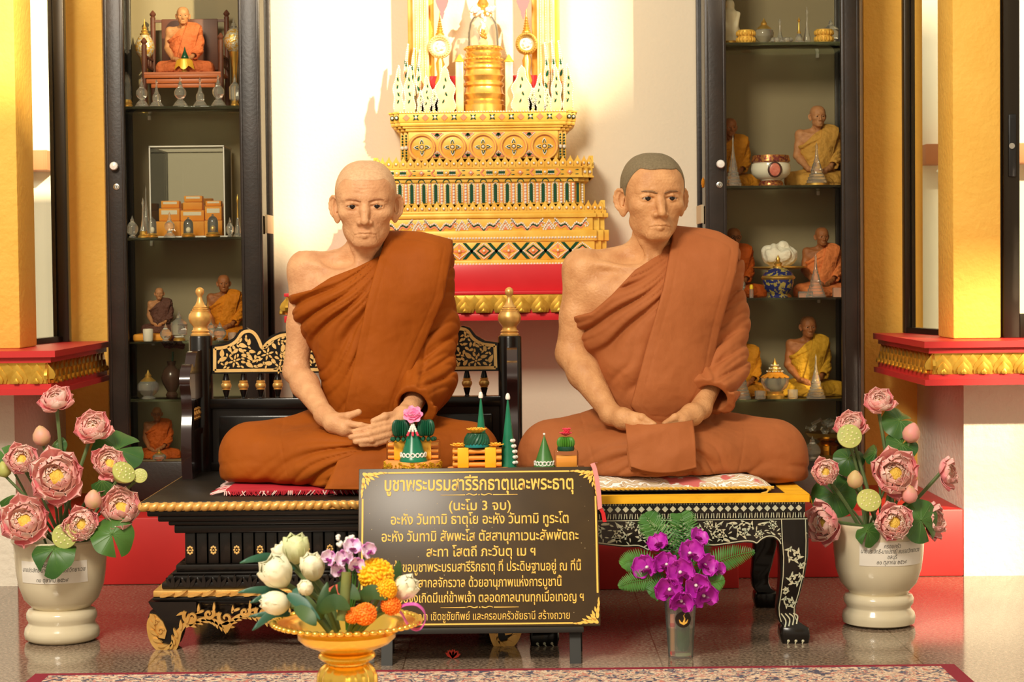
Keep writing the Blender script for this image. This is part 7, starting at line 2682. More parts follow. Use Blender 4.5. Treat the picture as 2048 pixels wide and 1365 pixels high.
# ---------------------------------------------------------------- the black and gold chant board on its easel
M_board = mat('dark_granite_board', srgb(60, 44, 22), 0.35, col2=srgb(70, 52, 26), nscale=10)
M_text = mat('gold_lettering', srgb(250, 196, 84), 0.45)
def text_mb(body, size, extrude=0.0008, align='CENTER', width=None, bold=0.0, shear=0.0):
 cu = bpy.data.curves.new('lettering', 'FONT')
 cu.body = body
 cu.size = size
 cu.align_x = align
 cu.align_y = 'CENTER'
 cu.extrude = extrude
 cu.offset = bold
 cu.shear = shear
 cu.resolution_u = 4
 ob = bpy.data.objects.new('lettering', cu)
 COL.objects.link(ob)
 dg = bpy.context.evaluated_depsgraph_get()
 dg.update()
 me = bpy.data.meshes.new_from_object(ob.evaluated_get(dg))
 mb = MB()
 vs = [v.co.copy() for v in me.vertices]
 if width:
  xs = [v.x for v in vs]
  s = width / (max(xs) - min(xs))
  cx = (max(xs) + min(xs)) / 2
  vs = [Vector(((v.x - cx) * s, v.y, v.z)) for v in vs]
 # text lies in x,y: stand it up in x,z facing -y
 mb.add([(v.x, -v.z, v.y) for v in vs], [tuple(p.vertices) for p in me.polygons])
 bpy.data.objects.remove(ob)
 bpy.data.curves.remove(cu)
 bpy.data.meshes.remove(me)
 return mb
BT = math.radians(17.0)
b0, b1 = at(717, 1256, 4.525), at(1203, 1253, 4.525)
t0, t1 = at(715, 938, 4.64), at(1192, 934, 4.64)
bw = ((b1.x - b0.x) + (t1.x - t0.x)) / 2
bcx_ = (b0.x + b1.x + t0.x + t1.x) / 4
zb_ = (b0.z + b1.z) / 2
zt_ = (t0.z + t1.z) / 2
bh = math.hypot(zt_ - zb_, 0.115)
sign = thing('chant_board', 'dark brown chant board with gold Thai lettering on a black easel', 'sign', (bcx_, 4.525, 0))
TM = Matrix.Translation((0, 0, zb_)) @ Matrix.Rotation(-math.atan2(0.115, zt_ - zb_), 4, 'X')
def spart(name, mb, m_, root=sign, angle=38):
 q = MB().merge(mb, TM)
 return part(name, q, m_, root, angle=angle)
bd = spart('board', MB().bx(-bw / 2, bw / 2, 0.0, 0.012, 0, bh, bev=0.0015), M_board)
S_X = bw / 478.0     # metres per photo pixel across the board
S_Z = bh / 317.0
def sx(px):
 return (px - 955.0) * S_X
def sz_(py):
 return (1254.0 - py) * S_Z
# border lines
m = MB()
yy = -0.0008
def bar(x0, x1, z0, z1):
 m.bx(x0, x1, yy, 0.0005, z0, z1)
lw = 0.0036
bar(sx(775), sx(1138), sz_(947.5), sz_(944.5))
bar(sx(776), sx(1140), sz_(1250), sz_(1247))
bar(sx(722.5), sx(726), sz_(1180), sz_(998))
bar(sx(1188), sx(1191.5), sz_(1190), sz_(997))
spart('border', m, M_text)
# corner ornaments: clusters of flame leaves along a curved diagonal
def corner(px, py, ux, uz, name='corner_ornament'):
 m = MB()
 x0, z0 = sx(px), sz_(py)
 s = 0.055
 rows = [((0, 0), 0.5, 0.030, 0.0075), ((0.20, 0.03), 0.1, 0.030, 0.006), ((0.42, 0.02), 0.0, 0.026, 0.005), ((0.66, 0.0), -0.1, 0.024, 0.0042), ((0.86, -0.01), -0.05, 0.020, 0.0028),
   ((0.03, 0.20), 1.45, 0.030, 0.006), ((0.02, 0.42), 1.57, 0.026, 0.005), ((0.0, 0.66), 1.65, 0.024, 0.0042), ((-0.01, 0.86), 1.6, 0.020, 0.0028), ((0.10, 0.10), 0.78, 0.028, 0.0065), ((0.28, 0.16), 0.45, 0.022, 0.0045), ((0.16, 0.28), 1.1, 0.022, 0.0045), ((0.48, 0.10), 0.3, 0.018, 0.0035), ((0.10, 0.48), 1.3, 0.018, 0.0035)]
 for (c, a, L_, w) in rows:
  for q, col in ((1.0, 0),):
   pl = leaf_poly((c[0] * s, c[1] * s), L_ * q * 0.72, w * q, a, 0.12)
   m.prism([(x0 + ux * x, z0 - uz * z) for x, z in pl], yy, 0.0005)
 spart(name, m, M_text)
corner(724, 946, 1, 1)
corner(1190, 946, -1, 1)
corner(724, 1249, 1, -1)
corner(1190, 1249, -1, -1)
# ornament lines under the title and above the donors
for py in (992, 1216):
 m = MB()
 for s in (-1, 1):
  m.prism([(s * S_X * 28, sz_(py) - 0.0011), (s * S_X * 28, sz_(py) + 0.0011), (s * S_X * 77, sz_(py) + 0.0004), (s * S_X * 77, sz_(py) - 0.0004)], yy, 0.0005)
  pts = [(v.x, v.z) for v in smooth_path([(s * S_X * 26, 0, sz_(py)), (s * S_X * 19, 0, sz_(py) + 0.0022), (s * S_X * 11, 0, sz_(py) - 0.0008), (s * S_X * 4, 0, sz_(py) + 0.0014)], 5)]
  ribbon(m, pts, taper(len(pts), 0.0012, 0.0028), yy + 0.0005, 0.0008)
 m.ell((0, yy, sz_(py)), (0.0018, 0.0008, 0.0018), 8, 4)
 q = MB().merge(m, Matrix.Translation((sx(957), 0, 0)))
 spart('divider_ornament', q, M_text)
LINES = [
 ('บูชาพระบรมสารีริกธาตุและพระธาตุ', 768, 1146, 970, 30, 0.0007),
 ('(นะโม 3 จบ)', 897, 1020, 1014, 21, 0.0003),
 ('อะหัง วันทามิ ธาตุโย อะหัง วันทามิ ทูระโต', 781, 1135, 1041, 22, 0.0003),
 ('อะหัง วันทามิ สัพพะโส ตัสสานุภาเวนะสัพพัตถะ', 763, 1154, 1075, 22, 0.0003),
 ('สะทา โสตถี ภะวันตุ เม ฯ', 852, 1068, 1106, 21, 0.0003),
 ('ข้าพเจ้าขอบูชาพระบรมสารีริกธาตุ ที่ ประดิษฐานอยู่ ณ ที่นี้', 752, 1158, 1136, 21, 0.0002),
 ('และในสากลจักรวาล ด้วยอานุภาพแห่งการบูชานี้', 795, 1119, 1167, 20, 0.0002),
 ('ขอจงเกิดมีแก่ข้าพเจ้า ตลอดกาลนานทุกเมื่อเทอญ ฯ', 797, 1162, 1197, 20, 0.0002),
 ('ณา เชิดชูชัยทิพย์ และครอบครัวชัยธานี สร้างถวาย', 836, 1134, 1233, 17, 0.0),
]
for body, x0, x1, py, sz, bold in LINES:
 q = text_mb(body, sz * S_Z * 1.28, 0.0006, width=(x1 - x0) * S_X, bold=bold)
 q = MB().merge(q, Matrix.Translation((sx((x0 + x1) / 2), -0.0004, sz_(py) - 0.001)))
 spart('lettering', q, M_text, angle=None)
# pale flecks in the stone are dust marks: tiny flat specks
m = MB()
R5 = random.Random(12)
for i in range(70):
 x, z = R5.uniform(-bw / 2 + 0.01, bw / 2 - 0.01), R5.uniform(0.01, bh - 0.01)
 r = R5.uniform(0.0004, 0.0011)
 m.lathe([(r, 0), (0, 0.0003)], 6, M=Matrix.Translation((x, -0.0001, z)) @ Matrix.Rotation(PI / 2, 4, 'X'))
spart('dust_speck', m, mat('dust', srgb(190, 170, 130), 0.8))
# easel: two black legs in front, cross bar, two struts behind
M_easel = mat('black_easel_paint', (0.022, 0.022, 0.020), 0.45)
def leg(x, y_top, z_top, y_bot, w=0.026, nm='easel_leg'):
 m = MB()
 d = 0.018
 vs = []
 for (y, z, ww) in ((y_bot, 0.0, w), (y_top, z_top, w)):
  vs += [(x - ww / 2, y, z), (x + ww / 2, y, z), (x + ww / 2, y + d, z), (x - ww / 2, y + d, z)]
 m.add(vs, [(3, 2, 1, 0), (4, 5, 6, 7), (0, 1, 5, 4), (1, 2, 6, 5), (2, 3, 7, 6), (3, 0, 4, 7)])
 part(nm, m, M_easel, sign)
lx0, lx1 = at(773, 1300, 4.51).x - bcx_, at(1151, 1300, 4.51).x - bcx_
for x in (lx0, lx1):
 leg(x, 0.016 + 0.0795, zb_ + 0.245, -0.014)
part('easel_rail', MB().bx(lx0, lx1, 0.070, 0.082, zb_ + 0.12, zb_ + 0.15, bev=0.002), M_easel, sign)
part('easel_ledge', MB().bx(lx0 - 0.02, lx1 + 0.02, -0.012, 0.022, zb_ - 0.014, zb_ - 0.001, bev=0.002), M_easel, sign)
# pink and red ribbons hanging at the board's right top corner
M_pinkr = mat('pink_ribbon', srgb(244, 152, 150), 0.35)
c = at(1192, 932, 4.632)
P_ = []
for i, (px, py) in enumerate(((1184, 929), (1188, 938), (1193, 960), (1197, 990), (1199, 1020))):
 q = at(px, py, 4.628 - 0.030 * (py - 930) / 90)
 P_.append([q + Vector((-0.004, -0.002, 0)) - c, q + Vector((0.006, 0.004, 0.003)) - c])
P_ = [[Vector((0.002 - 0.008, 0.010, 0.004)), Vector((0.012 - 0.008, 0.014, 0.006))]] + P_
rb = solo('ribbon', MB().sheet(P_, 0.0012), M_pinkr, 'pale pink ribbon hanging over the right top corner of the chant board', 'ribbon', tuple(c))
c = at(1203, 1032, 4.60)
P_ = []
for (px, py) in ((1197, 1010), (1201, 1018), (1206, 1028), (1209, 1045)):
 q = at(px, py, 4.60 + 0.0005 * (py - 1010) * 0)
 P_.append([q + Vector((-0.004, 0, 0)) - c, q + Vector((0.005, 0.004, 0)) - c])
solo('ribbon', MB().sheet(P_, 0.0012), mat('red_ribbon', srgb(214, 36, 42), 0.4), 'short red ribbon end behind the right edge of the chant board', 'ribbon', tuple(c))

# ---------------------------------------------------------------- offerings behind the board, on a narrow black stand
OZ = at(950, 938, 4.70).z
sx0, sx1 = at(762, 940, 4.7).x, at(1170, 940, 4.7).x
st = thing('offering_shelf', 'narrow black offering stand hidden behind the chant board', 'stand', ((sx0 + sx1) / 2, 4.70, 0))
part('top', MB().bx(sx0, sx1, 4.652, 4.752, OZ - 0.012, OZ, bev=0.002), M_lacq, st, True)
for x in (sx0 + 0.02, sx1 - 0.02):
 for y in (4.662, 4.690):
  part('leg', MB().bx(x - 0.008, x + 0.008, y - 0.008, y + 0.008, 0, OZ - 0.012), M_lacq, st, True)
OY = 4.70
ok = OY / F_PX
M_ogr = mat('dark_green_folded_leaf', srgb(12, 70, 48), 0.4, col2=srgb(18, 88, 60), nscale=30)
M_satin = mat('green_satin_ribbon', srgb(16, 106, 76), 0.28, col2=srgb(22, 122, 88), nscale=20)
M_candle = mat('orange_candle_wax', srgb(244, 160, 62), 0.4)
M_yrib = mat('yellow_satin_ribbon', srgb(252, 190, 40), 0.3)
M_tray = mat('orange_foam', srgb(244, 168, 88), 0.8)
M_sequin = mat('gold_sequin', srgb(248, 196, 50), 0.18, metal=0.7, bump=1.0, bscale=300)
M_wbead = mat('white_bead', srgb(240, 236, 228), 0.2)
M_flpink = mat('pink_silk_petal', srgb(246, 120, 180), 0.6, col2=srgb(250, 176, 210), nscale=60)
M_flyel = mat('yellow_silk_petal', srgb(252, 188, 60), 0.6)
M_flred = mat('rose_red_silk_petal', srgb(238, 70, 96), 0.6)
def oloc(px, y=OY, z=OZ):
 return (at(px, 930, y).x, y, z + 0.0003)
def cone_off(label, px, rpx, hpx, y, z, m_cone, rings=True, tip=None, pearls=0):
 t = thing('leaf_cone', label, 'cone offering', oloc(px, y, z))
 r, h = rpx * ok, hpx * ok
 mb = MB().lathe([(r, 0), (r, 0.004), (r * 0.94, 0.008), (r * 0.03, h), (0, h)], 28)
 part('cone', mb, m_cone, t, angle=50)
 if rings:
  g = MB()
  zz = h * 0.16
  rr = r * 0.90
  n = 16
  for i in range(n):
   a = 2 * PI * i / n
   M = Matrix.Translation((rr * math.cos(a), rr * math.sin(a), zz)) @ Matrix.Rotation(a, 4, 'Z') @ Matrix.Rotation(PI / 2, 4, 'Y')
   g.tube([(0.0046 * math.cos(b), 0.0046 * math.sin(b), 0) for b in [2 * PI * k / 12 for k in range(12)]], 0.0017, 5, M=M, closed=True)
  part('ring_garland', g, M_wbead, t)
 if tip:
  g = MB()
  if tip == 'pearl':
   g.ell((0, 0, h + 0.003), 0.0032, 8, 6)
  else:
   g.lathe([(0.0050, h - 0.010), (0.0060, h - 0.007), (0.0056, h - 0.002), (0.0035, h + 0.004), (0, h + 0.006)], 12)
  part('tip', g, M_wbead, t)
 if pearls:
  g = MB()
  for i in range(pearls):
   q = i / (pearls - 1)
   a = -0.75 + 0.12 * math.sin(i)
   zz = h * (0.08 + 0.30 * q)
   rr = r * (1 - zz / h) + 0.003
   for da in (-0.16, 0.16):
    g.ell((rr * math.cos(a + da), rr * math.sin(a + da), zz), (0.0050, 0.0050, 0.0045), 8, 6)
  part('bead_garland', g, M_wbead, t)
 return t
def ruffle(mb, c, r, n=18, mi=0, squash=1.0):
 for i in range(n):
  a = 2 * PI * i / n
  M = Matrix.Translation(c) @ Matrix.Rotation(a, 4, 'Z')
  mb.ell((r * 0.55, 0, 0), (r * 0.5, r * 0.16, r * 0.8 * squash), 8, 7, mi, M)
 mb.ell(c, (r * 0.8, r * 0.8, r * 0.75 * squash), 14, 8, mi)
def silk(mb, c, r, n, layers, mi=0, up=0.5, M0=None):
 for L_ in range(layers):
  rr = r * (1 - 0.24 * L_)
  for i in range(n):
   a = 2 * PI * (i + 0.5 * L_) / n
   M = (M0 or Matrix()) @ Matrix.Translation(c) @ Matrix.Rotation(a, 4, 'Z') @ Matrix.Rotation(-(up + 0.3 * L_), 4, 'Y')
   P = []
   for u in range(5):
    row = []
    for v in range(4):
     uu = u / 4
     vv = (v / 3 - 0.5)
     w = rr * 0.62 * math.sin(PI * (0.18 + 0.72 * uu)) 
     row.append((rr * uu, w * vv * 1.4, rr * (0.10 * uu * uu + 0.30 * vv * vv)))
    P.append(row)
   mb.sheet(P, 0.0012, mi, M)
def candle_pack(label, px0, px1, y0, y1, y, z, dep=0.045, rows=3, cols=5, wrap=True, bands=((0.12, 0.34), (0.62, 0.86))):
 p0, p1 = at(px0, y1, y), at(px1, y0, y)
 w, h = p1.x - p0.x, p1.z - p0.z
 t = thing('candle_bundle', label, 'candle bundle', ((p0.x + p1.x) / 2, y, z + 0.0003))
 m = MB()
 r = h / rows / 2
 for i in range(rows):
  for j in range(cols):
   yy_ = (j + 0.5) / cols * dep - dep / 2
   m.tube([(-w / 2, yy_, r + 2 * r * i), (w / 2, yy_, r + 2 * r * i)], min(r * 0.98, dep / cols / 2 * 1.05), 10)
 part('candles', m, M_candle, t, angle=60)
 for (a, b) in bands:
  part('ribbon_band', MB().bx(-w / 2 + w * a, -w / 2 + w * b, -dep / 2 - 0.002, dep / 2 + 0.002, -0.0 + 0.0004, h + 0.0015, bev=0.002), M_yrib, t)
 if wrap:
  part('clear_wrap', MB().bx(-w / 2 - 0.004, w / 2 + 0.004, -dep / 2 - 0.004, dep / 2 + 0.004, 0.0003, h + 0.004, bev=0.006), M_acr, t)
 return t, h
# 1: round tray with sequins, candles in a clear box, cone with green ruffs and a pink flower
trz = (938 - 920) * ok
t = thing('round_tray', 'round orange tray with gold sequin rim under the leftmost green cone', 'tray', oloc(826, 4.702))
part('tray', MB().lathe([(56 * ok, 0), (56 * ok, trz), (0, trz)], 36, sy=0.86), M_tray, t)
m = MB()
R6 = random.Random(2)
for i in range(170):
 a = R6.uniform(PI, 2 * PI)
 m.ell((57 * ok * math.cos(a), 57 * ok * math.sin(a) * 0.86, R6.uniform(0.002, trz - 0.003)), (0.003, 0.003, 0.003), 5, 4)
part('sequin_rim', m, M_sequin, t)
candle_pack('candle bundle in a clear box on the sequined orange tray', 777, 877, 882, 919, 4.722, OZ + trz, 0.040)
c1 = cone_off('green satin cone with white rings between two dark green ruffs, left of the offerings', 827, 28, 84, 4.675, OZ + trz, M_satin)
m = MB()
ruffle(m, (-0.030, 0.010, 66 * ok), 0.021, 20, squash=1.2)
ruffle(m, (0.030, 0.010, 66 * ok), 0.021, 20, squash=1.2)
for s in (-1, 1):
 for i in range(10):
  a = 2 * PI * i / 10
  m.ell((s * 0.030 + 0.021 * math.cos(a), 0.010 + 0.015 * math.sin(a), 44 * ok), 0.0055, 7, 5)
part('leaf_ruff', m, M_ogr, c1)
m = MB()
silk(m, (0, 0.006, 84 * ok), 0.027, 7, 3, M0=Matrix.Translation((0, 0, 0)) , up=0.35)
M0 = Matrix.Translation((0, 0.004, 90 * ok)) @ Matrix.Rotation(1.0, 4, 'X')
silk(m, (0, 0, 0), 0.026, 7, 3, M0=M0, up=0.25)
part('silk_flower', m, M_flpink, c1)
m = MB()
for s in (-1, 0, 1):
 for i in range(7):
  q = i / 6
  m.ell((s * 0.012 * q, -0.030 * (1 - 64 * ok / 0.1 + q * 0.25) * 0 - 0.010 - 0.010 * q, (76 - 22 * q) * ok), 0.0034, 7, 5, 0 if i < 5 else 1)
part('bead_tassel', m, [M_wbead, M_flred], c1)
# 2: candle bundle with a green bun and yellow flower
t = thing('oval_tray', 'flat orange oval tray under the candle bundle with two yellow bands', 'tray', oloc(957, 4.70))
part('plate', MB().lathe([(62 * ok, 0), (62 * ok, 0.004), (0, 0.004)], 32, sy=0.55), M_tray, t)
cp, h = candle_pack('open orange candle bundle with two yellow ribbon bands in the middle of the offerings', 906, 1003, 893, 933, 4.70, OZ + 0.004, 0.050, 3, 5, False, ((0.10, 0.33), (0.66, 0.89)))
bun = thing('leaf_bun', 'dark green pleated bun with a yellow silk flower on the middle candle bundle', 'leaf offering', (oloc(954)[0], 4.695, OZ + 0.004 + h + 0.0022))
part('teal_band', MB().lathe([(24 * ok, 0), (25 * ok, 3 * ok), (24 * ok, 7 * ok), (0, 7 * ok)], 28, lobes=24, lobe=0.03), mat('teal_braid', srgb(10, 130, 130), 0.5), bun)
m = MB()
for i in range(22):
 a = 2 * PI * i / 22
 pts = [(23 * ok * math.cos(a + 0.5 * q) * (1 - 0.25 * q * q), 23 * ok * math.sin(a + 0.5 * q) * (1 - 0.25 * q * q), (6 + 20 * q) * ok) for q in (0, 0.33, 0.66, 1)]
 m.tube(pts, [0.0040, 0.0046, 0.0042, 0.003], 7)
m.lathe([(20 * ok, 5 * ok), (21 * ok, 14 * ok), (15 * ok, 27 * ok), (0, 28 * ok)], 22)
part('pleats', m, M_ogr, bun)
m = MB()
silk(m, (0, 0, 26 * ok), 0.027, 8, 3, up=0.35)
part('silk_flower', m, M_flyel, bun)
for (px, lab) in ((917, 'flat yellow silk flower lying at the left end of the middle candle bundle'), (992, 'flat yellow silk flower lying at the right end of the middle candle bundle')):
 m = MB()
 silk(m, (0, 0, 0.002), 0.020, 6, 2, up=0.10)
 solo('silk_flower', m, M_flyel, lab, 'flower', (oloc(px)[0], 4.690, OZ + 0.004 + h + 0.0018), group='yellow silk flowers')
# 3, 4, 5: cones and the small carnation bundle
cone_off('tall slim green cone with white tip, behind the yellow flower', 963, 17, 148, 4.735, OZ, M_satin, False, 'cap')
cone_off('tall slim green cone with white tip and bead garland, right of the candle bundle', 1017, 18, 146, 4.71, OZ, M_satin, False, 'cap', 5)
cone_off('short green cone with white rings and a pearl tip, right of the offerings', 1089, 22, 66, 4.69, OZ, mat('olive_green_leaf', srgb(58, 110, 50), 0.35, col2=srgb(74, 126, 60), nscale=14), True, 'pearl')
c = oloc(1132, 4.70)
t = thing('carnation_bundle', 'clear wrapped orange bundle topped with a green bun and rose red carnation', 'candle bundle', c)
part('box', MB().bx(-0.024, 0.026, -0.02, 0.02, 0, 24 * ok, bev=0.002), M_candle, t)
part('clear_wrap', MB().bx(-0.029, 0.030, -0.024, 0.024, 0.0002, 36 * ok, bev=0.006), M_acr, t)
m = MB()
ruffle(m, (0, 0, 50 * ok), 0.021, 20, squash=0.85)
part('leaf_bun', m, mat('fresh_green_leaf', srgb(74, 134, 40), 0.45), t)
part('green_band', MB().lathe([(0.0195, 34 * ok), (0.021, 38 * ok), (0.020, 43 * ok), (0, 44 * ok)], 22), M_ogr, t)
m = MB()
silk(m, (0, 0, 64 * ok), 0.017, 8, 4, up=0.35)
silk(m, (0.002, -0.003, 70 * ok), 0.015, 7, 4, up=0.7)
part('carnation', m, M_flred, t)
# ---------------------------------------------------------------- rug
def rug_mat():
 m = mat('woven_rug', srgb(222, 196, 170), 0.9, bump=0.25, bscale=300)
 n, l = m.node_tree.nodes, m.node_tree.links
 b = n['Principled BSDF']
 tc = n.new('ShaderNodeTexCoord')
 cols = []
 prev = None
 for (sc_, lo_, hi_, c_) in ((70, 0.50, 0.55, srgb(186, 156, 132)), (46, 0.55, 0.58, srgb(92, 92, 108)), (60, 0.57, 0.60, srgb(200, 124, 108)), (34, 0.58, 0.61, srgb(78, 74, 92))):
  t = n.new('ShaderNodeTexNoise')
  t.inputs['Scale'].default_value = sc_
  t.inputs['Detail'].default_value = 2.0
  t.inputs['Distortion'].default_value = 1.6
  r = n.new('ShaderNodeValToRGB')
  r.color_ramp.elements[0].position, r.color_ramp.elements[1].position = lo_, hi_
  mx = n.new('ShaderNodeMix')
  mx.data_type = 'RGBA'
  mp = n.new('ShaderNodeMapping')
  mp.inputs['Location'].default_value = (sc_ * 0.37, sc_ * 0.11, 0)
  l.new(tc.outputs['Object'], mp.inputs[0])
  l.new(mp.outputs[0], t.inputs[0])
  l.new(t.outputs['Fac'], r.inputs[0])
  l.new(r.outputs[0], mx.inputs[0])
  if prev is None:
   mx.inputs[6].default_value = (*srgb(226, 202, 176), 1)
  else:
   l.new(prev, mx.inputs[6])
  mx.inputs[7].default_value = (*c_, 1)
  prev = mx.outputs[2]
 l.new(prev, b.inputs['Base Color'])
 return m
M_rug = rug_mat()
M_rugb = mat('maroon_rug_border', srgb(136, 26, 48), 0.9, bump=0.2, bscale=400)
q0, q1 = onz(74, 1345, 0.008), onz(1911, 1331, 0.008)
RY = (q0.y + q1.y) / 2
rug = thing('rug', 'patterned cream woven rug with a maroon border in front of the bench', 'rug', ((q0.x + q1.x) / 2, 3.4, 0))
part('pile', MB().bx(q0.x + 0.036, q1.x - 0.036, 2.2, RY - 0.024, 0.0008, 0.008), M_rug, rug, True)
m = MB()
m.bx(q0.x, q1.x, RY - 0.024, RY, 0.0008, 0.0075)
m.bx(q0.x, q0.x + 0.036, 2.2, RY - 0.024, 0.0008, 0.0075)
m.bx(q1.x - 0.036, q1.x, 2.2, RY - 0.024, 0.0008, 0.0075)
part('border', m, M_rugb, rug, True)

# ---------------------------------------------------------------- lotus arrangements in two cream pots
M_pot = mat('cream_glazed_pot', srgb(226, 214, 184), 0.16, coat=0.3, col2=srgb(218, 204, 172), nscale=5)
M_stick = mat('white_sticker', srgb(240, 234, 222), 0.5)
M_ink = mat('black_ink', (0.02, 0.02, 0.02), 0.6)
def petal_mat():
 m = mat('lotus_petal', srgb(250, 180, 174), 0.5, col2=srgb(253, 218, 206), nscale=30, ncon=(0.42, 0.60))
 return m
M_petal = petal_mat()
M_petal2 = mat('deep_lotus_petal', srgb(240, 142, 150), 0.5, col2=srgb(250, 192, 186), nscale=24, ncon=(0.4, 0.65))
M_inner = mat('cream_lotus_petal', srgb(253, 228, 206), 0.5, col2=srgb(250, 198, 182), nscale=50, ncon=(0.4, 0.6))
M_heart = mat('yellow_lotus_heart', srgb(244, 206, 90), 0.6, col2=srgb(230, 186, 70), nscale=90, bump=0.5, bscale=200)
M_dew = mat('clear_dew_bead', srgb(250, 240, 236), 0.08)
M_stem = mat('lotus_stem', srgb(92, 112, 66), 0.55)
M_podg = mat('lotus_pod_green', srgb(190, 190, 104), 0.5, col2=srgb(168, 176, 96), nscale=20)
M_podw = mat('pod_seed', srgb(226, 220, 160), 0.4)
def leaf_mat():
 m = mat('lotus_leaf', srgb(40, 84, 34), 0.42, col2=srgb(70, 112, 44), nscale=7)
 return m
M_leafm = leaf_mat()
M_vein = mat('pale_leaf_vein', srgb(88, 126, 60), 0.5)
def cup_petal(mb, M, L_, W, curl, mi, tip=0.10, nu=8, nv=5):
 P = []
 for i in range(nu):
  u = i / (nu - 1)
  w = W * (0.42 + 0.58 * math.sin(PI * min(1, u * 0.80))) * (1.0 if u < 0.7 else math.sqrt(max(0.012, 1 - ((u - 0.7) / 0.302) ** 2)))
  row = []
  for j in range(nv):
   v = j / (nv - 1) * 2 - 1
   a = u * curl
   x = L_ * (math.sin(a) / curl if curl else u)
   z = L_ * ((1 - math.cos(a)) / curl if curl else 0)
   row.append((x - 0.12 * L_ * v * v * u, w * v, z + 0.22 * W * v * v + (tip * L_ * (u - 0.8) * 0.8 if u > 0.8 else 0)))
  P.append(row)
 mb.sheet(P, 0.0009, mi, M)
def make_lotus(r, seed, openness=1.0):
 """an opened lotus facing +z, radius r; petals, dew beads and heart"""
 R = random.Random(seed)
 pt, dew, ht = MB(), MB(), MB()
 layers = ((8, 1.16, 1.0, 0.10, 1, 1.0), (8, 1.10, 1.0, 0.38, 0, 1.1), (9, 0.98, 1.0, 0.58, 0, 1.1), (10, 0.80, 1.0, 0.72, 2, 1.0), (11, 0.60, 1.0, 0.84, 2, 0.9), (9, 0.42, 1.0, 0.95, 2, 0.8))
 for (n, L_, cz, tilt, mi, curl) in layers:
  for i in range(n):
   a = 2 * PI * (i + R.uniform(-0.42, 0.42)) / n + L_ * 7
   tl = (tilt + R.uniform(-0.24, 0.24)) / openness ** 0.6
   M = Matrix.Rotation(a, 4, 'Z') @ Matrix.Translation((r * 0.10, 0, -r * 0.16)) @ Matrix.Rotation(-tl * 0.75, 4, 'Y')
   cup_petal(pt, M, r * L_ * R.uniform(0.80, 1.12), r * 0.40 * (0.6 + 0.4 * L_) * R.uniform(0.88, 1.15), curl, mi if R.random() < 0.85 else 0)
 ht.lathe([(r * 0.06, -r * 0.1), (r * 0.25, r * 0.20), (r * 0.27, r * 0.27), (r * 0.22, r * 0.31), (0, r * 0.32)], 18)
 for i in range(int(30)):
  a = R.uniform(0, 2 * PI)
  q = r * R.uniform(0.28, 0.42)
  dew.ell((q * math.cos(a), q * math.sin(a), r * R.uniform(0.30, 0.42)), r * 0.034, 5, 4)
 vs = pt.v
 for i in range(90):
  v = Vector(R.choice(vs))
  if v.z > r * 0.12:
   dew.ell(v + Vector((0, 0, 0.001)), r * R.uniform(0.018, 0.030), 5, 4)
 return pt, dew, ht
LOT = {}
def lotus_mesh(r, kind):
 key = (round(r, 3), kind)
 if key not in LOT:
  p_, d_, h_ = make_lotus(r, 10 + kind, 1.0 if kind < 3 else 0.62)
  LOT[key] = (make_mesh('petals', p_, [M_petal, M_petal2, M_inner], 60), make_mesh('dew_beads', d_, M_dew, None), make_mesh('heart', h_, M_heart, 50))
 return LOT[key]
CAMV = Vector((0, 0, CAM_Z))
def stem_to(t, base, tipw, r, bend=0.02, name='stem', m_=None):
 """stem in the thing's local frame from the pot's mouth to the flower"""
 b = Vector(base) - Vector(t.location)
 e = Vector(tipw) - Vector(t.location)
 mid = (b + e) / 2 + Vector((bend * 0.3, -0.004, 0.01))
 part(name, MB().tube(smooth_path([b, mid, e], 7), r, 7), m_ or M_stem, t)
def lotus(label, px, py, rpx, Y, face, kind, base, group):
 """face: (right, up) lean of the bloom away from looking straight at the viewer"""
 c = at(px, py, Y)
 r = rpx * Y / F_PX * 1.0
 n = Vector((face[0], -1.0, face[1])).normalized()
 t = thing('lotus_flower', label, 'lotus flower', base, group=group)
 q = n.to_track_quat('Z', 'Y').to_euler()
 for nm, me in zip(('petals', 'dew_beads', 'heart'), lotus_mesh(r, kind)):
  o = link(nm, me, t, c - n * r * 0.10 - Vector(base), q)
 stem_to(t, base, c - n * r * 0.25, 0.0048, 0.02 * face[0])
def bud(label, px, py, rpx, Y, base, group, lean=(0, 0), green=False):
 c = at(px, py, Y)
 r = rpx * Y / F_PX
 t = thing('lotus_bud', label, 'lotus bud', base, group=group)
 n = Vector((lean[0], -0.15, 1.0)).normalized()
 Q = Matrix.Translation(c - Vector(base)) @ n.to_track_quat('Z', 'Y').to_matrix().to_4x4()
 m = MB()
 m.lathe([(r * 0.2, -r * 1.05), (r * 0.75, -r * 0.75), (r * 0.96, -r * 0.2), (r * 0.86, r * 0.35), (r * 0.5, r * 0.85), (r * 0.15, r * 1.12), (0, r * 1.18)], 18, M=Q)
 for k in range(6):
  M = Q @ Matrix.Rotation(k * PI / 3, 4, 'Z') @ Matrix.Translation((r * 0.30, 0, -r * 1.0)) @ Matrix.Rotation(-1.12, 4, 'Y')
  cup_petal(m, M, r * 2.1, r * 0.56, 0.85, 1 if k % 3 == 2 else 0, 0.0)
 part('petals', m, [M_podg, M_podg] if green else [M_budp, M_podg], t, angle=60)
 stem_to(t, base, c - n * r * 0.95, 0.0036)
M_budp = mat('pink_bud_petal', srgb(232, 156, 150), 0.5, col2=srgb(204, 176, 120), nscale=14, ncon=(0.42, 0.62))
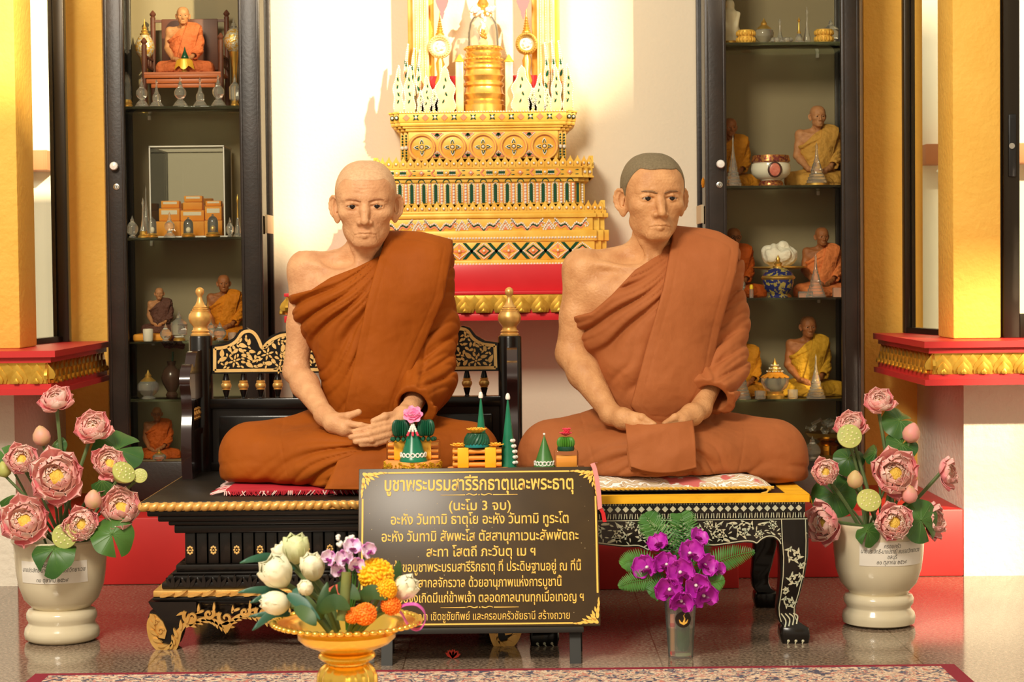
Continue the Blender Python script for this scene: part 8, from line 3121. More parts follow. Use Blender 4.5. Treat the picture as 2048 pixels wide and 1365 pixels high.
def pod(label, px, py, rpx, Y, face, base, group):
 c = at(px, py, Y)
 r = rpx * Y / F_PX
 n = Vector((face[0], -1, face[1])).normalized()
 t = thing('lotus_pod', label, 'lotus pod', base, group=group)
 Q = Matrix.Translation(c - Vector(base)) @ n.to_track_quat('Z', 'Y').to_matrix().to_4x4()
 part('pod', MB().lathe([(r * 0.12, -r * 1.25), (r * 0.5, -r * 0.9), (r * 0.9, -r * 0.25), (r * 1.0, -r * 0.04), (r * 0.97, r * 0.03), (r * 0.8, r * 0.06), (0, r * 0.07)], 24, M=Q), M_podg, t, angle=50)
 m = MB()
 for i in range(15):
  a = i * 2.4
  q = r * 0.80 * math.sqrt((i + 0.4) / 15)
  m.ell((q * math.cos(a), q * math.sin(a), r * 0.07), (r * 0.085, r * 0.085, r * 0.07), 8, 5, 0, Q)
 part('seeds', m, M_podw, t)
 stem_to(t, base, c - n * r * 1.1, 0.0040)
def leaf(label, px, py, rpx, Y, face, base, group, roll=0.0, droop=0.35, fold=0.0, aspect=1.0):
 c = at(px, py, Y)
 r = rpx * Y / F_PX
 n = Vector((face[0], -1, face[1])).normalized()
 t = thing('lotus_leaf', label, 'lotus leaf', base, group=group)
 Q = Matrix.Translation(c - Vector(base)) @ n.to_track_quat('Z', 'Y').to_matrix().to_4x4() @ Matrix.Rotation(roll, 4, 'Z')
 P, nA, nR = [], 37, 7
 def pt(a, q):
  x, y = r * q * math.cos(a) * aspect, r * q * math.sin(a)
  z = -droop * r * q * q * (0.7 + 0.5 * math.sin(2 * a + 0.6)) + 0.05 * r * math.sin(7 * a) * q * q
  z -= fold * r * abs(math.sin(a)) * q * 1.2
  return (x * (1 - 0.3 * fold), y * (1 - 0.75 * fold), z)
 for i in range(nA):
  a = 0.12 + (2 * PI - 0.24) * i / (nA - 1)
  P.append([pt(a, 0.02 + 0.98 * k / (nR - 1) * (1 + 0.03 * math.sin(5 * a))) for k in range(nR)])
 part('blade', MB().sheet(P, 0.0010, 0, Q), M_leafm, t, angle=60)
 m = MB()
 for k in range(12):
  a = 0.3 + (2 * PI - 0.6) * k / 11
  m.tube([Vector(pt(a, q)) + Vector((0, 0, 0.0006)) for q in (0.03, 0.3, 0.6, 0.93)], [0.0011, 0.0009, 0.0007, 0.0004], 4, 0, Q)
 part('veins', m, M_vein, t)
 stem_to(t, base, c - n * 0.003, 0.0030)

def pot(label, pxc, Y, prof, sticker, group):
 """prof: (radius px, y px) from the foot upwards"""
 k = Y / F_PX
 c = onz(pxc, prof[0][1], 0.0)
 cx = at(pxc, 1180, Y).x
 yb = prof[0][1]
 t = thing('flower_pot', label, 'flower pot', (cx, Y, 0.0004), group=group)
 i = next(j for j, q in enumerate(prof) if q[1] <= sticker[4])
 foot = [(r * k, (yb - y) * k) for r, y in prof[:i + 1]]
 body = [(r * k, (yb - y) * k) for r, y in prof[i:]]
 H = body[-1][1]
 rim = body[-1][0]
 inner = [(rim - 0.008, H), (rim - 0.012, H - 0.01), (rim - 0.016, H - 0.06), (0.02, H - 0.12), (0, H - 0.12)]
 part('bowl', MB().lathe(body + inner, 48), M_pot, t, angle=50)
 part('foot_ring', MB().lathe(foot, 48), M_pot, t, angle=50)
 # earth filling
 part('filling', MB().lathe([(rim - 0.0165, H - 0.05), (rim - 0.03, H - 0.042), (0, H - 0.038)], 30), mat('dark_foam_filling', srgb(60, 66, 40), 0.9), t)
 # sticker wrapped on the front
 x0, x1, y0, y1, _ = sticker
 def rad(z):
  for (r0, z0), (r1, z1) in zip(body[:-1], body[1:]):
   if z0 <= z <= z1:
    return r0 + (r1 - r0) * (z - z0) / (z1 - z0 + 1e-9)
  return rim
 def wrap(x, z, d):
  R = rad(z) + d
  xx = max(-R * 0.98, min(R * 0.98, x))
  return (xx, -math.sqrt(R * R - xx * xx), z)
 zt, zb = (yb - y0) * k, (yb - y1) * k
 P = []
 for a in range(17):
  x = (x0 + (x1 - x0) * a / 16 - pxc) * k * 1.0
  P.append([wrap(x, zb + (zt - zb) * b / 8, 0.0009) for b in range(9)])
 s = part('sticker', MB().sheet(P, 0.0006), M_stick, t, angle=60)
 rows = ('ครอบครัว', 'นายประสิทธิ์-นางปราณี สมรรถวิทยาเวช', 'ชลบุรี', '๓๐ ตุลาคม ๒๕๖๔')
 wd = (0.28, 0.98, 0.16, 0.50)
 xm = ((x0 + x1) / 2 - pxc) * k
 for j, (tx, w) in enumerate(zip(rows, wd)):
  q = text_mb(tx, 0.0155, 0.0002, width=(x1 - x0) * k * 0.98 * w, shear=0.22)
  zc = zt - (zt - zb) * (0.17 + 0.222 * j)
  q.v = [wrap(xm + p[0], zc + p[2] * 1.0, 0.0014) for p in q.v]
  o = part('lettering', q, M_ink, s, angle=None)
 return t, (cx, Y, H - 0.03)
YP1, YP2 = 4.88, 4.98
PR1 = [(64, 1292), (73, 1286), (75, 1276), (73, 1266), (66, 1257), (66, 1253), (70, 1246), (70, 1236), (66, 1229), (56, 1226), (60, 1222), (74, 1207), (84, 1180), (89, 1150), (92, 1110), (93, 1096), (98, 1090), (97, 1086)]
PR2 = [(60, 1276), (71, 1271), (73, 1260), (71, 1250), (64, 1242), (64, 1238), (69, 1231), (70, 1222), (66, 1214), (58, 1212), (62, 1206), (76, 1190), (85, 1163), (89, 1130), (91, 1100), (92, 1082), (97, 1073), (96, 1069)]
pot1, mouth1 = pot('cream glazed pot of lotuses left of the black bench', 123, YP1, PR1, (61, 189, 1122, 1166, 1228), 'lotus pots')
pot2, mouth2 = pot('cream glazed pot of lotuses right of the inlaid table', 1757, YP2, PR2, (1706, 1830, 1099, 1147, 1212), 'lotus pots')
R8 = random.Random(21)
def B(m_):
 a = R8.uniform(0, 2 * PI)
 q = R8.uniform(0.0, 0.055)
 return (m_[0] + q * math.cos(a), m_[1] + q * 0.7 * math.sin(a), m_[2] - 0.012)
GL, GRt = 'lotus flowers in the left pot', 'lotus flowers in the right pot'
L_ = [
 ('highest lotus in the left pot, a cupped bloom above all the others', 112, 806, 38, 4.90, (0.0, 1.6), 3),
 ('cupped lotus second from the top in the left pot, before the cabinet edge', 185, 860, 40, 4.88, (0.25, 0.9), 3),
 ('leftmost upper lotus in the left pot, beside the picture edge', 42, 922, 38, 4.84, (0.35, 0.6), 0),
 ('largest lotus in the left pot, wide open at the middle', 115, 956, 58, 4.79, (0.1, 0.25), 1),
 ('lotus behind the pale green pod in the left pot', 220, 930, 39, 4.84, (0.1, 0.5), 2),
 ('big lotus hanging over the left rim of the left pot', 50, 1047, 54, 4.78, (0.1, 0.55), 1),
 ('small lotus above the front rim of the left pot, next to the seed pod', 165, 1050, 40, 4.76, (-0.05, 0.2), 0),
 ('lotus at the right side of the left pot, nearest the black bench', 243, 1020, 50, 4.80, (0.05, 0.7), 2),
]
for (lab, px, py, r, Y, f, kd) in L_:
 lotus(lab, px, py, r, Y, f, kd, B(mouth1), GL)
bud('pink and green lotus bud left of the highest bloom, left pot', 83, 873, 19, 4.88, B(mouth1), 'lotus buds', (-0.15, 0))
bud('pink lotus bud above the small front bloom, left pot', 186, 1000, 18, 4.75, B(mouth1), 'lotus buds', (0.1, 0))
bud('green closed lotus bud at the left picture edge', 8, 940, 15, 4.84, B(mouth1), 'lotus buds', (-0.2, 0), True)
pod('pale green lotus pod seen from the side, right of the left pot', 248, 945, 25, 4.78, (0.9, 0.9), B(mouth1), 'lotus pods')
pod('small green lotus pod at the far right of the left pot', 280, 952, 15, 4.80, (0.1, 0.25), B(mouth1), 'lotus pods')
pod('round flat lotus pod full of seeds at the front rim of the left pot', 129, 1073, 26, 4.745, (0.0, 0.15), B(mouth1), 'lotus pods')
leaf('large lotus leaf behind the upper right blooms of the left pot', 236, 900, 52, 4.90, (0.3, 0.7), B(mouth1), 'lotus leaves', 0.4)
leaf('lotus leaf behind the stem of the highest bloom, left pot', 108, 893, 28, 4.91, (-0.4, 0.5), B(mouth1), 'lotus leaves', 1.4, 0.4, 0.35)
leaf('lotus leaf at the left picture edge, left pot', 10, 912, 28, 4.88, (0.2, 0.9), B(mouth1), 'lotus leaves', 2.0)
leaf('lotus leaf folded over the right front rim of the left pot', 224, 1070, 44, 4.74, (0.2, 0.5), B(mouth1), 'lotus leaves', 5.0, 0.45)
leaf('lotus leaf hanging over the front of the left pot sticker', 108, 1100, 44, 4.735, (0.0, 1.3), B(mouth1), 'lotus leaves', 4.2, 0.7)
leaf('narrow curled lotus leaf at the left side of the left pot', 24, 992, 34, 4.80, (-0.1, 1.2), B(mouth1), 'lotus leaves', 0.4, 0.3, 0.6)
leaf('dry curled lotus leaf beside the pale green pod, left pot', 205, 962, 30, 4.80, (0.1, 1.4), B(mouth1), 'lotus leaves', 0.1, 0.3, 0.75)
L_ = [
 ('highest lotus in the right pot, a cupped bloom above all the others', 1757, 808, 34, 5.00, (0.0, 1.2), 3),
 ('lotus above the pale green pod in the right pot', 1700, 856, 36, 4.98, (-0.2, 1.1), 3),
 ('left lotus of the right pot, touching the knee of the right monk', 1649, 946, 33, 4.93, (0.1, 0.4), 0),
 ('largest lotus in the right pot, wide open at the middle', 1788, 950, 52, 4.88, (0.1, 0.3), 1),
 ('rightmost lotus of the right pot, turned to the side', 1890, 945, 34, 4.93, (1.5, 0.2), 2),
 ('pale lotus drooping left below the table corner, right pot', 1655, 1045, 46, 4.92, (-1.5, 0.0), 1),
 ('lotus over the front rim of the right pot', 1787, 1046, 44, 4.84, (0.0, 0.2), 0),
 ('lotus drooping behind the right rim of the right pot', 1862, 1040, 38, 4.93, (1.2, 0.2), 2),
]
for (lab, px, py, r, Y, f, kd) in L_:
 lotus(lab, px, py, r, Y, f, kd, B(mouth2), GRt)
bud('pink tipped lotus bud at the upper right of the right pot', 1823, 867, 19, 4.97, B(mouth2), 'lotus buds', (0.25, 0))
bud('pink lotus bud left of the largest bloom, right pot', 1710, 960, 17, 4.87, B(mouth2), 'lotus buds', (0, 0))
bud('pink lotus bud under the largest bloom, right pot', 1819, 990, 17, 4.86, B(mouth2), 'lotus buds', (0, 0))
pod('pale round lotus pod under the upper left bloom of the right pot', 1699, 873, 25, 4.93, (-0.1, 0.35), B(mouth2), 'lotus pods')
pod('green lotus pod full of seeds at the middle of the right pot', 1738, 1001, 25, 4.85, (0.0, 0.55), B(mouth2), 'lotus pods')
leaf('lotus leaf right of the highest bloom, right pot', 1800, 842, 36, 5.00, (0.3, 0.8), B(mouth2), 'lotus leaves', 0.2)
leaf('lotus leaf under the pale pod, right pot', 1697, 918, 32, 4.99, (-0.2, 0.6), B(mouth2), 'lotus leaves', 1.0, 0.5)
leaf('narrow curled lotus leaf above the largest bloom, right pot', 1752, 905, 30, 4.94, (0.3, 0.6), B(mouth2), 'lotus leaves', 1.2, 0.3, 0.75)
leaf('small lotus leaf behind the largest bloom, right pot', 1804, 890, 34, 4.97, (0.2, 0.8), B(mouth2), 'lotus leaves', 0.8)
leaf('dark lotus leaf left of the left bud, right pot', 1668, 990, 46, 4.99, (-0.1, 0.6), B(mouth2), 'lotus leaves', 2.2)
leaf('large dark lotus leaf at the right rim of the right pot', 1842, 1042, 46, 4.87, (0.3, 0.3), B(mouth2), 'lotus leaves', 5.3, 0.4)
leaf('yellowish folded lotus leaf at the left rim of the right pot', 1735, 1062, 30, 4.85, (-0.2, 0.7), B(mouth2), 'lotus leaves', 4.4, 0.5, 0.3)

# ---------------------------------------------------------------- orchids and fern in a clear cup
oc = onz(1361, 1320, 0)
OCY = oc.y + 0.034
k = OCY / F_PX
cxx = at(1361, 1270, OCY).x
cupg = thing('plastic_cup', 'clear plastic cup holding purple orchids on the floor before the inlaid table', 'cup', (cxx, OCY, 0.0004))
part('cup', MB().lathe([(25 * k, 0), (25 * k, 2 * k), (32 * k, 112 * k), (33 * k, 114 * k), (32 * k, 116 * k), (31 * k, 112 * k), (24 * k, 4 * k), (0, 4 * k)], 32), thin_glass('clear_plastic', (0.94, 0.95, 0.92), 0.06, True, 0.07), cupg)
m = MB()
P = []
for i in range(17):
 a = -PI / 2 + 0.12 + (i / 16 - 0.5) * 1.1
 row = []
 for j in range(9):
  b = j / 8 * 2 - 1
  z = (80 + 16 * b * math.sqrt(max(0.0, 1 - (i / 8 - 1) ** 2 * 0.98))) * k
  r = (25 + 7 * z / (112 * k)) * k + 0.0006
  row.append((r * math.cos(a), r * math.sin(a), z))
 P.append(row)
m.sheet(P, 0.0004)
dk = part('round_label', m, mat('dark_brown_label', srgb(40, 26, 18), 0.4), cupg, angle=60)
m = MB()
def lab_pt(a, zz, d=0.0012):
 z = zz * k
 r = (25 + 7 * z / (112 * k)) * k + d
 return (r * math.cos(-PI / 2 + 0.12 + a), r * math.sin(-PI / 2 + 0.12 + a), z)
m.tube([lab_pt(-0.28, 80), lab_pt(-0.2, 74), lab_pt(0.0, 71), lab_pt(0.2, 74), lab_pt(0.3, 80)], [0.001, 0.0024, 0.003, 0.0024, 0.001], 6)
m.tube([lab_pt(0.02, 74), lab_pt(0.08, 82), lab_pt(0.0, 88), lab_pt(0.10, 92)], [0.0028, 0.0018, 0.0012, 0.0006], 6)
o = part('emblem', m, M_text, dk)
part('water', MB().lathe([(24 * k, 5 * k), (28 * k, 60 * k), (0, 60 * k)], 28), thin_glass('water', (0.80, 0.90, 0.74), 0.05), cupg)
m = MB()
m.lathe([(9 * k, 8 * k), (13 * k, 20 * k), (14 * k, 80 * k), (10 * k, 108 * k)], 14)
stm = solo('wrapped_stems', m, mat('dark_green_stems', srgb(30, 70, 32), 0.5, col2=srgb(54, 96, 44), nscale=40), 'bundle of green stems wrapped in clear film inside the orchid cup', 'stem bundle', (cxx + 0.006, OCY, 0.0008 + 4 * k))
m = MB()
pc = at(1339, 1270, OCY - 0.03)
cd = thing('candle', 'slim pink candle standing at the left inside the orchid cup', 'candle', (cxx - 0.0195, OCY - 0.012, 0.001 + 4 * k))
part('stick', MB().lathe([(0.0058, 0), (0.0058, 60 * k), (0.0062, 61 * k), (0.0062, 82 * k), (0.004, 84 * k), (0, 84 * k)], 14), mat('salmon_candle', srgb(244, 150, 120), 0.25, coat=0.5), cd)
part('red_band', MB().lathe([(0.0064, 58 * k), (0.0070, 62 * k), (0.0064, 66 * k)], 14).lathe([(0.0062, 2 * k), (0.0068, 5 * k), (0.0062, 9 * k)], 14), mat('red_foil', srgb(206, 44, 36), 0.3), cd)
# fern fronds
M_fern = mat('fern_green', srgb(54, 110, 40), 0.5, col2=srgb(86, 140, 56), nscale=12)
mouth = Vector((cxx, OCY, 108 * k))
def frond(label, pts, w, Y0):
 P = smooth_path([at(px, py, Y0 + dy) for px, py, dy in pts], 10)
 t = thing('fern_frond', label, 'fern frond', mouth, group='fern fronds round the orchids')
 m = MB()
 n = len(P)
 P2 = smooth_path([mouth + Vector((0, 0, -0.03)), (mouth + P[0]) / 2 + Vector((0, 0, 0.01)), P[0]], 5)
 m.tube([p - mouth for p in P2 + P[1:]], 0.0012, 5)
 part('rachis', m, M_fern, t)
 m = MB()
 R = random.Random(len(label))
 for i in range(2, n):
  u = i / (n - 1)
  L_ = w * math.sin(PI * (0.10 + 0.88 * u) ** 0.85) * 1.0 + 0.003
  d = (P[min(i + 1, n - 1)] - P[i - 1]).normalized()
  toc = (CAMV - P[i]).normalized()
  sd = d.cross(toc).normalized()
  for s in (-1, 1):
   ax = (sd * s + d * 0.45).normalized()
   ntip = (toc + Vector((R.uniform(-0.25, 0.25), 0, R.uniform(-0.25, 0.25)))).normalized()
   wv = ax.cross(ntip).normalized() * (L_ * 0.045 + 0.0007)
   rows = []
   for q in range(5):
    uu = q / 4
    ww = math.sin(PI * (0.12 + 0.83 * uu))
    cc = P[i] - mouth + ax * L_ * uu - ntip * L_ * 0.10 * uu * uu
    rows.append([cc - wv * ww, cc + wv * ww])
   m.sheet(rows, 0.0006)
 part('leaflets', m, M_fern, t)
frond('fern frond rising to the upper left behind the orchids', [(1352, 1150, 0.02), (1325, 1080, 0.03), (1300, 1045, 0.03), (1290, 1028, 0.03)], 0.036, OCY)
frond('fern frond standing straight up behind the orchids', [(1368, 1150, 0.02), (1367, 1090, 0.04), (1364, 1040, 0.04), (1362, 1028, 0.04)], 0.040, OCY)
frond('fern frond with tip right of the upright one', [(1380, 1150, 0.01), (1398, 1110, 0.03), (1410, 1080, 0.03)], 0.030, OCY)
frond('long fern frond reaching out to the right of the orchids', [(1395, 1160, 0.0), (1430, 1128, 0.0), (1470, 1112, 0.0), (1508, 1104, 0.0)], 0.030, OCY)
frond('fern frond reaching left at the middle of the orchids', [(1330, 1150, 0.0), (1290, 1125, 0.0), (1258, 1124, -0.005), (1243, 1132, -0.01)], 0.028, OCY)
frond('lowest left fern frond of the orchid cup', [(1335, 1165, -0.01), (1300, 1160, -0.02), (1262, 1165, -0.02), (1238, 1174, -0.02)], 0.026, OCY)
frond('fern frond drooping left over the cup rim', [(1338, 1180, -0.02), (1318, 1178, -0.03), (1300, 1190, -0.03)], 0.028, OCY)
frond('short fern frond drooping right of the orchids', [(1395, 1180, -0.01), (1425, 1166, -0.02), (1448, 1160, -0.02)], 0.024, OCY)
# orchid blooms
M_orch = mat('purple_orchid_petal', srgb(176, 24, 170), 0.45, col2=srgb(206, 60, 196), nscale=40, sss=0.0)
M_orlip = mat('deep_purple_lip', srgb(130, 12, 110), 0.4)
M_orw = mat('white_lilac_petal', srgb(240, 226, 240), 0.5, col2=srgb(214, 130, 206), nscale=60)
def orchid_mesh(r, white=False):
 pe, lip = MB(), MB()
 for k, (a, L_, W) in enumerate(((PI / 2, 1.0, 0.40), (PI / 2 + 2.2, 1.0, 0.38), (PI / 2 - 2.2, 1.0, 0.38), (0.25, 1.05, 0.66), (PI - 0.25, 1.05, 0.66))):
  M = Matrix.Rotation(a, 4, 'Z') @ Matrix.Translation((r * 0.06, 0, 0.001 * k)) @ Matrix.Rotation(-0.25, 4, 'Y')
  cup_petal(pe, M, r * L_, r * W, 0.7, 0, 0.0)
 M = Matrix.Rotation(-PI / 2, 4, 'Z') @ Matrix.Translation((0, 0, r * 0.15)) @ Matrix.Rotation(-0.5, 4, 'Y')
 cup_petal(lip, M, r * 0.75, r * 0.34, 1.3, 0)
 lip.ell((0, 0, r * 0.18), (r * 0.12, r * 0.12, r * 0.18), 8, 6, 1)
 return make_mesh('petals', pe, M_orw if white else M_orch, 60), make_mesh('lip', lip, [M_orlip, M_wbead], 60)
OM = {}
def orchid(label, px, py, rpx, Y, face, roll, base, white=False, group='purple orchid blooms'):
 c = at(px, py, Y)
 r = rpx * Y / F_PX
 key = (round(r, 3), white)
 if key not in OM:
  OM[key] = orchid_mesh(r, white)
 n = Vector((face[0], -1, face[1])).normalized()
 t = thing('orchid_bloom', label, 'orchid', base, group=group)
 Q = n.to_track_quat('Z', 'Y').to_matrix() @ Matrix.Rotation(roll, 3, 'Z')
 for nm, me in zip(('petals', 'lip'), OM[key]):
  link(nm, me, t, c - Vector(base), Q.to_euler())
 stem_to(t, base, c - n * 0.002, 0.0016, m_=M_fern)
bm_ = (cxx, OCY, 100 * k)
for (lab, px, py, r, dy, f, ro) in (
 ('orchid bloom at the top left, pale edged and turned away', 1320, 1092, 26, 0.0, (-0.5, 0.8), 0.5),
 ('orchid bloom at the top right of the bunch', 1392, 1080, 24, 0.0, (0.6, 0.8), -0.6),
 ('orchid bloom with white heart at the far left of the bunch', 1297, 1135, 32, -0.01, (-0.6, 0.1), 0.3),
 ('orchid bloom high in the middle of the bunch', 1378, 1108, 32, -0.02, (0.2, 0.3), 0.2),
 ('orchid bloom with lilac centre left of the middle', 1334, 1130, 30, -0.02, (-0.2, 0.2), -0.3),
 ('orchid bloom in the very middle of the bunch', 1360, 1145, 34, -0.04, (0.0, 0.1), 0.5),
 ('orchid bloom at the right of the bunch, half open', 1407, 1130, 28, -0.02, (0.5, 0.1), -0.8),
 ('small orchid bloom at the far right by the long fern', 1432, 1140, 18, -0.01, (0.8, 0.2), 0.0),
 ('large orchid bloom low at the left of the bunch', 1340, 1178, 34, -0.045, (-0.2, -0.1), 0.0),
 ('orchid bloom low in the middle, just over the cup label', 1362, 1200, 30, -0.05, (0.0, -0.3), -0.2),
 ('orchid bloom right of the lowest one', 1390, 1170, 32, -0.045, (0.2, -0.1), 0.6),
 ('orchid bloom hanging over the right rim of the cup', 1405, 1190, 32, -0.035, (0.3, -0.2), 0.2)):
 orchid(lab, px, py, r, OCY + dy, f, ro, bm_)

# ---------------------------------------------------------------- golden pedestal bowl of offerings in the foreground
GYB = 3.30
k = GYB / F_PX
gx = at(693, 1250, GYB).x
zr_ = at(693, 1247, GYB).z
M_gbowl = mat('shiny_gold_bowl', (0.95, 0.60, 0.10), 0.22, metal=1.0)
gb = thing('pedestal_bowl', 'shiny golden pedestal bowl of flowers in the foreground', 'bowl', (gx, GYB, 0.0085))
zq = zr_ - 0.0085
def gz(py):
 return zq - (py - 1247) * k
m = MB()
m.lathe([(50 * k, gz(1305)), (62 * k, gz(1297)), (86 * k, gz(1287)), (98 * k, gz(1276)), (99 * k, gz(1266)), (96 * k, gz(1263)), (99 * k, gz(1260)), (105 * k, gz(1254)), (112 * k, gz(1252)), (130 * k, gz(1249)), (146 * k, gz(1243)), (145 * k, gz(1241.5)), (126 * k, gz(1246)), (104 * k, gz(1250)), (94 * k, gz(1266)), (60 * k, gz(1288)), (0, gz(1292))], 64, lobes=40, lobe=0.006)
for i in range(56):
 a = 2 * PI * i / 56
 m.ell((146 * k * math.cos(a), 146 * k * math.sin(a), gz(1243)), (9 * k, 9 * k, 5 * k), 7, 5)
part('bowl', m, M_gbowl, gb, angle=50)
m = MB()
m.lathe([(46 * k, gz(1303)), (56 * k, gz(1308)), (58 * k, gz(1314)), (52 * k, gz(1320)), (40 * k, gz(1325)), (40 * k, gz(1328))][::-1], 48)
part('collar', m, M_gbowl, gb, angle=50)
m = MB()
zf = gz(1328)
m.lathe([(90 * k, 0), (92 * k, 0.006), (86 * k, 0.012), (80 * k, 0.02), (74 * k, 0.06), (64 * k, 0.10), (60 * k, gz(1372)), (59 * k, gz(1352)), (53 * k, gz(1338)), (44 * k, gz(1330)), (40 * k, zf)], 64, lobes=16, lobe=0.04)
part('pedestal', m, M_gbowl, gb, angle=50)
M_wlot = mat('white_lotus_bud_petal', srgb(240, 232, 200), 0.55, col2=srgb(226, 226, 196), nscale=18)
M_glot = mat('greenish_folded_petal', srgb(200, 208, 150), 0.55, col2=srgb(224, 224, 184), nscale=18)
BASE = Vector((gx, GYB, zr_ - 0.012))
def wbud(label, px, py, rpx, dy, n, m_=None, opened=0.2):
 Y = GYB + dy
 c = at(px, py, Y)
 r = rpx * Y / F_PX
 n = Vector(n).normalized()
 t = thing('white_lotus_bud', label, 'lotus bud', BASE, group='white lotus buds in the golden bowl')
 Q = Matrix.Translation(c - BASE) @ n.to_track_quat('Z', 'Y').to_matrix().to_4x4()
 m = MB()
 m.ell((0, 0, 0), (r * 0.80, r * 0.80, r * 0.95), 14, 10, 0, Q)
 for lay, (cnt, sc_) in enumerate(((6, 1.0), (5, 0.92))):
  for q in range(cnt):
   M = Q @ Matrix.Rotation(2 * PI * (q + 0.5 * lay) / cnt, 4, 'Z') @ Matrix.Translation((r * 0.28, 0, -r * 0.95)) @ Matrix.Rotation(-(1.05 + 0.12 * lay) + opened, 4, 'Y')
   cup_petal(m, M, r * 2.05 * sc_, r * 0.66, 1.0, 0, 0.0)
 part('petals', m, m_ or M_wlot, t, angle=60)
 b = BASE + Vector(((c.x - BASE.x) * 0.25, (c.y - BASE.y) * 0.25, 0))
 stem_to(t, b, c - n * r * 0.9, 0.005, m_=M_stem)
wbud('large white lotus bud with loosened petals at the left of the golden bowl', 555, 1148, 34, -0.02, (-0.4, -0.5, 0.7), None, 0.34)
wbud('smooth white lotus bud low at the left of the golden bowl', 551, 1207, 31, -0.04, (-0.7, -0.5, 0.2), None, 0.05)
wbud('creamy white lotus bud at the upper middle left of the golden bowl', 625, 1137, 29, 0.0, (-0.1, -0.5, 0.8))
wbud('small cream lotus bud in the middle left of the golden bowl', 612, 1178, 18, -0.05, (-0.2, -0.7, 0.5))
wbud('white lotus bud at the right of the golden bowl, before the board', 808, 1178, 29, -0.01, (0.6, -0.5, 0.5))
wbud('greenish folded lotus bud at the top left of the golden bowl', 592, 1100, 30, 0.03, (0.0, -0.3, 0.9), M_glot, 0.25)
wbud('white lotus bud tip half hidden behind the greenish bud', 566, 1108, 22, 0.05, (-0.5, -0.2, 0.8))
M_mary = mat('yellow_marigold_petal', srgb(250, 196, 20), 0.6, col2=srgb(244, 174, 10), nscale=60)
M_maro = mat('orange_marigold_petal', srgb(250, 140, 34), 0.6, col2=srgb(242, 116, 20), nscale=60)
def marigold(label, px, py, rpx, dy, n, m_, squash=0.75):
 Y = GYB + dy
 c = at(px, py, Y)
 r = rpx * Y / F_PX
 n = Vector(n).normalized()
 t = thing('marigold', label, 'marigold', BASE, group='marigolds in the golden bowl')
 Q = Matrix.Translation(c - BASE) @ n.to_track_quat('Z', 'Y').to_matrix().to_4x4()
 m = MB()
 R = random.Random(int(px))
 for i in range(120):
  u = (i + 0.5) / 120
  ph = math.acos(1 - 1.55 * u)
  a = i * 2.39996
  d = Vector((math.sin(ph) * math.cos(a), math.sin(ph) * math.sin(a), math.cos(ph) * squash))
  M = Q @ Matrix.Translation(d * r * 0.86) @ Vector((d.x, d.y, d.z)).to_track_quat('Z', 'Y').to_matrix().to_4x4() @ Matrix.Rotation(R.uniform(0, 3), 4, 'Z')
  m.ell((0, 0, 0), (r * 0.16, r * 0.075, r * 0.14), 6, 4, 0, M)
 m.ell((0, 0, 0), (r * 0.85, r * 0.85, r * 0.85 * squash), 14, 9, 0, Q)
 part('petals', m, m_, t, angle=60)
 b = BASE + Vector(((c.x - BASE.x) * 0.3, (c.y - BASE.y) * 0.3, 0))
 stem_to(t, b, c - n * r * 0.7, 0.004, m_=M_stem)
marigold('large yellow marigold at the upper right of the golden bowl', 752, 1150, 38, -0.02, (0.1, -0.6, 0.7), M_mary)
marigold('smaller yellow marigold hanging below the large one', 772, 1180, 24, -0.04, (0.3, -0.8, 0.1), M_mary)
marigold('orange marigold lying at the right on the bowl rim', 782, 1212, 22, -0.04, (0.3, -0.6, 0.6), M_maro, 0.8)
marigold('flat orange marigold at the front rim of the golden bowl', 730, 1229, 25, -0.06, (0.0, -0.8, 0.5), M_maro, 0.6)
marigold('flat orange marigold left on the front rim of the golden bowl', 705, 1232, 18, -0.06, (-0.1, -0.8, 0.5), M_maro, 0.6)
for (lab, px, py, r, f, ro) in (
 ('white and purple orchid bloom at the top of the golden bowl', 705, 1098, 22, (0.1, 0.5), 0.0),
 ('white and purple orchid bloom at the upper right tip', 732, 1104, 20, (0.6, 0.3), 0.6),
 ('white and purple orchid bloom at the left of the orchid spray', 664, 1118, 20, (-0.5, 0.2), -0.5),
 ('white and purple orchid bloom in the middle of the orchid spray', 690, 1118, 22, (0.0, 0.2), 0.3),
 ('white and purple orchid bloom low in the orchid spray', 712, 1130, 20, (0.2, 0.0), -0.3),
 ('white and purple orchid bloom drooping left below the spray', 680, 1138, 18, (-0.2, -0.2), 0.5)):
 orchid(lab, px, py, r, GYB - 0.02, f, ro, tuple(BASE), True, 'white and purple orchids in the golden bowl')
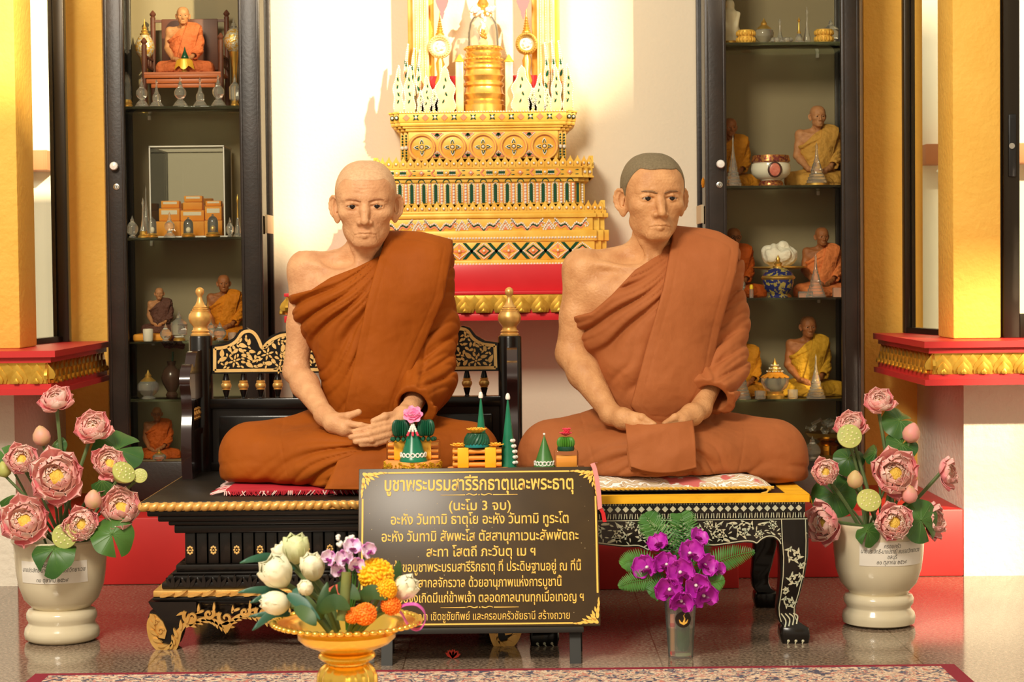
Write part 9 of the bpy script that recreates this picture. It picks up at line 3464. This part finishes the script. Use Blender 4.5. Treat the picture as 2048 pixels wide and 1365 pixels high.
# small white filler flower
c = at(693, 1080, GYB + 0.01)
t = thing('filler_flower_sprig', 'sprig of tiny white flowers at the very top of the golden bowl', 'flower sprig', BASE)
m = MB()
R9 = random.Random(9)
for i in range(34):
 m.ell(c - BASE + Vector((R9.uniform(-0.018, 0.018), R9.uniform(-0.01, 0.01), R9.uniform(-0.010, 0.008))), 0.0035, 6, 4)
part('blossoms', m, M_wbead, t)
stem_to(t, BASE, c, 0.002, m_=M_fern)
M_bamb = mat('blue_green_leaf', srgb(34, 80, 66), 0.45, col2=srgb(50, 100, 74), nscale=10)
M_dleaf = mat('dark_green_leaf', srgb(38, 70, 36), 0.5, col2=srgb(70, 96, 44), nscale=10)
def blade(label, pts, w, m_=None, name='pointed_leaf', base=None):
 P = smooth_path([at(px, py, GYB + dy) for px, py, dy in pts], 6)
 b = base or BASE
 t = thing(name, label, 'leaf', b, group='leaves in the golden bowl')
 rows = []
 n = len(P)
 for i, p in enumerate(P):
  u = i / (n - 1)
  d = (P[min(i + 1, n - 1)] - P[max(i - 1, 0)]).normalized()
  sd = d.cross((CAMV - p).normalized()).normalized()
  ww = w * math.sin(PI * (0.10 + 0.88 * u)) * 0.5
  rows.append([p - b - sd * ww, p - b + Vector((0, -0.002, 0)), p - b + sd * ww])
 part('blade', MB().sheet(rows, 0.0009), m_ or M_bamb, t, angle=60)
for (lab, pts, w) in (
 ('long pointed leaf at the upper left of the golden bowl', [(590, 1140, 0.03), (545, 1116, 0.02), (510, 1118, 0.0), (480, 1127, -0.01)], 0.014),
 ('pointed leaf at the middle left of the golden bowl', [(590, 1200, 0.02), (550, 1184, 0.01), (510, 1181, 0.0), (476, 1186, 0.0)], 0.014),
 ('pointed leaf below the middle left one', [(580, 1205, 0.0), (540, 1192, 0.0), (500, 1207, -0.01)], 0.013),
 ('pointed leaf drooping at the lower left over the bowl rim', [(580, 1230, 0.0), (545, 1228, 0.0), (505, 1262, -0.01)], 0.016),
 ('narrow leaf just above the lower left drooping leaf', [(575, 1228, 0.0), (540, 1228, 0.0), (498, 1234, 0.0)], 0.010),
 ('blue green leaf across the centre left of the bowl', [(575, 1190, -0.05), (600, 1205, -0.06), (625, 1222, -0.07)], 0.020),
 ('blue green leaf beside the small cream bud', [(590, 1178, -0.04), (600, 1198, -0.055), (640, 1240, -0.07)], 0.018)):
 blade(lab, pts, w)
for (lab, pts, w) in (
 ('dark green leaf in the middle of the golden bowl', [(660, 1200, -0.03), (690, 1180, -0.05), (720, 1200, -0.06)], 0.030),
 ('dark green leaf below the yellow marigolds', [(715, 1205, -0.04), (745, 1185, -0.05), (775, 1200, -0.05)], 0.026),
 ('dark green leaf at the front of the golden bowl', [(640, 1225, -0.06), (670, 1205, -0.07), (700, 1220, -0.07)], 0.028),
 ('yellow green leaf left of the middle stem', [(640, 1240, -0.05), (645, 1205, -0.06), (655, 1165, -0.05)], 0.018),
 ('dark leaf tip behind the right white bud', [(790, 1170, 0.03), (795, 1145, 0.03), (798, 1122, 0.03)], 0.016),
 ('mottled leaf hanging over the front bowl rim', [(590, 1215, -0.06), (615, 1232, -0.08), (632, 1252, -0.09)], 0.024)):
 blade(lab, pts, w, M_dleaf)
# thick stem, folded coral ribbon, pink ribbon loop
p0, p1 = at(683, 1242, GYB - 0.06), at(693, 1145, GYB - 0.05)
solo('stalk', MB().tube([p0 - p0, (p1 - p0) * 0.5 + Vector((0.002, 0, 0)), p1 - p0], [0.009, 0.009, 0.008], 12), mat('olive_stalk', srgb(120, 124, 62), 0.5, col2=srgb(90, 104, 56), nscale=20), 'thick olive green stalk standing in the middle of the golden bowl', 'stalk', tuple(p0))
c = at(682, 1185, GYB - 0.035)
kk = GYB / F_PX
m = MB()
for (poly2, dy) in ((((-28, 6), (-6, 18), (2, -14), (-8, -6)), 0.0), (((0, -12), (8, 14), (30, 10), (22, -10)), -0.004), (((-10, 16), (0, 20), (6, -10), (-2, -16)), -0.008)):
 m.prism([(a * kk, b * kk) for a, b in poly2], dy - 0.0015, dy)
solo('folded_ribbon', m, mat('coral_ribbon', srgb(240, 112, 96), 0.4), 'folded coral red ribbon behind the thick stalk in the golden bowl', 'ribbon', tuple(c))
c = at(822, 1232, GYB - 0.03)
pts = [(-20, 18), (-6, 22), (12, 20), (26, 6), (28, -12), (18, -28), (4, -28), (-8, -16), (-16, 0), (-22, 8)]
P = []
for v in smooth_path([(a * kk, 0, b * kk) for a, b in pts], 5):
 P.append([v + Vector((0, -0.008 + 0.2 * v.x, 0.0)), v + Vector((0.0, 0.008 + 0.2 * v.x, 0.002))])
solo('ribbon_loop', MB().sheet(P, 0.0007), mat('magenta_ribbon', srgb(222, 90, 190), 0.3), 'magenta ribbon loop hanging at the right of the golden bowl rim', 'ribbon', tuple(c))

# ---------------------------------------------------------------- small things on the floor
c = onz(905, 1318, 0.0)
m = MB()
for a in (-0.7, -0.15, 0.4, 0.9):
 M = Matrix.Translation((0, 0, 0.0012)) @ Matrix.Rotation(a, 4, 'Y') @ Matrix.Rotation(-PI / 2 * 0.92, 4, 'Y') @ Matrix.Rotation(PI / 2, 4, 'X') if False else Matrix.Rotation(a, 4, 'Y')
 m.prism([(0.001, 0), (0.006, 0.012), (0.004, 0.022), (0, 0.018), (-0.004, 0.022), (-0.006, 0.012), (-0.001, 0)], -0.0006, 0.0006, 0, M)
solo('fallen_petal', m, mat('red_petal', srgb(206, 50, 30), 0.5), 'small red fallen flower standing on the floor under the chant board', 'petal', (c.x, c.y, 0.0005))
c = onz(742, 1330, 0.0)
t = thing('water_bottle', 'clear plastic water bottle on the floor just behind the golden bowl', 'bottle', (c.x - 0.012, c.y + 0.02, 0.0006))
r = 0.019
part('bottle', MB().lathe([(r * 0.9, 0), (r, 0.004), (r * 0.94, 0.012), (r, 0.020), (r * 0.94, 0.030), (r, 0.040), (r, 0.052), (r * 0.5, 0.066), (r * 0.45, 0.074)], 20), thin_glass('clear_plastic'), t)
part('cap', MB().lathe([(r * 0.5, 0.072), (r * 0.5, 0.082), (0, 0.082)], 16), M_wbead, t)
